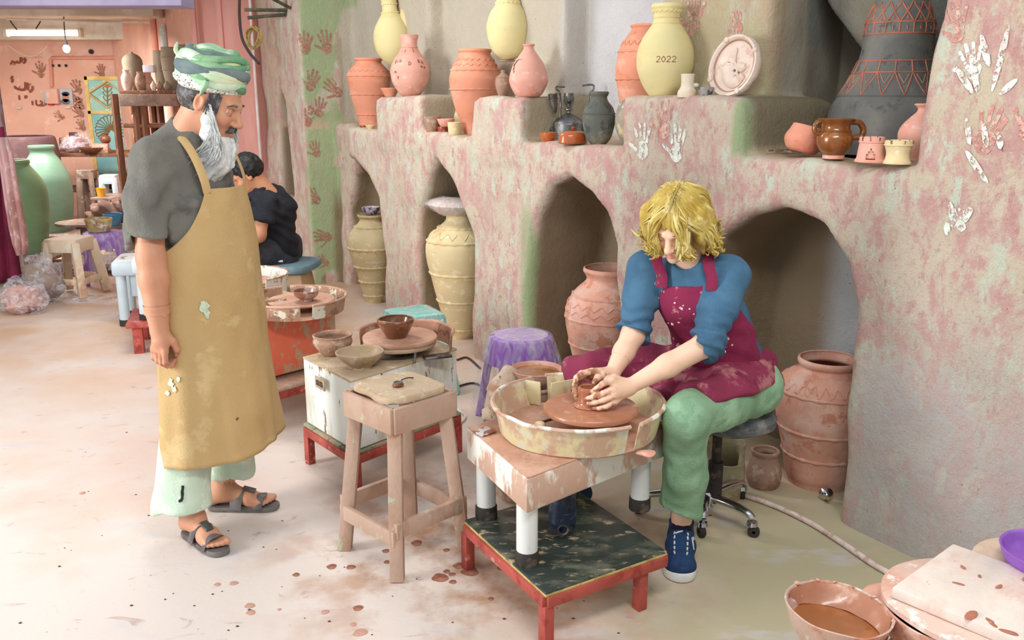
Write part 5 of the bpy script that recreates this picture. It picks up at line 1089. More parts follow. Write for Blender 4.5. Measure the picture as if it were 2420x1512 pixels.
for x in (-.12, .12):
    for y in (-.12, .12):
        l_ = obj('leg', lathe([(.001, .23), (.034, .23), (.034, .51), (.001, .51)], 20), WBL, tb2, loc=(x, y, 0)); obj('rubber_foot', lathe([(.001, .2), (.038, .2), (.038, .24), (.001, .24)], 20), RUB, l_)
stand_on('low_platform', 'low reddish wooden stand beside the man carrying the pale table corner', p[0] + .13, 5.62, .46, .46, .2, RED, .3)
# low work boards and round bats behind
for x, y, w_, d_, h, lab in ((-3.86, 8.92, .8, .6, .34, 'weathered low board carrying the blue bowl and the brown cloth heap'), (-4.3, 9.9, .54, .5, .5, 'weathered low board under the small yellow tub'), (-3.8, 8.15, .7, .5, .1, 'low board on the floor behind the film-covered purple stool')): stand_on('work_board', lab, x, y, w_, d_, h, GRYW)
for i, (x, y, Y, r, z_, lab) in enumerate(((195, 503, 8.75, .26, .345, 'round wooden bat on the weathered board left of the blue bowl'), (150, 548, 9.15, .34, .135, 'round wooden bat on the floor behind the green jars'))):
    p = aty(x, y, Y); o = obj('round_bat', wob(lathe([(.001, 0), (r, 0), (r, .022), (.001, .024)], 40), .006, 6), GRYW, loc=(p[0], Y, z_ if i == 0 else .002)); tag(o, lab, 'bat')
t, P_, b_ = pot('blue_bowl', 'small blue plastic bowl on the low weathered board', 'bowl', 268, [(523, 15), (515, 19), (508, 22), (505, 22)], mat('blue_plastic', (54, 130, 172), (90, 150, 180), None, sc=6, rough=.4), Y=8.7, z=.342, th=.006, sm=2)
cl = Sdf((-.5, -.4, -.05), (.5, .4, .5), .02); cl.ell((0, 0, .05), (.34, .18, .17), k=.05); cl.ell((.12, 0, .16), (.2, .18, .14), k=.06); cl.ell((-.2, -.05, .1), (.16, .14, .1), k=.05)
g = cl.grid(); cl.f = cl.f + (vnoise(g, 9, 3) - .5) * .08 + .02 * np.sin(g[..., 0] * 40 + g[..., 2] * 60 + 4 * vnoise(g, 4, 1)); cl.cut((0, 0, 0), (0, 0, -1))
p = aty(272, 470, 9.02); o = obj('cloth_heap', cl.mesh(), mat('dusty_brown_cloth', (140, 108, 96), (116, 86, 74), (170, 140, 126), sc=4, bump=.3), loc=(p[0] + .1, 9.02, .345), smooth=180); tag(o, 'dusty brown cloth heap on the low board behind the man\'s back', 'cloth')
# work table with lumps, bricks and bowls
tp = aty(215, 358, 11.0); tt_ = thing('work_table', 'long brown work table against the back wall', 'table', (tp[0], 11.0, 0))
th_ = tp[2]
for k in range(3): obj('plank', rbox(1.5, .24, .04, .005, loc=(0, -.26 + k * .25, th_ - .04)), WOOD, tt_)
for sx in (-.66, .66):
    for sy in (-.3, .3): obj('leg', rbox(.07, .07, th_ - .04, .004, loc=(sx, sy, 0)), WOOD, tt_)
obj('shelf', rbox(1.35, .6, .03, .004, loc=(0, 0, .45)), WOOD, tt_)
p = aty(182, 355, 10.85); bag('wrapped_lump', 'plastic-wrapped clay lump on the long brown work table', (p[0], 10.85, th_), .16, (1.2, .8, .75), seed=11, filler=mat('pale_lump', (206, 190, 196), (150, 100, 96), None, sc=10, bump=.2))
for i, (x, hw, n_) in enumerate(((238, 11, 2), (250, 10, 2))):
    p = aty(x, 355, 10.8)
    for k in range(n_): o = obj('clay_brick', rbox(.19 - .02 * k, .12, .055, .005), TERD if k else DRY, loc=(p[0], 10.8 - .12 * i, th_ + .055 * k), rot=(0, 0, .1 * i + .15 * k)); tag(o, ('lower', 'upper')[k] + ' brick of the ' + ('rear', 'front')[i] + ' pair of clay bricks on the long work table', 'brick')
p = aty(243, 340, 10.72); o = obj('little_jar', vessel([(.04, 0), (.06, .03), (.055, .07), (.035, .09), (.045, .11)], .006, 24, 3), WET, loc=(p[0], 10.8, th_ + .112)); tag(o, 'small dark jar standing on the rear pair of clay bricks', 'jar')
p = aty(222, 355, 10.7); o = obj('brown_dish', vessel([(.08, 0), (.13, .04), (.15, .07)], .008, 28, 2), WET, loc=(p[0], 10.66, th_)); tag(o, 'brown dish at the front edge of the long work table', 'dish')
for i, x in enumerate((158, 164, 171)):
    p = aty(x, 330, 11.15); o = obj('tool_jar', vessel([(.05, 0), (.06, .06), (.05, .15 + .03 * i), (.045, .16 + .03 * i)], .006, 20, 2), (WET, TER, MAR)[i], loc=(p[0] - .04 + .03 * i, 11.15, th_)); tag(o, ('dark', 'orange', 'maroon')[i] + ' tool jar at the left end of the long work table', 'jar')
p = aty(225, 384, 10.4); o = obj('brown_basin', vessel([(.15, 0), (.28, .07), (.33, .13)], .01, 36, 3), MAR, loc=(p[0], 11.0, .482)); tag(o, 'wide dark red basin on the shelf under the long work table', 'basin')
for i, (x, y, Y, m_, lab) in enumerate(((205, 400, 10.4, GRYW, 'dusty wooden stool in front of the long work table'), (258, 412, 10.4, WBL, 'pale blue-white stool behind the brown cloth heap'))):
    p = aty(x, y, Y); square_stool('back_stool', lab, (p[0], Y, 0), .1 * i, m_, S=.24, h=max(.3, p[2]), taper=.75, wleg=.06)
p = aty(226, 455, 9.8); o = obj('yellow_bucket', vessel([(.04, 0), (.05, .08), (.052, .09)], .005, 24, 2), mat('yellow_plastic', (236, 176, 60), None, rough=.4, bump=0), loc=(p[0] + .06, 9.8, 0.502)); tag(o, 'small yellow tub between the two back stools', 'tub')
# turquoise painted panels leaning on the back wall
PT = mat('turquoise_panel', (176, 226, 214), (150, 212, 206), (206, 236, 222), sc=2, bump=.05); PT2 = mat('sky_blue_panel', (140, 206, 214), (164, 220, 218), None, sc=2, bump=.05)
GOLD = mat('yellow_frame_paint', (240, 214, 140), (226, 190, 116), None, sc=8); DRAW = mat('painted_brown_line', (150, 130, 90), None, bump=0)
Yp = 11.9
def pp(x, y, Y=Yp): return aty(x, y, Y)
A_, D_ = pp(198, 180), pp(298, 372); pn = thing('painted_panel', 'turquoise panel painted with a diamond and a shell fan, leaning on the back wall', 'panel', (0, 0, 0))
za, zd, xa, xd, zm = A_[2], D_[2] - .1, A_[0], D_[0], pp(250, 266)[2]
pn.location = (xa, Yp, 0)
obj('upper_board', rbox(xd - xa, .03, za - zm, .004, loc=((xd - xa) / 2, .02, zm)), PT, pn); obj('lower_board', rbox(xd - xa, .03, zm - 0, .004, loc=((xd - xa) / 2, .02, 0)), PT2, pn)
for g in (rbox(.05, .04, za, .004, loc=(.02, .01, 0)), rbox(xd - xa, .04, .05, .004, loc=((xd - xa) / 2, .01, za - .05)), rbox(xd - xa, .04, .045, .004, loc=((xd - xa) / 2, .01, zm - .02))): obj('frame_strip', g, GOLD, pn)
def ln(pts, m, r=.008, par=pn, name='painted_line'):
    P = [np.array(pp(x, y)) - np.array([par.location.x, par.location.y, par.location.z]) for x, y in pts]
    for q in P: q[1] = .0
    return obj(name, tube(P, r, 4), m, par)
ln([(208, 221), (254, 190), (297, 222), (254, 256), (208, 221)], GOLD, .012, name='painted_diamond'); ln([(213, 221), (254, 194), (292, 222), (254, 251), (213, 221)], DRAW, .005, name='painted_diamond')
ln([(254, 248), (254, 225), (253, 200)], DRAW, .008, name='painted_stem')
for s_k, y in ((1, 238), (-1, 240), (1, 228), (-1, 229), (1, 218), (-1, 219)): ln([(254, y), (254 + 7 * s_k, y - 5), (254 + 11 * s_k, y - 11), (254 + 9 * s_k, y - 13)], DRAW, .006, name='painted_leaf')
for k in range(5): a = -1.2 + k * .6; ln([(253, 206), (253 + 9 * math.sin(a), 206 - 8 * math.cos(a))], mat('painted_orange_line', (226, 150, 80), None, bump=0), .008, name='painted_petal')
for k in range(19): a = -2.7 + k * .27; ln([(261, 305), (261 + 34 * math.sin(a), 305 - 31 * math.cos(a))], DRAW, .006, name='fan_rib')
for k in range(18):
    a = -2.7 + (k + .5) * .27; b = .135; ln([(261 + 34 * math.sin(a - b), 305 - 31 * math.cos(a - b)), (261 + 37 * math.sin(a), 305 - 34 * math.cos(a)), (261 + 34 * math.sin(a + b), 305 - 31 * math.cos(a + b))], DRAW, .005, name='fan_scallop')
# portrait poster, boxes and graffiti on the back wall
Yw = 11.99
def onback(x0, y0, x1, y1, th, name, m, par=None, label=None, catg=None):
    a, b = aty(x0, y1, Yw), aty(x1, y0, Yw); g = rbox(b[0] - a[0], th, b[2] - a[2], .004, loc=((a[0] + b[0]) / 2, Yw - th / 2, a[2]))
    o = obj(name, g, m, par)
    if label: tag(o, label, catg)
    return o
po = thing('portrait_poster', 'small pale poster with a person\'s head on the salmon back wall', 'poster', (0, 0, 0)); onback(142, 209, 170, 246, .01, 'paper', mat('pale_poster', (206, 214, 222), (190, 200, 212), None, bump=0), po)
for (x, y, rx, ry_, c) in ((156, 231, 8, 10, (206, 150, 130)), (156, 240, 11, 6, (110, 120, 140)), (156, 222, 9, 5, (70, 60, 66))):
    q = aty(x, y, Yw); k = 2100 / 11.9; obj('printed_shape', xf(lathe([(.001, 0), (1, 0), (1, .1), (.001, .1)], 20), (q[0], Yw - .012, q[2]), (math.pi / 2, 0, 0), (rx / k, ry_ / k, .02)), mat('print_%d' % c[0], c, None, bump=0), po)
onback(118, 210, 141, 245, .08, 'electric_box', M_PINK, None, 'salmon painted electric box left of the portrait poster', 'box')
onback(110, 214, 117, 244, .05, 'switch_strip', mat('pale_blue_plastic', (196, 214, 222), None), None, 'pale blue switch strip left of the salmon electric box', 'switch')
onback(117, 243, 128, 248, .05, 'red_plug', mat('red_switch', (214, 60, 52), None), None, 'small red plug below the pale blue switch strip', 'plug')
onback(40, 252, 51, 258, .02, 'white_socket', M_WHITE, None, 'small white socket low on the salmon back wall', 'socket')
onback(156, 251, 168, 256, .02, 'white_socket', M_WHITE, None, 'small white socket below the portrait poster', 'socket')
q = aty(216, 122, Yw); o = obj('wall_vent', xf(lathe([(.001, 0), (.03, 0), (.03, .02), (.001, .02)], 20), (q[0], Yw, q[2]), (math.pi / 2, 0, 0)), RUB); tag(o, 'small round black vent high on the back wall', 'vent')
q = [aty(x, y, Yw - .02) for x, y in ((122, 205), (119, 140), (122, 137), (298, 136))]; o = obj('wall_conduit', tube(q, .022, 8), mat('salmon_pipe', (236, 170, 150), None, bump=0)); tag(o, 'salmon conduit running up and along the back wall', 'pipe')
for i, x in enumerate((126, 141, 157)): q = aty(x, 155, Yw); o = obj('wall_hook', ball(.018, (q[0], Yw - .015, q[2]), n=10, m=6), RUB); tag(o, ('left', 'middle', 'right')[i] + ' one of three black hooks above the electric box', 'hook', None)
GRF = mat('brown_wall_writing', (150, 90, 70), None, bump=0)
def graf(strokes, r=.012):
    for s in strokes:
        P = spl([tuple(aty(x, y, Yw - .002)) for x, y in s], 3) if len(s) > 2 else [tuple(aty(x, y, Yw - .002)) for x, y in s]
        obj('wall_writing', tube(P, r, 4, flat=.2, up=(0, 1, 0)), GRF, wback)
graf([[(60, 137), (57, 140), (59, 144), (61, 139), (59, 147), (54, 149)], [(52, 136), (51, 147)], [(48, 135), (47, 147), (41, 148), (40, 143)], [(40, 147), (33, 148), (32, 144)], [(29, 143), (27, 149), (24, 152)], [(35, 152), (36, 152.6)], [(31, 152), (32, 152.6)]])
graf([[(76, 203), (77, 209), (73, 215), (69, 217)], [(66, 196), (66, 213)], [(60, 194), (59, 210), (50, 212), (42, 210), (36, 207), (35, 203)], [(46, 205), (47, 206)], [(71, 199), (72, 200)], [(30, 180), (27, 185), (30, 190), (27, 194)]], .016)
graf([[(76, 238), (77, 248)], [(85, 236), (86, 247), (95, 249)], [(94, 238), (100, 243), (95, 249), (104, 249)], [(106, 236), (107, 249)], [(45, 225), (46, 236)], [(58, 226), (64, 231)], [(64, 226), (58, 232)]])
back_hand = []
for i, (x, y, sc_, r) in enumerate(((97, 172, 1.15, -.1), (185, 212, 1.1, .3), (182, 235, 1.0, 1.2), (192, 250, .9, .4), (145, 275, .8, 1.0), (240, 172, .9, 0), (190, 268, 1.0, .6), (195, 300, .9, .3))):
    q = aty(x, y, Yw); V = []; Fc = []
    for P in hand_poly(sc_, 1.2, i):
        o_ = len(V); c, s = math.cos(r), math.sin(r)
        V += [(q[0] + a * c - b * s, Yw - .004, q[2] + a * s + b * c) for a, b in P]; Fc.append(tuple(range(o_, o_ + len(P))))
    obj('hand_print', (V, Fc), M_HR, wback, smooth=0)
# lamps, bulb, wires
tl = thing('tube_lamp', 'long fluorescent tube lamp under the back room\'s ceiling beam', 'lamp', aty(105, 84, 10.9))
L_ = aty(15, 78, 10.9) - np.array(tl.location); R_ = aty(191, 78, 10.9) - np.array(tl.location)
obj('glowing_tube', tube([L_, R_], .032, 14), emit('tube_glow', (255, 250, 240), 6), tl); obj('housing', barz(L_ + np.array([0, .03, .04]), R_ + np.array([0, .03, .04]), .09, .03), M_WHITE, tl)
for P in (L_, R_): obj('end_cap', rbox(.04, .08, .09, .006, loc=(P[0], P[1], P[2] - .045)), M_WHITE, tl)
bl = thing('light_bulb', 'bare bulb hanging by a wire in the back room', 'bulb', aty(157, 115, 9.6)); obj('glass_bulb', ball(.035, sc=(1, 1, 1.2)), emit('bulb_glow', (255, 252, 246), 9), bl); obj('socket', lathe([(.018, .035), (.02, .05), (.016, .08), (.001, .08)], 14), RUB, bl)
obj('wire', tube(spl([(0, 0, .08), (.01, 0, .3), (.05, 0, .62)], 4), .006, 6), M_CABLE, bl)
WCB = mat('white_wire', (226, 216, 206), None, bump=0)
for i, (pts, m_, Y, lab) in enumerate(((((20, 108), (45, 125), (75, 133), (100, 120), (112, 108)), WCB, 11.7, 'white wire sagging along the top of the back wall'), (((10, 28), (28, 55), (40, 70)), M_CABLE, 10.4, 'dark wire hanging beside the left column'), (((106, 14), (98, 45), (85, 68)), M_CABLE, 10.4, 'dark wire hanging above the tube lamp'), (((120, 15), (135, 38), (150, 43), (158, 30), (160, 14)), M_CABLE, 10.0, 'dark wire sagging in a loop from the ceiling'))):
    o = obj('ceiling_wire', tube(spl([aty(x, y, Y) for x, y in pts], 5), .007, 6), m_); tag(o, lab, 'wire')
o = obj('ceiling_conduit', tube([aty(15, 45, 9.45), aty(355, 53, 9.45)], .012, 6), M_WHITE); tag(o, 'thin white conduit along the front ceiling beam', 'pipe')
# shelf unit with vessels
sf = thing('shelf_unit', 'rough brown wooden shelf unit full of vessels beside the back wall', 'shelf', (0, 0, 0)); SY = 9.5
def sp3(x, y, Y=SY): return aty(x, y, Y)
zs_ = sp3(350, 222)[2]; xl, xr = sp3(284, 230, SY - .25)[0], sp3(440, 214)[0]
for k in range(3): obj('shelf_board', rbox(xr - xl, .16, .035, .004, loc=((xl + xr) / 2, SY - .17 + .17 * k, zs_)), WOOD, sf)
zs2 = sp3(350, 300)[2]; obj('shelf_board', rbox(xr - xl, .5, .035, .004, loc=((xl + xr) / 2, SY, zs2)), WOOD, sf)
obj('front_beam', rbox(xr - xl, .05, .12, .006, loc=((xl + xr) / 2, SY - .27, zs_ - .12)), GRYW, sf)
for x in (292, 340, 358, 436):
    q = sp3(x, 230)[0]; obj('post', tube([(q, SY - .22, 0), (q, SY - .22, zs_)], .04, 8), WOOD, sf); obj('post', tube([(q, SY + .2, 0), (q, SY + .2, zs_)], .04, 8), WOOD, sf)
zt_ = zs_ + .036
def sv(name, label, catg, cx, prof, m, Y=SY, z=None, **kw): return pot(name, label, catg, cx, prof, m, Y=Y, z=zt_ if z is None else z, th=.008, seg=28, **kw)
sv('tall_jar', 'pale narrow vase at the left end of the brown shelf', 'vase', 303, [(222, 8), (205, 12), (185, 12), (172, 7), (165, 8)], PLT, Y=9.35)
sv('incense_dome', 'brown jar with a pierced dome lid on the brown shelf', 'jar', 320, [(222, 12), (200, 18), (180, 21), (165, 22), (150, 23), (140, 21), (132, 15), (126, 5), (122, 2)], DGR, Y=9.6, open_=False)
sv('brown_vase', 'small brown vase in front of the domed jar', 'vase', 335, [(221, 9), (205, 13), (188, 12), (176, 7), (170, 8)], DRY, Y=9.35)
sv('small_jar', 'small dusky jar under the white box on the brown shelf', 'jar', 352, [(220, 9), (205, 13), (192, 13), (180, 8), (172, 9)], TERD, Y=9.4)
o = obj('white_box', rbox(.11, .09, .07, .005), mat('white_card', (226, 226, 238), None), loc=(sp3(354, 168, 9.4)[0], 9.4, sp3(354, 171, 9.4)[2])); tag(o, 'little white box on top of the small dusky jar', 'box')
sv('clay_churn', 'tall straight grey clay vessel on the brown shelf', 'vessel', 388, [(222, 14), (190, 16), (150, 18), (125, 17), (120, 16)], DGR, Y=9.65)
t, P_, b_ = sv('big_grey_vessel', 'biggest grey clay vessel, tapering to its foot, on the brown shelf', 'vessel', 414, [(215, 16), (190, 21), (160, 25), (135, 26), (118, 24), (112, 24)], DGR, Y=9.4, ropes=(165, 135))
t, P_, b_ = sv('grey_jug', 'grey clay jug with a high looped handle behind the man\'s turban', 'jug', 443, [(218, 14), (190, 22), (160, 23), (140, 18), (125, 14), (110, 14), (106, 15)], DGR, Y=9.3)
zt2 = P_[-1][1]; obj('handle', handle(P_, zt2 * .55, zt2 * .98, .09, -.5, .018), DGR, t)
for i, x in enumerate((365, 378, 396)): sv('white_bottle', ('left', 'middle', 'right')[i] + 'most of three little dusty bottles at the shelf\'s front', 'bottle', x, [(224, 4), (215, 7), (205, 7), (196, 3), (192, 3)], (PLT, DRY, DGR)[i], Y=9.28)
sv('red_vase', 'reddish vase on the lower level of the brown shelf', 'vase', 331, [(330, 10), (305, 14), (285, 14), (272, 8), (266, 9)], TERD, Y=9.4, z=zs2 + .036) 
for i, x in enumerate((300, 312)): sv('dark_pot', ('left', 'right')[i] + ' little pot on the lower level of the brown shelf', 'pot', x, [(320, 7), (312, 10), (305, 9), (300, 6)], (WET, DRY)[i], Y=9.35, z=zs2 + .036)
# stack of slabs left of the mud pillar, white rod, sticks, rope coil
sk = thing('slab_stack', 'tall stack of rough grey-brown slabs behind the seated boy', 'stack', aty(590, 500, 8.9) * np.array([1, 1, 0]))
y = 520; sx = sk.location.x; rs = random.Random(8); k = 0
zc = 0.0; ztop = aty(590, 165, 8.9)[2]
while zc < ztop:
    h = rs.uniform(.022, .045); obj('slab', wob(rbox(.26 + rs.random() * .1, .3, h - .004, .005, loc=(rs.uniform(-.03, .03), 0, zc), rot=(0, 0, rs.uniform(-.15, .15))), .006, 10), (GRYW, DRY, PLT, DUSTW)[rs.randrange(4)], sk); zc += h
rp = aty(590, 0, 8.2); o = obj('white_rod', tube([(rp[0], 8.2, 0), (rp[0], 8.2, 2.7)], .012, 8), mat('white_rod_paint', (232, 226, 224), None)); tag(o, 'thin white rod standing in front of the slab stack', 'rod')
stb = snw(5.62, .2, 2.27)
for i, (x, y) in enumerate(((578, 23), (585, 42), (635, -8))):
    q = onw(x, y, -.25); o = obj('wall_stick', tube([stb + np.array([0, 0, -.02 * i]), q], .014, 8), mat('dark_stick', (86, 84, 66), (120, 110, 90), None, sc=10)); tag(o, ('middle', 'lower', 'upper')[i] + ' dark stick poking out of the hole in the left pillar', 'stick')
rc = onw(598, 90, -.2); t = thing('rope_coil', 'coil of straw-coloured rope hanging from the sticks', 'rope', rc)
for k in range(9):
    obj('rope_loop', wob(xf(ring(.085 + .012 * rs.random(), .005, 0, 30, 6), (0, 0, 0), (math.pi / 2 + rs.uniform(-.3, .3), rs.uniform(-.2, .2), -.9 + rs.uniform(-.4, .4))), .012, 9), mat('straw_rope', (196, 176, 110), (160, 132, 70), None, sc=30), t)
obj('hanging_cord', tube([(0, 0, .08), tuple(onw(597, 42, -.2) - rc)], .006, 6), mat('orange_cord', (206, 140, 100), None), t)
hp = [onw(x, y, -.3) for x, y in ((566, -10), (566, 40), (572, 90), (590, 125), (612, 150))]
o = obj('black_cable', tube(spl(hp, 5), .012, 8), M_CABLE); tag(o, 'thick black cable curving beside the left pillar', 'cable')
# ================================================================== PEOPLE
def nrmz(v): v = np.array(v, float); return v / (np.linalg.norm(v) + 1e-9)
def smerge(S, T_, k=.02):
    h = np.clip(.5 + .5 * (S.f - T_.f) / k, 0, 1); S.f = S.f * (1 - h) + T_.f * h - k * h * (1 - h); return S
def gadd(geos):
    V = []; Q = []; o = 0
    for v, f in geos:
        if len(v) == 0: continue
        V.append(np.asarray(v)); Q.append(np.asarray(f) + o); o += len(v)
    return np.concatenate(V), np.concatenate(Q)
def head_geo(h=.0034, female=False, ears=True):
    """head in its own frame: x forward, y left, z up, origin between the ears"""
    S = Sdf((-.135, -.115, -.20), (.15, .115, .145), h)
    S.ell((-.012, 0, .028), (.098, .076, .094), k=0)
    S.ell((.038, 0, -.03), (.058, .060, .085), k=.03)
    S.ell((.05, 0, -.082), (.042, .042, .034), k=.03)
    S.ell((.083, 0, -.105), (.02, .022, .018), k=.02)
    S.cap((.078, -.036, .020), (.090, -.012, .016), .013, .012, .012); S.cap((.078, .036, .020), (.090, .012, .016), .013, .012, .012)
    for s in (-1, 1):
        S.ell((.068, s * .040, -.032), (.026, .022, .024), k=.02)
        S.ell((.094, s * .033, -.002), (.017, .019, .0105), k=.012, op='s')
    S.cap((.091, 0, .008), (.116, 0, -.034), .0085, .0125, .012); S.ell((.116, 0, -.037), (.012, .011, .010), k=.008)
    for s in (-1, 1): S.ell((.104, s * .0125, -.041), (.0105, .0075, .0075), k=.007)
    S.cap((.0985, -.018, -.0655), (.1035, 0, -.0625), .0048, .0062, .006); S.cap((.0985, .018, -.0655), (.1035, 0, -.0625), .0048, .0062, .006)
    S.cap((.0965, -.014, -.0755), (.1015, 0, -.0765), .005, .0075, .006); S.cap((.0965, .014, -.0755), (.1015, 0, -.0765), .005, .0075, .006)
    S.cap((.106, -.02, -.0700), (.107, .02, -.0700), .0022, .0022, .003, op='s')
    if ears:
        for s in (-1, 1):
            S.ell((-.004, s * .078, -.006), (.019, .010, .031), k=.008); S.ell((-.002, s * .087, -.004), (.010, .008, .018), k=.006, op='s')
    S.cap((-.025, 0, -.05), (-.05, 0, -.19), .052 if female else .060, .050 if female else .062, .03)
    return S.mesh()
def frame(center, yaw, pitch, roll=0, sc=1.0):
    """matrix for a head frame: yaw about z, pitch positive = nod down, roll"""
    M = Matrix.Rotation(yaw, 4, 'Z') @ Matrix.Rotation(pitch, 4, 'Y') @ Matrix.Rotation(roll, 4, 'X')
    return Matrix.Translation(Vector([float(c) for c in center])) @ M @ Matrix.Diagonal((sc, sc, sc, 1))
def tm(M, g):
    A_ = np.array(M); V = np.asarray(g[0], float); return V @ A_[:3, :3].T + A_[:3, 3], g[1]
def pt(M, p): return np.array(M @ Vector(p))
def skin(name, g, parent, m, tint):
    o = obj(name, g, m, parent, smooth=180); vattr(o.data, 'tint', tint); return o
def strands(curves, r0, r1, n=4):
    V = []; Fc = []
    for c in curves:
        g = tube(c, list(np.linspace(r0, r1, len(c))), n, caps=False); o = len(V); V += g[0]; Fc += [tuple(i + o for i in f) for f in g[1]]
    return V, Fc
SKM = mat('tanned_skin', (206, 152, 122), (196, 138, 110), None, sc=9, lo=.5, hi=.72, rough=.5, bump=.06, bsc=160, sss=.12, attr='tint', vary=.05)
SKG = mat('fair_skin', (236, 198, 172), (230, 184, 160), None, sc=9, lo=.5, hi=.75, rough=.5, bump=.04, bsc=160, sss=.15, attr='tint', vary=.04)
SKB = mat('brown_skin', (188, 132, 100), None, rough=.5, bump=.04, attr='tint', vary=.05)
EYEW = mat('eye_white', (226, 218, 210), None, rough=.2, bump=0, vary=0); EYED = mat('dark_iris', (48, 34, 28), None, rough=.15, bump=0, vary=0)
def eyes(M, parent, m, lidc, squint=.0):
    for s in (-1, 1):
        c = (.0815, s * .033, -.002)
        e = obj('eye', tm(M, (np.array(ball(.0122, c, n=16, m=10)[0]), np.array([f for f in ball(.0122, c, n=16, m=10)[1]]))), EYEW, parent, smooth=180)
        i = ball(.0062, (.0872, s * .034, -.0052), (.75, 1, 1), 12, 8); obj('iris', tm(M, (np.array(i[0]), np.array(i[1]))), EYED, e, smooth=180)
        V = []; Fc = []
        for a in range(9):
            for b in range(13):
                la = math.radians(-8 + squint + (98 - squint) * a / 8); lo_ = math.radians(-85 + 170 * b / 12); r = .0134
                V.append((c[0] + r * math.cos(la) * math.cos(lo_), c[1] + r * math.cos(la) * math.sin(lo_), c[2] + r * math.sin(la)))
        for a in range(8):
            for b in range(12): Fc.append((a * 13 + b, a * 13 + b + 1, (a + 1) * 13 + b + 1, (a + 1) * 13 + b))
        l = obj('eyelid', tm(M, (np.array(V), np.array(Fc))), lidc, parent, smooth=180); vattr(l.data, 'tint', np.tile([.88, .80, .76], (len(V), 1)))
# ------------------------------------------------------------------ the standing man
MO = np.array([-1.10, 3.12, 0]); MY = math.radians(-35)
man = thing('person', 'bearded man standing in green checked turban, dark grey shirt and long tan apron', 'person', MO, MY)
# body
B = Sdf((-.30, -.32, -.02), (.32, .32, 1.52), .0085)
B.ell((-.01, -.01, 1.22), (.088, .13, .25), k=0).ell((-.01, 0, .95), (.10, .15, .2), k=.06).cap((-.005, -.15, 1.38), (-.05, .10, 1.38), .052, .052, .05)
B.cap((.0, 0, 1.36), (.05, 0, 1.50), .058, .056, .04)
for s, hip, kn, an in ((-1, (0, -.09, .88), (.02, -.13, .48), (.01, -.158, .09)), (1, (0, .09, .88), (-.01, .09, .48), (-.075, .062, .09))):
    B.chain([hip, kn, an], [.085, .055, .037], .03)
B.chain([(-.005, -.170, 1.375), (.015, -.205, 1.22), (.045, -.232, 1.06), (.050, -.234, .985), (.050, -.232, .87), (.050, -.230, .815)], [.052, .05, .045, .047, .037, .029], .02)
B.chain([(-.05, .115, 1.37), (-.13, .14, 1.08), (-.18, .04, .95)], [.05, .045, .032], .03)
feet = []
def foot(S, an, toe, k=.012, r=1.0):
    an = np.array(an, float); toe = np.array(toe, float); d = nrmz((toe - an) * [1, 1, 0]); l = np.array([-d[1], d[0], 0]); L = np.linalg.norm((toe - an)[:2])
    hl = an - d * .045; hl[2] = .05
    S.cap(an, hl, .036, .032, .03); S.cap(an + [0, 0, -.005], an + d * (L * .55) + [0, 0, -.038], .036, .03, .03); S.cap(an + d * (L * .55) + l * .018 + [0, 0, -.042], an + d * (L * .78) + l * .02 + [0, 0, -.052], .026, .02, .02); S.cap(an + d * (L * .55) - l * .018 + [0, 0, -.042], an + d * (L * .72) - l * .022 + [0, 0, -.054], .024, .018, .02)
    for j, (off, ln, rr) in enumerate(((.030, 1.0, .0135), (.012, 1.0, .0098), (-.003, .965, .0092), (-.018, .92, .009), (-.031, .86, .0088))):
        a = an + d * (L * .74) + l * off * .9; a[2] = .04; b = an + d * (L * ln) + l * off; b[2] = .036; S.cap(a, b, rr * 1.05, rr, .006)
def w2l(p):
    c, s = math.cos(-MY), math.sin(-MY); q = np.array(p, float) - MO; return np.array([q[0] * c - q[1] * s, q[0] * s + q[1] * c, q[2]])
hR, tR, hL_, tL = [w2l(p) for p in ((-1.208, 3.005, 0), (-1.028, 2.850, 0), (-1.186, 3.209, 0), (-.935, 3.216, 0))]
aR = hR + nrmz(tR - hR) * .055 + [0, 0, .085]; aL = hL_ + nrmz(tL - hL_) * .055 + [0, 0, .085]
FT = Sdf((-.22, -.30, 0.0), (.30, .25, .17), .0042)
for a, t_ in ((aR, tR), (aL, tL)): FT.cap(a + [0, 0, .1], a, .036, .035, .02); foot(FT, a, t_ - nrmz(t_ - a) * np.array([1, 1, 0]) * .012)
FT.cut((0, 0, .018), (0, 0, -1))
HD = Sdf((-.06, -.27, .64), (.10, -.10, .90), .0031)
HD.cap((.010, -.184, .895), (.008, -.180, .815), .0425, .0295, .0); HD.cap((.008, -.180, .815), (.014, -.180, .775), .027, .033, .015)
for i, x in enumerate((.040, .018, -.004, -.024)):
    HD.cap((.012 + (x - .008) * .4, -.180, .79), (x, -.188, .742), .017, .0125, .012)
    L_ = (.036, .040, .037, .030)[i]
    HD.chain([(x, -.189, .742), (x + .008, -.196, .742 - L_), (x + .008, -.176, .742 - L_ - .016), (x + .003, -.156, .742 - L_ - .003)], [.0112, .0098, .009, .008], .004)
HD.chain([(.022, -.172, .80), (.048, -.160, .772), (.054, -.152, .742), (.044, -.150, .722)], [.015, .0125, .0105, .0088], .006)
hand_off = np.array([.042, -.050, 0])
MH = frame((.100, .016, 1.562), math.radians(27), math.radians(25))
hd = tm(MH, head_geo())
ftm = FT.mesh(); hdm = HD.mesh(); hdm = (hdm[0] + hand_off, hdm[1]); bm_ = B.mesh()
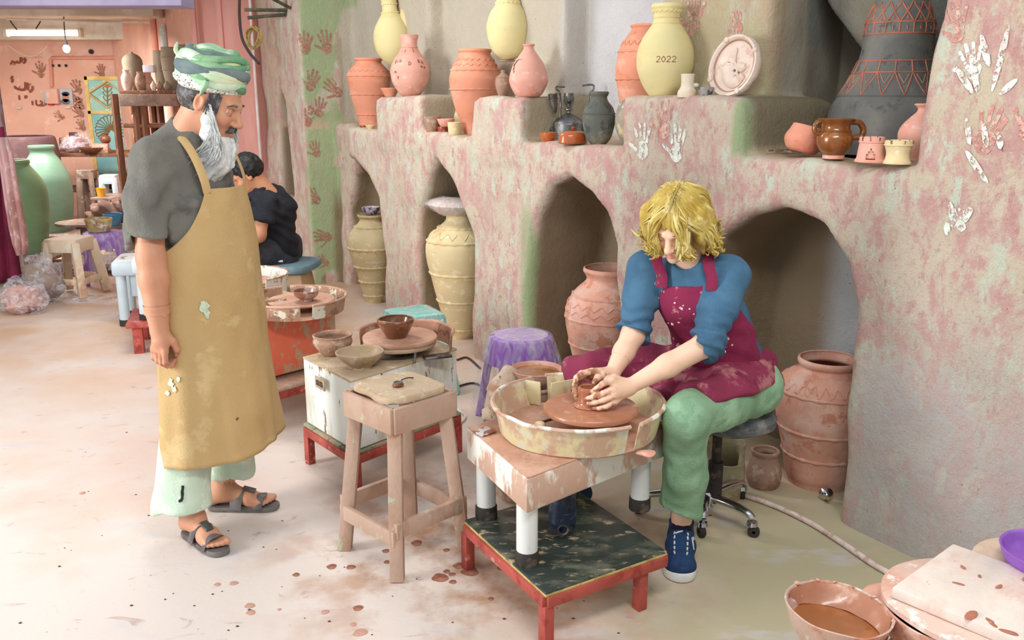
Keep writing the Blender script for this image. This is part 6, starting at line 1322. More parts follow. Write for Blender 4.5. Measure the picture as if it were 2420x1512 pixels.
# the coarse body is trimmed where the fine pieces take over
def trim(g, keep):
    V, Q = g; k = keep(np.asarray(V)); m = k[Q].all(1); return V, Q[m]
bm_ = trim(bm_, lambda V: (V[:, 2] > .12) & ~((V[:, 1] < -.185) & (V[:, 2] < .86) & (V[:, 2] > .6) & (V[:, 0] > .0)))
gm = gadd([bm_, ftm, hdm, hd]); V = gm[0]
Mi = np.array(MH.inverted()); Hc = V @ Mi[:3, :3].T + Mi[:3, 3]
def blot(P, c, r): return np.clip(1 - np.linalg.norm((P - np.array(c)) / np.array(r), axis=1), 0, 1) ** .5
def tintf(V, Hc, lips=(.86, .62, .6)):
    t = np.ones((len(V), 3))
    def ap(w, c): t[:] = t * (1 - w[:, None]) + t * np.array(c) * w[:, None]
    ap(np.clip(blot(Hc, (.104, 0, -.069), (.014, .024, .013)) * 1.4, 0, 1), lips)
    for s in (-1, 1): ap(blot(Hc, (.085, s * .04, -.035), (.03, .026, .026)) * .5, (1.0, .86, .84)); ap(blot(Hc, (0, s * .085, -.005), (.03, .02, .04)) * .6, (1, .84, .8))
    ap(blot(Hc, (.12, 0, -.036), (.016, .016, .016)) * .5, (1, .84, .82))
    return t
tn = tintf(V, Hc); kw_ = np.clip((.845 - V[:, 2]) / .1, 0, 1) * (V[:, 1] < -.17) * (V[:, 2] > .6); tn *= (1 - .15 * kw_[:, None] * np.array([.6, 1, 1.1]))
dk = (vnoise(V, 60, 2) > .45) * (V[:, 2] < .735) * (V[:, 2] > .6); tn[dk] *= np.array([.78, .72, .7])
skin('body', gm, man, SKM, tn)
eyes(MH, man, SKM, SKM, -20)
HAIRD = mat('dark_grey_hair', (70, 66, 66), (120, 118, 120), None, sc=40, lo=.5, hi=.6, rough=.6, bump=.2, bstretch=(60, 60, 8))
for s in (-1, 1):
    obj('eyebrow', tm(MH, (lambda g: (np.array(g[0]), np.array(g[1][:-2])))(tube(spl([(.092, s * .014, .018), (.096, s * .026, .025), (.088, s * .042, .022), (.078, s * .050, .014)], 4), [.003, .0045, .005, .0055, .0055, .0055, .005, .005, .0045, .004, .0035, .003, .002], 6, flat=.7))), HAIRD, man, smooth=180)
S = Sdf((-.14, -.11, -.13), (.1, .11, .1), .005); S.ell((-.030, 0, .018), (.092, .083, .098), k=0)
g = S.grid(); S.f = np.maximum(S.f, -(.03 + .55 * g[..., 0] * 0 - g[..., 2] * 0 + 0 * g[..., 1]) * 0 + np.maximum(g[..., 0] - .045 + .9 * np.maximum(0, -g[..., 2]), -.085 - g[..., 2])); S.f = np.maximum(S.f, -(np.linalg.norm((g - np.array([0, 0, -.005])) * np.array([1, 0, 1]), axis=-1) - .026) - (np.abs(g[..., 1]) < .05) * 9); S.f += (vnoise(g, 90, 3) - .5) * .006
obj('hair', tm(MH, S.mesh()), HAIRD, man, smooth=180)
# beard: soft mass and long fine strands
BRD = mat('white_beard', (226, 230, 230), (200, 206, 208), (170, 176, 180), sc=50, lo=.5, hi=.6, sc3=70, lo3=.62, hi3=.7, rough=.6, bump=.35, bsc=40, bstretch=(90, 90, 9))
S = Sdf((-.06, -.12, -.36), (.18, .12, .06), .006)
for s in (-1, 1): S.chain([(.034, s * .069, -.005), (.036, s * .066, -.05), (.050, s * .052, -.095), (.085, s * .018, -.125)], [.006, .014, .024, .03], .02)
S.chain([(.088, 0, -.118), (.082, 0, -.17), (.055, 0, -.235), (.035, 0, -.27)], [.028, .052, .05, .03], .03)
g = S.grid(); S.f += .004 * np.sin(g[..., 1] * 210 + 5 * vnoise(g, 20, 1)) + (vnoise(g * np.array([1, 1, .25]), 90, 4) - .5) * .012
bd = obj('beard', tm(MH, S.mesh()), BRD, man, smooth=180)
cv = []; rs = np.random.RandomState(2)
for k in range(620):
    u = rs.uniform(-1, 1); a = abs(u); s = math.copysign(1, u)
    if a < .5: root = np.array([.088 + rs.uniform(-.01, .018), u * .09, -.108 - rs.uniform(0, .03)])
    else:
        t_ = (a - .5) * 2; root = np.array([.085 - .050 * t_ + rs.uniform(-.006, .008), s * (.045 + .032 * t_ ** .6 + rs.uniform(0, .008)), -.10 + .10 * t_ ** 1.2 + rs.uniform(-.02, .01)])
    L_ = rs.uniform(.55, 1.0) * (1.0 - .3 * a); tip = np.array([.035 + rs.uniform(-.03, .06), root[1] * rs.uniform(.25, .9) + rs.uniform(-.015, .015), -.12 - .165 * L_])
    mid = (root + tip) / 2 + np.array([.03 + rs.uniform(-.005, .012), s * .008 * a, .012]); cv.append(spl([root, mid, tip], 4))
obj('beard_strands', tm(MH, (lambda g: (np.array(g[0]), np.array(g[1])))(strands(cv, .0018, .0006, 3))), BRD, bd, smooth=180)['kind'] = 'stuff'
cv = []
for k in range(90):
    u = rs.uniform(-1, 1); root = np.array([.110 - .012 * abs(u), u * .022, -.051 + rs.uniform(-.004, .004)]); tip = root + np.array([.002 - .006 * abs(u), u * .016, -.013 - .007 * abs(u)]); cv.append([root, (root + tip) / 2 + [.003, 0, 0], tip])
o = obj('moustache', tm(MH, (lambda g: (np.array(g[0]), np.array(g[1])))(strands(cv, .002, .001, 4))), HAIRD, man, smooth=180)
cv = []
for k in range(160):
    s_ = rs.choice([-1, 1]); a = rs.uniform(0, 1); root = np.array([.020 + .040 * a, s_ * (.0775 - .010 * a), .035 + rs.uniform(-.012, .01)]); tip = root + np.array([rs.uniform(-.004, .006), s_ * .002, -.045 - .03 * rs.rand()]); cv.append([root, (root + tip) / 2 + [0, s_ * .004, 0], tip])
o = obj('sideburn', tm(MH, (lambda g: (np.array(g[0]), np.array(g[1])))(strands(cv, .0022, .0008, 4))), HAIRD, man, smooth=180); o['kind'] = 'stuff'
# turban: wound bands of checked cloth
TB = [mat('turban_mint', (164, 206, 170), (206, 224, 200), None, sc=9, bump=.1), mat('turban_check', (226, 228, 216), (66, 70, 72), None, sc=120, lo=.55, hi=.58, bump=.1, stretch=(1, 1, 1.6)), mat('turban_green', (110, 160, 120), (146, 188, 146), None, sc=10, bump=.1), mat('turban_slate', (120, 136, 136), (98, 116, 118), None, sc=10, bump=.1), mat('turban_cream', (216, 226, 190), (190, 214, 180), None, sc=10, bump=.1)]
MT = MH @ Matrix.Translation((-.004, 0, .026)) @ Matrix.Rotation(math.radians(-12), 4, 'Y') @ Matrix.Diagonal((1.0, 1, .84, 1))
tbn = obj('turban', tm(MT, (lambda g: (np.array(g[0]), np.array([f for f in g[1]])))(ball(.1, (-.012, 0, .080), (1.08, .93, .86), 32, 20))), TB[2], man, smooth=180)
for k, (z, rx, ry, th, mi, tl_, rl) in enumerate(((.024, .098, .085, .010, 1, .04, .02), (.042, .104, .090, .010, 1, .0, .04), (.056, .108, .094, .010, 0, -.06, .10), (.066, .111, .096, .010, 2, .10, -.02), (.076, .113, .098, .010, 3, .14, -.08), (.088, .114, .099, .011, 3, .04, -.10), (.096, .112, .098, .010, 4, -.10, .12), (.106, .109, .096, .010, 2, .12, .06), (.116, .103, .092, .011, 0, -.12, -.06), (.126, .095, .086, .010, 4, .10, .08), (.136, .084, .078, .011, 3, -.08, -.10), (.146, .070, .066, .012, 2, .06, .08), (.154, .052, .052, .013, 0, -.04, .06), (.070, .112, .095, .009, 1, .26, .16), (.098, .112, .098, .009, 4, -.26, .18), (.112, .105, .094, .009, 2, .28, -.16), (.060, .108, .094, .009, 2, -.20, -.16))):
    P = [((rx * math.cos(a) - .012), ry * math.sin(a), z + tl_ * rx * math.cos(a) + rl * ry * math.sin(a) + .004 * math.sin(3 * a + k)) for a in np.linspace(0, 2 * math.pi, 48, endpoint=False)]
    g = tube(P, [th * (1 + .22 * math.sin(3 * i / 48 * 6.28 + k * 1.7)) for i in range(48)], 10, closed=True, flat=1.75, up=(0, 0, 1)); obj('turban_fold', tm(MT, (np.array(g[0]), np.array(g[1]))), TB[mi], tbn, smooth=180)
g = wob(tube(spl([(-.10, -.03, .10), (-.125, -.035, .125), (-.135, -.02, .16)], 4), [.02, .02, .018, .016, .014, .012, .010, .007, .003], 8, flat=.5), .004, 40); obj('turban_tail', tm(MT, (np.array(g[0]), np.array([list(f) for f in g[1][:-2]]))), TB[4], tbn, smooth=180)
g = wob(tube(spl([(.02, -.088, .05), (.012, -.092, .02), (.0, -.088, -.012)], 4), [.024, .024, .022, .02, .018, .014, .010, .007, .003], 8, flat=.4), .004, 40); obj('turban_tail', tm(MT, (np.array(g[0]), np.array([list(f) for f in g[1][:-2]]))), TB[0], tbn, smooth=180)
# shirt
SHM = mat('dark_grey_cotton', (112, 111, 104), (122, 120, 112), (102, 101, 97), sc=5, sc3=8, bump=.3, bsc=140, rough=.9)
lo, hi = (-.32, -.36, .66), (.30, .36, 1.53); h_ = .0095
S = Sdf(lo, hi, h_)
S.ell((-.006, -.012, 1.23), (.114, .158, .27), k=0).ell((.0, 0, 1.02), (.134, .178, .26), k=.08).ell((-.015, -.01, .82), (.148, .190, .26), k=.08).ell((-.050, -.02, 1.35), (.09, .135, .11), k=.06)
S.cap((-.008, -.150, 1.375), (-.055, .10, 1.375), .060, .060, .06).cap((-.005, 0, 1.40), (.02, 0, 1.452), .085, .074, .04)
for s, pts, rr in ((-1, [(-.006, -.163, 1.362), (.012, -.198, 1.24), (.048, -.232, 1.02)], [.060, .070, .088]), (1, [(-.055, .115, 1.362), (-.09, .125, 1.24), (-.13, .13, 1.04)], [.06, .07, .078])):
    T_ = Sdf(lo, hi, h_); T_.chain(pts, rr, .02); d = nrmz(np.array(pts[2]) - pts[1]); e = np.array(pts[2]) - d * .028 if s < 0 else np.array(pts[2]) - d * .02
    e = np.array((.036, -.222, 1.105)) if s < 0 else e
    T_.cut(e, d + np.array([.10, 0, 0]))
    smerge(S, T_, .035); S.cap(e - d * .012, e + d * .05, .056, .064, .006, op='s')
g = S.grid(); wv_ = (vnoise(g * np.array([1, 1, .35]), 15, 5) - .5) * .022 + (vnoise(g * np.array([1, 1, .6]), 30, 6) - .5) * .011
dgl = .0075 * np.sin((g[..., 2] * 1.0 + g[..., 0] * .9 - g[..., 1] * .5) * 62 + 5 * vnoise(g, 7, 7)) * np.clip((g[..., 2] - .9) / .2, 0, 1) * np.clip(1 - np.abs(g[..., 2] - 1.18) / .24, 0, 1)
S.f += wv_ + dgl; S.cut((0, 0, .705), (0, 0, -1)); S.cap((.0, 0, 1.42), (.05, 0, 1.55), .058, .074, .01, op='s')
obj('shirt', S.mesh(), SHM, man, smooth=180)
g = xf(ring(.069, .008, 0, 40, 8), (.022, 0, 1.458), (0, .42, 0)); obj('collar', g, SHM, man, smooth=180)
# trousers
TRM = mat('pale_mint_cotton', (206, 226, 206), (190, 214, 192), (222, 234, 220), sc=4, bump=.2, bsc=120, rough=.85)
lo, hi = (-.24, -.34, .08), (.26, .28, 1.0); S = Sdf(lo, hi, .0095)
S.ell((0, 0, .86), (.13, .175, .14), k=0)
Rt = Sdf(lo, hi, .0095); Rt.chain([(0, -.07, .85), (.0, -.115, .5), (.002, -.178, .13), (.0, -.184, .03)], [.105, .096, .094, .096], .03); Rt.cut((0, -.18, .125), nrmz((.12, .0, -1)))
Lt = Sdf(lo, hi, .0095); Lt.chain([(0, .09, .85), (-.02, .09, .5), (-.060, .078, .15), (-.060, .078, .05)], [.11, .092, .088, .09], .03); Lt.cut((0, .08, .150), (0, 0, -1))
smerge(S, Rt, .03); smerge(S, Lt, .02)
g = S.grid(); S.f += (vnoise(g * np.array([1, 1, .3]), 14, 7) - .5) * .022
S.cap((.0, -.183, .0), (.0, -.18, .16), .080, .076, .006, op='s'); S.cap((-.06, .078, .02), (-.06, .078, .18), .074, .070, .006, op='s')
obj('trousers', S.mesh(), TRM, man, smooth=180)
obj('trouser_stain', wob(tube(spl([(.082, -.222, .245), (.080, -.224, .225), (.081, -.228, .2), (.075, -.238, .19)], 3), .005, 6), .002, 90), mat('black_paint_mark', (40, 44, 46), None), man)
# apron
APM = mat('tan_apron_cotton', (198, 168, 118), (188, 156, 104), (206, 180, 132), sc=3, sc3=5, lo=.5, hi=.7, bump=.25, bsc=150, rough=.9, vary=.06)
lev = [(1.275, .150, .160, -25, 42), (1.245, .151, .168, -27, 45), (1.19, .154, .180, -34, 54), (1.13, .160, .190, -46, 68), (1.08, .165, .197, -64, 84), (1.035, .168, .201, -90, 96), (.95, .172, .205, -95, 105), (.80, .178, .208, -93, 108), (.65, .184, .216, -92, 108), (.5, .192, .232, -90, 107), (.40, .198, .242, -90, 104), (.318, .205, .250, -82, 100)]
LV = spl(lev, 5); nu = 60; V = []
for i, (z, rx, ry, t0, t1) in enumerate(LV):
    for k in range(nu):
        u = k / (nu - 1); a = math.radians(t0 + (t1 - t0) * u); dn = max(0, (1.0 - z) / .7)
        f = 1 + dn * (.035 * math.sin(5.2 * a + 1.2) + .022 * math.sin(9 * a + 2.2 + 3 * z) + .012 * math.sin(17 * a)) + (vnoise(np.array([[a * 1.5, z * 3, 0]]), 2.2, 9)[0] - .5) * .07
        V.append((rx * f * math.cos(a), ry * f * math.sin(a), z + .032 * dn * (u - .4) + (.006 * math.sin(4 * a) * dn)))
Fc = [(i * nu + k, (i + 1) * nu + k, (i + 1) * nu + k + 1, i * nu + k + 1) for i in range(len(LV) - 1) for k in range(nu - 1)]
ap = obj('apron', (V, Fc), APM, man, smooth=180); sd = ap.modifiers.new('thick', 'SOLIDIFY'); sd.thickness = .004; sd.offset = 1
def ribbon(P, w_, th, parent, m, name, nrm_from=None, up=None):
    return obj(name, tube(spl(P, 5), w_, 8, flat=th / w_, up=up), m, parent, smooth=60)
ribbon([(.142, -.062, 1.262), (.142, -.072, 1.31), (.118, -.080, 1.375), (.07, -.082, 1.430), (.01, -.080, 1.466), (-.045, -.055, 1.485), (-.062, 0, 1.49)], .0135, .003, ap, APM, 'neck_strap', up=(1, -.6, .4))
ribbon([(.122, .108, 1.262), (.124, .105, 1.31), (.10, .098, 1.375), (.06, .09, 1.43), (.01, .082, 1.466), (-.045, .055, 1.485), (-.062, 0, 1.49)], .0135, .003, ap, APM, 'neck_strap', up=(1, .6, .4))
# paint patches on the apron
AB = BVHTree.FromPolygons([tuple(p) for p in V], Fc)
def apatch(a_deg, z, w_, h_p, m, seed, par):
    r_ = random.Random(seed); d0 = Vector((math.cos(math.radians(a_deg)), math.sin(math.radians(a_deg)), 0)); Vp = []; n = 14
    tan = Vector((-d0.y, d0.x, 0))
    pts = [(0, 0)] + [(math.cos(k * 2 * math.pi / n) * w_ * r_.uniform(.45, 1.15), math.sin(k * 2 * math.pi / n) * h_p * r_.uniform(.45, 1.15)) for k in range(n)]
    for x, y in pts:
        hit = AB.ray_cast(Vector((0, 0, z + y)) + tan * x + d0 * .5, -d0); Vp.append(tuple((hit[0] if hit[0] else d0 * .2 + Vector((0, 0, z))) + d0 * .008))
    obj('paint_patch', (Vp, [(0, k + 1, (k + 1) % n + 1) for k in range(n)]), m, par)
MINTP = mat('mint_paint_patch', (206, 222, 196), (190, 206, 180), None, sc=40)
for i, (a, z, ww, hh) in enumerate(((-38, .885, .018, .024), (-36, .855, .012, .02), (-74, .62, .014, .022), (-70, .60, .012, .014), (-78, .585, .016, .01), (-66, .635, .008, .014))): apatch(a, z, ww, hh, MINTP, i, ap)
apatch(-16, .47, .006, .006, mat('dark_stain', (110, 86, 60), None), 20, ap)
# sandals
LEA = mat('dark_grey_leather', (84, 80, 82), (104, 98, 98), None, sc=14, rough=.5, bump=.1); SOL = mat('grey_rubber_sole', (120, 116, 112), (92, 88, 84), None, sc=10)
for hl, tp, sd_ in ((hR, tR, -1), (hL_, tL, 1)):
    d = nrmz((tp - hl)[:2].tolist() + [0]); l = np.array([-d[1], d[0], 0]); L_ = np.linalg.norm((tp - hl)[:2]) + .028; o_ = hl - d * .012
    out = [(0, 0), (.02, -.028), (.08, -.034), (.16, -.040), (.215, -.042), (.255, -.03), (.268, .0), (.262, .026), (.22, .042), (.15, .038), (.08, .033), (.02, .028)]
    k_ = L_ / .268; sh = spl([(x * k_, y) for x, y in out + [out[0]]], 3)[:-1]
    poly = [tuple((o_ + d * x + l * y)[:2]) for x, y in sh]
    sdl = obj('sandal', prism(poly, .001, .021, .004), SOL, man)
    obj('footbed', prism([tuple((np.array(p) - (o_ + d * L_ / 2)[:2]) * .95 + (o_ + d * L_ / 2)[:2]) for p in poly], .020, .0235, .001), LEA, sdl)
    for x0, hgt, w_ in ((.115, .083, .026), (.195, .060, .022)):
        P = [o_ + d * (x0 * k_ + .012 * (1 - abs(q))) + l * .0445 * q + np.array([0, 0, .016 + (hgt - .016) * (1 - abs(q) ** 2.6)]) for q in np.linspace(-1, 1, 13)]
        obj('strap', tube(P, w_, 10, flat=.13, up=(0, 0, 1)), LEA, sdl)
    c = o_ + d * (.162 * k_) + np.array([0, 0, .083]); obj('buckle', xf(rbox(.05, .03, .008, .002, base=False), c, (0, .3, math.atan2(d[1], d[0]))), STEEL, sdl)
# ------------------------------------------------------------------ the blond person at the wheel
GO = np.array([.78, 3.08, 0.0])
girl = thing('person', 'blond person in blue sweater, maroon apron and green trousers shaping a pot at the wheel', 'person', GO)
def gw(p): return np.asarray(p, float) - GO
def gx(x, y, Y): return gw(aty(x, y, Y))
fg = nrmz((-.42, -.90, 0)); lg = np.array([.90, -.42, 0])
PEL = gw((.79, 3.12, .56)); WAI = gw((.715, 3.07, .78)); CHE = gw((.645, 3.01, .93)); NEC = gw((.600, 2.965, 1.055))
shL, shR = NEC + lg * .145 + np.array([0, 0, -.055]), NEC - lg * .150 + np.array([0, 0, -.052])
elL = gx(1672, 812, 2.80); elR = gx(1497, 790, 2.97); wrL = gx(1484, 915, 2.755); wrR = gx(1446, 884, 2.870)
hipL, hipR = gw((.865, 3.06, .555)), gw((.71, 3.18, .555)); knL = gx(1622, 985, 2.74); anL = gw((.598, 2.865, .105)); knR = gx(1402, 898, 3.13); anR = gw((.26, 3.22, .10))
PL_ = gw(POT)
B = Sdf((-.75, -.46, -.02), (.35, .30, 1.12), .0095)
B.chain([PEL, WAI, CHE], [.125, .105, .115], .05); B.cap(shL, shR, .05, .05, .05); B.cap(NEC, NEC + [0, 0, .06], .048, .046, .03)
B.chain([shL, elL, (elL + wrL) / 2 + [0, 0, .0], wrL], [.048, .040, .037, .0245], .02); B.chain([shR, elR, (elR * .55 + wrR * .45), wrR], [.048, .040, .036, .0245], .02)
B.chain([hipL, knL, anL], [.085, .055, .036], .03); B.chain([hipR, knR, anR], [.085, .055, .036], .03)
# hands, finger by finger
HS = Sdf((-.66, -.44, .50), (-.18, -.13, .76), .0027)
def P_(x, y, Y): return gx(x, y, Y)
HS.cap((elL * .42 + wrL * .58), wrL, .0345, .0245, .01); HS.cap((elR * .42 + wrR * .58), wrR, .0345, .0245, .01)
kL = [P_(1447, 899, 2.722), P_(1451, 917, 2.712), P_(1453, 934, 2.708), P_(1452, 949, 2.712)]
for k in kL: HS.cap(wrL, k, .020, .0125, .014)
HS.cap(wrL, (kL[1] + kL[2]) / 2, .024, .016, .014)
HS.chain([kL[0], P_(1424, 907, 2.705), P_(1408, 920, 2.712), P_(1399, 926, 2.722)], [.0115, .0095, .0085, .0075], .004)
HS.chain([kL[1], P_(1424, 930, 2.700), P_(1401, 938, 2.706), P_(1384, 943, 2.720)], [.0115, .0098, .0088, .0075], .004)
HS.chain([kL[2], P_(1427, 945, 2.700), P_(1406, 951, 2.706), P_(1391, 953, 2.718)], [.011, .0093, .0083, .0072], .004)
HS.chain([kL[3], P_(1433, 960, 2.704), P_(1416, 964, 2.708), P_(1404, 964, 2.716)], [.0102, .0085, .0075, .0068], .004)
HS.chain([wrL + [-.012, .0, .012], P_(1452, 893, 2.748), P_(1438, 895, 2.748), P_(1425, 908, 2.752)], [.018, .013, .0105, .0085], .008)
kR = [P_(1400, 878, 2.815), P_(1388, 881, 2.822), P_(1379, 887, 2.83), P_(1373, 894, 2.838)]
for k in kR: HS.cap(wrR, k, .020, .0125, .014)
HS.chain([kR[0], P_(1374, 882, 2.790), P_(1362, 892, 2.770), P_(1360, 902, 2.762)], [.0115, .0098, .0088, .0078], .004)
HS.chain([kR[1], P_(1361, 897, 2.800), P_(1357, 917, 2.775), P_(1362, 931, 2.762)], [.0115, .0098, .0088, .0078], .004)
HS.chain([kR[2], P_(1358, 909, 2.810), P_(1358, 930, 2.785), P_(1366, 942, 2.770)], [.011, .0093, .0084, .0074], .004)
HS.chain([kR[3], P_(1360, 922, 2.820), P_(1364, 940, 2.798), P_(1372, 950, 2.784)], [.0102, .0085, .0076, .0068], .004)
HS.chain([wrR + [-.012, -.015, .0], P_(1424, 886, 2.815), P_(1412, 892, 2.795), P_(1404, 903, 2.782)], [.017, .013, .0105, .0088], .008)
GH = frame(gw((.540, 2.885, 1.180)), math.radians(-123), math.radians(36), math.radians(-4), .91)
hd = tm(GH, head_geo(female=True))
NK = Sdf((-.36, -.32, .98), (-.05, .02, 1.22), .006); NK.cap(NEC - [0, 0, .03], pt(GH, (-.035, 0, -.08)), .052, .049, .03); NK.cap(NEC + lg * .09 - [0, 0, .035], NEC - lg * .09 - [0, 0, .03], .045, .045, .04)
bmg = B.mesh()
def near(V, a, b, r):
    ab = b - a; t_ = np.clip(((V - a) @ ab) / (ab @ ab), 0, 1); return np.linalg.norm(V - a - t_[:, None] * ab, axis=1) < r
bmg = trim(bmg, lambda V: ~(near(V, elL * .12 + wrL * .88, wrL + (wrL - elL) * .1, .05) | near(V, elR * .12 + wrR * .88, wrR + (wrR - elR) * .1, .05)) & (V[:, 2] > .12))
hsm = HS.mesh(); gm = gadd([bmg, hsm, hd, NK.mesh()]); V = gm[0]
Mi = np.array(GH.inverted()); Hc = V @ Mi[:3, :3].T + Mi[:3, 3]; tn = tintf(V, Hc, (.9, .56, .58))
dp = np.linalg.norm((V - (PL_ + [0, 0, .035])) * [1, 1, 1], axis=1); nz_ = vnoise(V, 85, 3)
wt = np.clip((.125 - dp) / .04, 0, 1) * np.clip((nz_ - .46) * 7, 0, 1) + np.clip((.066 - dp) / .012, 0, 1) * np.clip((nz_ - .2) * 4, 0, 1); wt = np.clip(wt, 0, 1)
tn = tn * (1 - wt[:, None] * (1 - np.array([.44, .29, .21])))
skin('body', gm, girl, SKG, tn); eyes(GH, girl, SKG, SKG, -48)
BRW = mat('light_brown_brow', (150, 112, 70), None)
for s in (-1, 1):
    g = tube(spl([(.092, s * .014, .018), (.095, s * .028, .024), (.080, s * .048, .016)], 4), [.002, .003, .0035, .0035, .0035, .003, .003, .002, .001], 6, flat=.6); obj('eyebrow', tm(GH, (np.array(g[0]), np.array(g[1][:-2]))), BRW, girl, smooth=180)
# sweater
BLU = mat('steel_blue_knit', (66, 104, 134), (74, 114, 144), None, sc=6, bump=.25, bsc=180, rough=.95)
lo, hi = (-.44, -.42, .55), (.24, .26, 1.14); S = Sdf(lo, hi, .0085)
S.chain([PEL + [0, 0, .05], WAI, CHE], [.135, .122, .125], .06); S.cap(shL - lg * .02, shR + lg * .02, .062, .062, .05); S.cap(NEC + [0, 0, -.035], NEC + [0, 0, -.008], .074, .064, .03)
S.ell(CHE + fg * .03 + [0, 0, -.02], (.11, .10, .12), k=.05)
for a, b, w_ in ((shL, elL, wrL), (shR, elR, wrR)):
    T_ = Sdf(lo, hi, .0085); e = elL + (wrL - elL) * .13 if a is shL else elR + (wrR - elR) * .06
    T_.chain([a, (a + b) / 2, b, e], [.062, .058, .058, .054], .02); d = nrmz(e - b); T_.cut(e - d * .012, d)
    gq = T_.grid(); ax = nrmz(b - a); tt = (gq - a) @ ax; L_ = np.linalg.norm(b - a); T_.f += .0058 * np.sin(tt * 150 + 7 * vnoise(gq, 12, 2)) * np.clip((tt / L_ - .45) * 3, 0, 1)
    smerge(S, T_, .03)
    S.cap(e - d * .03, e + d * .03, .040, .042, .006, op='s')
g = S.grid(); S.f += (vnoise(g * np.array([1, 1, .6]), 17, 3) - .5) * .016
S.cap(NEC + fg * .055 + [0, 0, .010], NEC + fg * .03 + [0, 0, .08], .048, .080, .010, op='s'); S.cap(NEC + [0, 0, .012], NEC + [0, 0, .1], .052, .064, .01, op='s')
obj('sweater', S.mesh(), BLU, girl, smooth=180)
# trousers
GRT = mat('sage_green_cotton', (136, 176, 142), (150, 190, 156), (122, 160, 128), sc=4, sc3=7, bump=.25, bsc=130, rough=.9)
lo, hi = (-.62, -.46, .10), (.30, .30, .72); S = Sdf(lo, hi, .009)
S.ell(PEL + [0, 0, .02], (.165, .15, .12), k=0); S.cap(hipL, hipR, .10, .10, .05)
T_ = Sdf(lo, hi, .009); T_.chain([hipL, hipL * .45 + knL * .55, knL, knL * .5 + anL * .5, anL + [-.012, 0, .065], anL + [-.012, 0, -.05]], [.105, .095, .078, .072, .073, .076], .025); T_.cut(anL + [0, 0, .062], nrmz((-.25, -.1, -1)))
smerge(S, T_, .03)
T_ = Sdf(lo, hi, .009); T_.chain([hipR, knR, anR + [0, 0, .05]], [.105, .08, .075], .03); T_.cut(anR + [0, 0, .06], (0, 0, -1)); smerge(S, T_, .03)
g = S.grid(); S.f += (vnoise(g * np.array([1, 1, .35]), 13, 7) - .5) * .024 + (vnoise(g, 26, 2) - .5) * .008
S.cap(anL + [-.012, 0, -.02], anL + [-.012, 0, .09], .060, .058, .006, op='s')
obj('trousers', S.mesh(), GRT, girl, smooth=180)
# apron
MRN = mat('maroon_apron_cotton', (134, 38, 76), (122, 32, 66), (186, 126, 136), sc=5, sc3=15, lo3=.63, hi3=.68, bump=.25, bsc=150, rough=.9, vary=.06)
MRNC = mat('clay_smeared_maroon', (136, 48, 78), (172, 112, 116), (122, 36, 68), sc=9, lo=.54, hi=.62, sc3=11, bump=.25, bsc=120, rough=.9)
lo, hi = (-.64, -.42, .46), (.28, .24, 1.04); S = Sdf(lo, hi, .0085)
S.chain([PEL + [0, 0, .06], WAI, CHE], [.149, .136, .138], .06); S.ell(CHE + fg * .035 + [0, 0, -.02], (.125, .115, .13), k=.05)
g = S.grid(); q = g - np.array(CHE); sd_ = q @ lg; fw = q @ fg; z = g[..., 2]
half = np.interp(z, [.60, .76, .85, .93, 1.0], [.21, .205, .155, .102, .085]); S.f = np.maximum(S.f, np.maximum(np.abs(sd_ + .012 * 0) - half, np.maximum(-fw - np.interp(z, [.6, .8, .95], [.12, .07, -.02]), z - (.965 + .12 * sd_))))
S.f += (vnoise(g, 14, 4) - .5) * .010 + .0035 * np.sin((z + .6 * sd_) * 80 + 5 * vnoise(g, 6, 3)) * (z < .82)
S.f = np.maximum(S.f, -(.5 - z) - 9)
bib = S.mesh(); T_ = Sdf(lo, hi, .0085)
T_.chain([hipR + [0, 0, .012], hipR * .5 + knR * .5 + [0, 0, .012], knR + [-.01, -.01, .008]], [.114, .108, .106], .03); T_.cut((0, 0, .495), (0, 0, -1))
U = Sdf(lo, hi, .0085); U.chain([hipL + [0, 0, .016], hipL * .5 + knL * .5 + [0, 0, .016], knL * .88 + hipL * .12 + [0, 0, .012]], [.112, .103, .086], .03); U.cut(knL * .3 + hipL * .7 + [.0, 0, -.02], nrmz(np.array([.30, -.42, -.80]))); U.cut(knL * .86 + hipL * .14, nrmz(knL - hipL))
smerge(T_, U, .02); T_.ell((hipL + hipR + knL + knR) / 4 + [-.0, .0, .0], (.16, .13, .085), k=.05); T_.ell(PEL + [0, 0, .03], (.17, .155, .125), k=.05)
gq = T_.grid(); T_.f = np.maximum(T_.f, -(((gq - np.array(PEL)) @ fg) + .085)); T_.f += (vnoise(gq, 13, 5) - .5) * .024 + .007 * np.sin((gq[..., 0] * .8 - gq[..., 1] * .6 + gq[..., 2]) * 55 + 6 * vnoise(gq, 6, 8))
T_.cut((0, 0, .48), (0, 0, -1))
apb = obj('apron', bib, MRN, girl, smooth=180); obj('apron_skirt', T_.mesh(), MRNC, apb, smooth=180)
def strap(P, r, name, up): return obj(name, tube(spl(P, 5), r, 8, flat=.22, up=up), MRN, apb, smooth=60)
bt1 = CHE + fg * .150 + lg * .078 + np.array([0, 0, .02]); bt2 = CHE + fg * .145 - lg * .092 + np.array([0, 0, .015])
strap([bt1 + [0, 0, .01], bt1 + [0, 0, .05], NEC + lg * .085 + fg * .085 + [0, 0, -.01], NEC + lg * .070 + fg * .035 + [0, 0, .038], NEC + lg * .05 - fg * .04 + [0, 0, .06]], .019, 'neck_strap', fg + np.array([0, 0, .3]))
strap([bt2 + [0, 0, .01], bt2 + [0, 0, .05], NEC - lg * .090 + fg * .085 + [0, 0, .0], NEC - lg * .070 + fg * .035 + [0, 0, .045], NEC - lg * .05 - fg * .04 + [0, 0, .06]], .019, 'neck_strap', fg + np.array([0, 0, .3]))
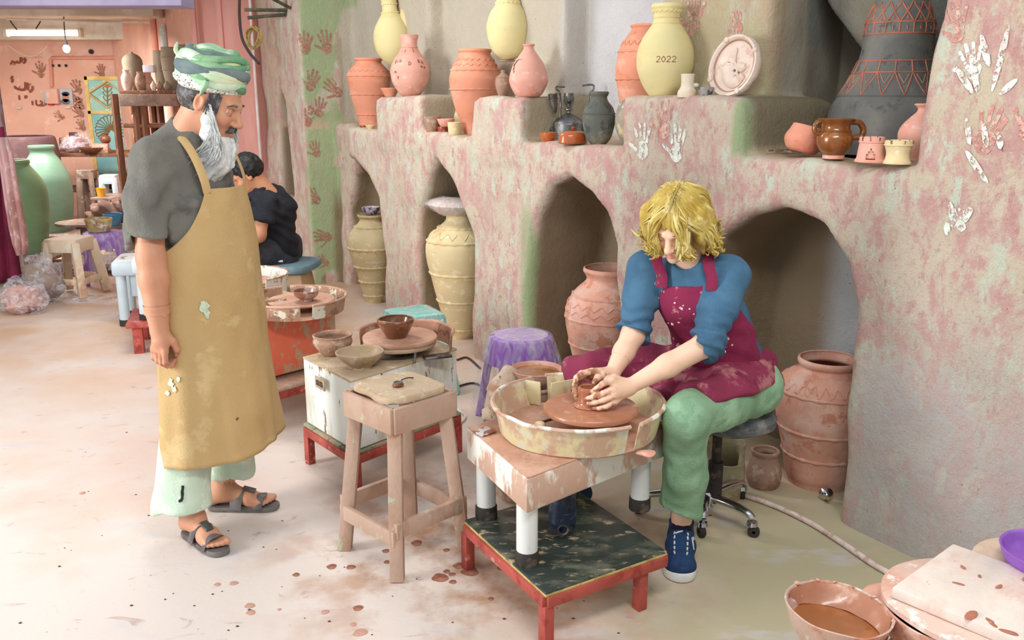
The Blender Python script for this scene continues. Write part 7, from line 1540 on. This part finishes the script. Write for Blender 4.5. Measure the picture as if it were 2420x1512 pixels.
for x, y in ((1556, 652), (1552, 669)):
    p = gx(x, y, 2.825); obj('eyelet', xf(ring(.0055, .0018, 0, 16, 6), p, (1.3, 0, -.3)), STEEL, apb)
WPN = mat('white_slip_spatter', (230, 222, 214), (206, 150, 160), None, sc=60)
bv_ = BVHTree.FromPolygons([tuple(p) for p in bib[0]], bib[1].tolist()); rs = random.Random(4)
for x, y, r in ((1595, 716, 5), (1608, 727, 6), (1612, 730, 4), (1558, 704, 3), (1565, 688, 3), (1570, 689, 3), (1615, 722, 3), (1590, 765, 5), (1605, 762, 4), (1580, 763, 3), (1593, 800, 6), (1605, 815, 8), (1585, 795, 4), (1630, 730, 3), (1640, 742, 3), (1720, 800, 5), (1712, 830, 7), (1730, 815, 4), (1640, 890, 5)):
    h = bv_.ray_cast(Vector(CAMP - GO), Vector(ray(x, y)).normalized())
    if h[0]: obj('slip_spatter', ball(r / 700 * .9, h[0], (rs.uniform(.6, 1.2), .3, rs.uniform(.5, 1.1)), 8, 5, rot=(0, rs.uniform(-1, 1), 0)), WPN, apb)
# shoe and sock
NAV = mat('navy_knit_shoe', (30, 62, 104), (24, 50, 88), None, sc=30, bump=.3, bsc=220, rough=.8); NAVD = mat('dark_navy_sock', (24, 26, 48), None, bump=.2, bsc=200); SOLE = mat('white_foam_sole', (226, 228, 226), (200, 206, 206), None, sc=12, bump=.05)
def shoe(an, toe, par, mir=1):
    d = nrmz([toe[0] - an[0], toe[1] - an[1], 0]); l = np.array([-d[1], d[0], 0]); hl = np.array([an[0], an[1], 0]) - d * .062; L_ = np.linalg.norm((np.array(toe) - hl)[:2])
    c = np.array([an[0], an[1], 0]); lo_ = np.minimum(hl, toe) - .09; hi_ = np.maximum(hl, toe) + .09; lo_[2] = -.01; hi_[2] = .19
    S = Sdf(lo_, hi_, .0048)
    S.cap(hl + d * .035 + [0, 0, .055], hl + d * L_ * .45 + [0, 0, .06], .037, .042, .02); S.cap(hl + d * L_ * .45 + [0, 0, .062], hl + d * L_ * .76 + [0, 0, .042], .042, .040, .02); S.ell(hl + d * L_ * .82 + [0, 0, .038], (.046, .046, .030), k=.02); S.cap(hl + d * .045 + [0, 0, .06], hl + d * .06 + [0, 0, .125], .036, .038, .02)
    S.cut((0, 0, .128), (0, 0, 1)); S.cut((0, 0, .028), (0, 0, -1)); g = S.mesh(); mid = hl; lw = (np.asarray(g[0]) - mid) @ l
    g = (np.asarray(g[0]) + np.outer(lw * .16, l), g[1]); sh = obj('shoe', g, NAV, par, smooth=180); SBV = BVHTree.FromPolygons(g[0].tolist(), g[1].tolist())
    def onshoe(x, yy):
        h = SBV.ray_cast(Vector(hl + d * x + l * yy + [0, 0, .3]), Vector((0, 0, -1))); return np.array(h[0]) + [0, 0, .002] if h[0] else hl + d * x + l * yy + [0, 0, .06]
    out = [(0, 0), (.01, -.026), (.06, -.036), (.12, -.037), (.19, -.055), (.245, -.046), (.272, 0), (.25, .044), (.19, .056), (.12, .038), (.06, .036), (.01, .026)]
    k_ = (L_ + .005) / .272; sp = spl([(x * k_, y) for x, y in out + [out[0]]], 3)[:-1]
    obj('sole', prism([tuple((hl + d * x + l * y)[:2]) for x, y in sp], .002, .034, .006), SOLE, sh)
    S = Sdf(c - [.07, .07, 0] + [0, 0, .08], c + [.07, .07, .24], .005); S.cap(c + [0, 0, .08], np.array(an) + [0, 0, .10], .039, .040, .01); S.cut((0, 0, .20), (0, 0, 1)); obj('sock', S.mesh(), NAVD, sh, smooth=180)
    for s in (-1, 1):
        for j in range(5):
            x = L_ * (.42 + .085 * j); obj('lace', tube([onshoe(x, s * .022), onshoe(x + .012, s * (.024 - .001 * j))], .0032, 6), SOLE, sh)
    obj('lace', tube([onshoe(L_ * .40, .004), onshoe(L_ * .44, -.012), onshoe(L_ * .46, -.02)], .003, 6), SOLE, sh)
    for pts in ([(.44, .044), (.52, .038), (.60, .044)], [(.40, .043), (.48, .036), (.56, .042)], [(.42, .040), (.58, .041)]):
        obj('side_stripe', tube([onshoe(L_ * q[0], q[1] * mir * 1.02) for q in pts], .0018, 6), SOLE, sh)
    return sh
tw_ = gw(atz(1606, 1378, 0)); sh_ = shoe(anL, tw_, girl, 1); shoe(anR, anR + np.array([-.10, -.17, -.1]), girl, -1)
sg = np.array(anL) + np.array([-.012, -.040, .035]); obj('sock_emblem', tube([sg + [-.012, 0, 0], sg + [.008, 0, .0], sg + [.014, .002, .004], sg + [.008, .002, .008], sg + [-.012, 0, .008], sg + [-.012, 0, 0]], .0018, 6), mat('pink_thread', (206, 120, 190), None), sh_)
# hair: wavy blond bob from a parting
HB = mat('blond_hair', (206, 182, 96), (184, 154, 66), (226, 210, 146), sc=16, sc3=22, lo=.46, hi=.6, lo3=.54, hi3=.66, rough=.45, bump=.4, bsc=40, bstretch=(80, 80, 8))
HB2 = mat('light_blond_hair', (222, 208, 142), (200, 178, 98), None, sc=16, rough=.45, bump=.2)
HRT = mat('darker_hair_roots', (150, 128, 76), (176, 154, 96), None, sc=20, rough=.5, bump=.3)
S = Sdf((-.17, -.17, -.20), (.14, .17, .17), .006)
S.ell((-.018, 0, .040), (.106, .096, .098), k=0); S.ell((-.045, 0, -.04), (.085, .115, .10), k=.04); S.ell((-.0, .098, -.02), (.062, .034, .10), k=.03); S.ell((-.0, -.098, -.02), (.062, .034, .10), k=.03)
S.ell((.055, 0, -.055), (.062, .066, .098), k=.02, op='s'); S.cap((-.02, 0, -.10), (-.05, 0, -.25), .06, .06, .02, op='s')
g = S.grid(); S.f += .004 * np.sin(np.arctan2(g[..., 1], g[..., 0] + .02) * 26 + g[..., 2] * 30) + (vnoise(g, 24, 3) - .5) * .014
hr = obj('hair', tm(GH, S.mesh()), HB, girl, smooth=180)
rs = np.random.RandomState(6); cvA, cvB = [], []
for k in range(520):
    th = rs.uniform(-math.pi, math.pi); s = 1 if th > 0 else -1; at = abs(th)
    px_ = .07 - .16 * rs.uniform(0, 1) ** 1.2; root = np.array([px_, .012 + s * rs.uniform(.001, .012), .040 + .099 * math.sqrt(max(.05, 1 - ((px_ + .018) / .108) ** 2))])
    fw = math.cos(at * .95); R = rs.uniform(.92, 1.03)
    m1 = np.array([.085 * fw * .9 + px_ * .35, s * (.030 + .052 * math.sin(min(at, 1.9))) * R, .078 + rs.uniform(-.012, .012) - .25 * abs(px_ + .02)])
    e = np.array([.088 * fw * R - .018, s * (.045 + .082 * math.sin(min(at + .25, math.pi - .55))) * R, -.015 + rs.uniform(-.02, .02)])
    if fw > .70: e = np.array([.102, s * (.034 + .04 * rs.rand()), -.005])
    fl = rs.uniform(.9, 1.15); zt = -.058 - .045 * rs.rand() - (.02 if fw < .2 else 0)
    tip = np.array([e[0] * 1.02 - .006 + rs.uniform(-.012, .012), e[1] * fl + rs.uniform(-.010, .010), zt if fw < .7 else zt + .022])
    fl2 = tip + np.array([rs.uniform(-.01, .022), s * rs.uniform(.0, .030), rs.uniform(-.004, .022)])
    c = spl([root, m1, e, tip, fl2], 5); ph = rs.rand() * 6; n_ = len(c); wv = np.linspace(0, 1, n_) ** 1.5
    c = c + np.stack([np.sin(np.linspace(0, 9, n_) + ph) * .008 * wv, np.cos(np.linspace(0, 8, n_) + ph) * .010 * wv, np.zeros(n_)], 1)
    (cvA if rs.rand() < .6 else cvB).append(c)
def lockgeo(cs, r):
    V = []; Fc = []
    for c in cs:
        n_ = len(c); rr = r * rs.uniform(.6, 1.3) * np.clip(np.minimum(np.linspace(.5, 4, n_), np.linspace(5, .25, n_)), .18, 1); g = tube(c, list(rr), 5, caps=False, flat=.6); o = len(V); V += g[0]; Fc += [tuple(i + o for i in f) for f in g[1]]
    return np.array(V), np.array(Fc)
o = obj('hair_locks', tm(GH, lockgeo(cvA, .0052)), HB, hr, smooth=180); o['kind'] = 'stuff'
o = obj('hair_locks', tm(GH, lockgeo(cvB, .0046)), HB2, hr, smooth=180); o['kind'] = 'stuff'
g = tube(spl([(.072, .012, .118), (.03, .012, .137), (-.03, .012, .139), (-.08, .012, .122)], 4), .004, 6, flat=.4); obj('hair_parting', tm(GH, (np.array(g[0]), np.array(g[1][:-2]))), HRT, hr, smooth=180)
# ------------------------------------------------------------------ the seated boy in the back
BO = np.array([-1.62, 6.05, 0]); boy = thing('person', 'dark-haired person in black polo shirt sitting with bent back behind the man', 'person', BO)
def bx3(x, y, Y): return aty(x, y, Y) - BO
hpB = bx3(655, 598, 6.05); chB = bx3(636, 500, 6.0); nkB = bx3(606, 452, 5.95); hcB = bx3(586, 413, 5.92); shB = bx3(628, 478, 5.86); elB = bx3(612, 556, 5.76); wrB = bx3(570, 585, 5.70); knB = bx3(590, 590, 5.85)
BHm = frame(hcB, math.radians(195), math.radians(28)); hd = tm(BHm, head_geo(.0055))
B = Sdf((-.6, -.5, .05), (.3, .3, 1.1), .014); B.chain([hpB, chB, nkB], [.12, .12, .055], .05); B.cap(nkB, hcB - [0, 0, .03], .055, .052, .03); B.chain([shB, elB, wrB, wrB + [-.08, 0, -.01]], [.05, .043, .03, .03], .03); B.chain([hpB, knB, knB + [-.02, 0, -.42]], [.1, .07, .045], .04)
gm = gadd([B.mesh(), hd]); skin('body', gm, boy, SKB, np.ones((len(gm[0]), 3)))
BLKM = mat('black_cotton', (30, 32, 40), (38, 40, 48), None, sc=8, bump=.3, bsc=80, rough=.9); DKT = mat('dark_sport_fabric', (52, 54, 62), (62, 66, 74), None, sc=8, bump=.2)
S = Sdf((-.5, -.5, .4), (.35, .35, 1.2), .012); S.chain([hpB + [0, 0, .03], chB + [.01, 0, .01], nkB + [.02, 0, -.02]], [.15, .155, .085], .06); 
T_ = Sdf((-.5, -.5, .4), (.35, .35, 1.2), .012); T_.cap(shB, elB, .085, .075, .02); T_.cut(shB * .35 + elB * .65, nrmz(elB - shB)); smerge(S, T_, .03)
far = shB + np.array([-.02, .32, 0]); S.cap(chB + [0, .05, .08], far, .1, .075, .05)
g = S.grid(); S.f += (vnoise(g, 12, 4) - .5) * .03 + .006 * np.sin((g[..., 2] + g[..., 0]) * 70 + 5 * vnoise(g, 5, 2))
obj('polo_shirt', S.mesh(), BLKM, boy, smooth=180)
obj('collar', wob(xf(ring(.078, .02, 0, 30, 8), nkB + [.015, 0, -.01], (0, -.55, 0)), .01, 14), BLKM, boy, smooth=180)
S = Sdf((-.6, -.5, .04), (.35, .35, .8), .013); S.chain([hpB, hpB * .4 + knB * .6, knB, knB + [-.03, 0, -.36]], [.145, .115, .095, .08], .04); S.cap(hpB, hpB + [0, .2, 0], .13, .13, .05); S.chain([hpB + [0, .2, 0], knB + [0, .3, 0], knB + [-.03, .3, -.36]], [.12, .09, .08], .04); g = S.grid(); S.f += (vnoise(g, 12, 6) - .5) * .03; obj('track_trousers', S.mesh(), DKT, boy, smooth=180)
obj('white_stripe', tube(spl([bx3(598, 598, 5.72), bx3(625, 607, 5.86), bx3(650, 616, 5.895), bx3(668, 617, 5.92)], 4), .008, 6), mat('white_piping', (226, 226, 230), None), boy)
S = Sdf((-.14, -.12, -.12), (.14, .12, .16), .007); S.ell((-.02, 0, .04), (.105, .09, .105), k=0); S.ell((.075, 0, -.05), (.07, .09, .085), k=.02, op='s'); g = S.grid(); S.f = np.maximum(S.f, -.07 - g[..., 2]); S.f += (vnoise(g, 60, 2) - .5) * .012; obj('hair', tm(BHm, S.mesh()), mat('black_hair', (26, 24, 26), None, bump=.3, rough=.5), boy, smooth=180)
for s in (-1, 1): obj('shoe', wob(rbox(.25, .1, .08, .03, loc=(knB[0] - .1, knB[1] + (.3 if s > 0 else 0), -BO[2])), .004, 12), RUB, boy)
q = bx3(655, 628, 6.05); sc_ = obj('seat_cushion', wob(prism([tuple(p[:2]) for p in spl([(-.22, -.2, 0), (0, -.24, 0), (.22, -.2, 0), (.27, 0, 0), (.22, .22, 0), (-.22, .22, 0), (-.25, 0, 0), (-.22, -.2, 0)], 3)[:-1]], 0, .055, .018), .008, 6), mat('blue_grey_cushion', (118, 146, 158), (100, 126, 138), None, sc=6, bump=.1), loc=(BO[0] + q[0] + .0, BO[1] + q[1], q[2] - .02)); tag(sc_, 'blue-grey cushion on the clay block under the seated person in black', 'cushion')
o = obj('clay_block', wob(prism([(-.24, -.2), (.23, -.22), (.25, .2), (-.22, .22)], 0, q[2] - .025, .03, top=[(-.2, -.17), (.2, -.18), (.2, .17), (-.19, .18)]), .02, 6), mat('cracked_mud_block', (186, 158, 126), (150, 120, 92), None, sc=5, bump=.3), loc=(BO[0] + q[0], BO[1] + q[1], 0)); tag(o, 'cracked mud block carrying the blue-grey cushion', 'block')
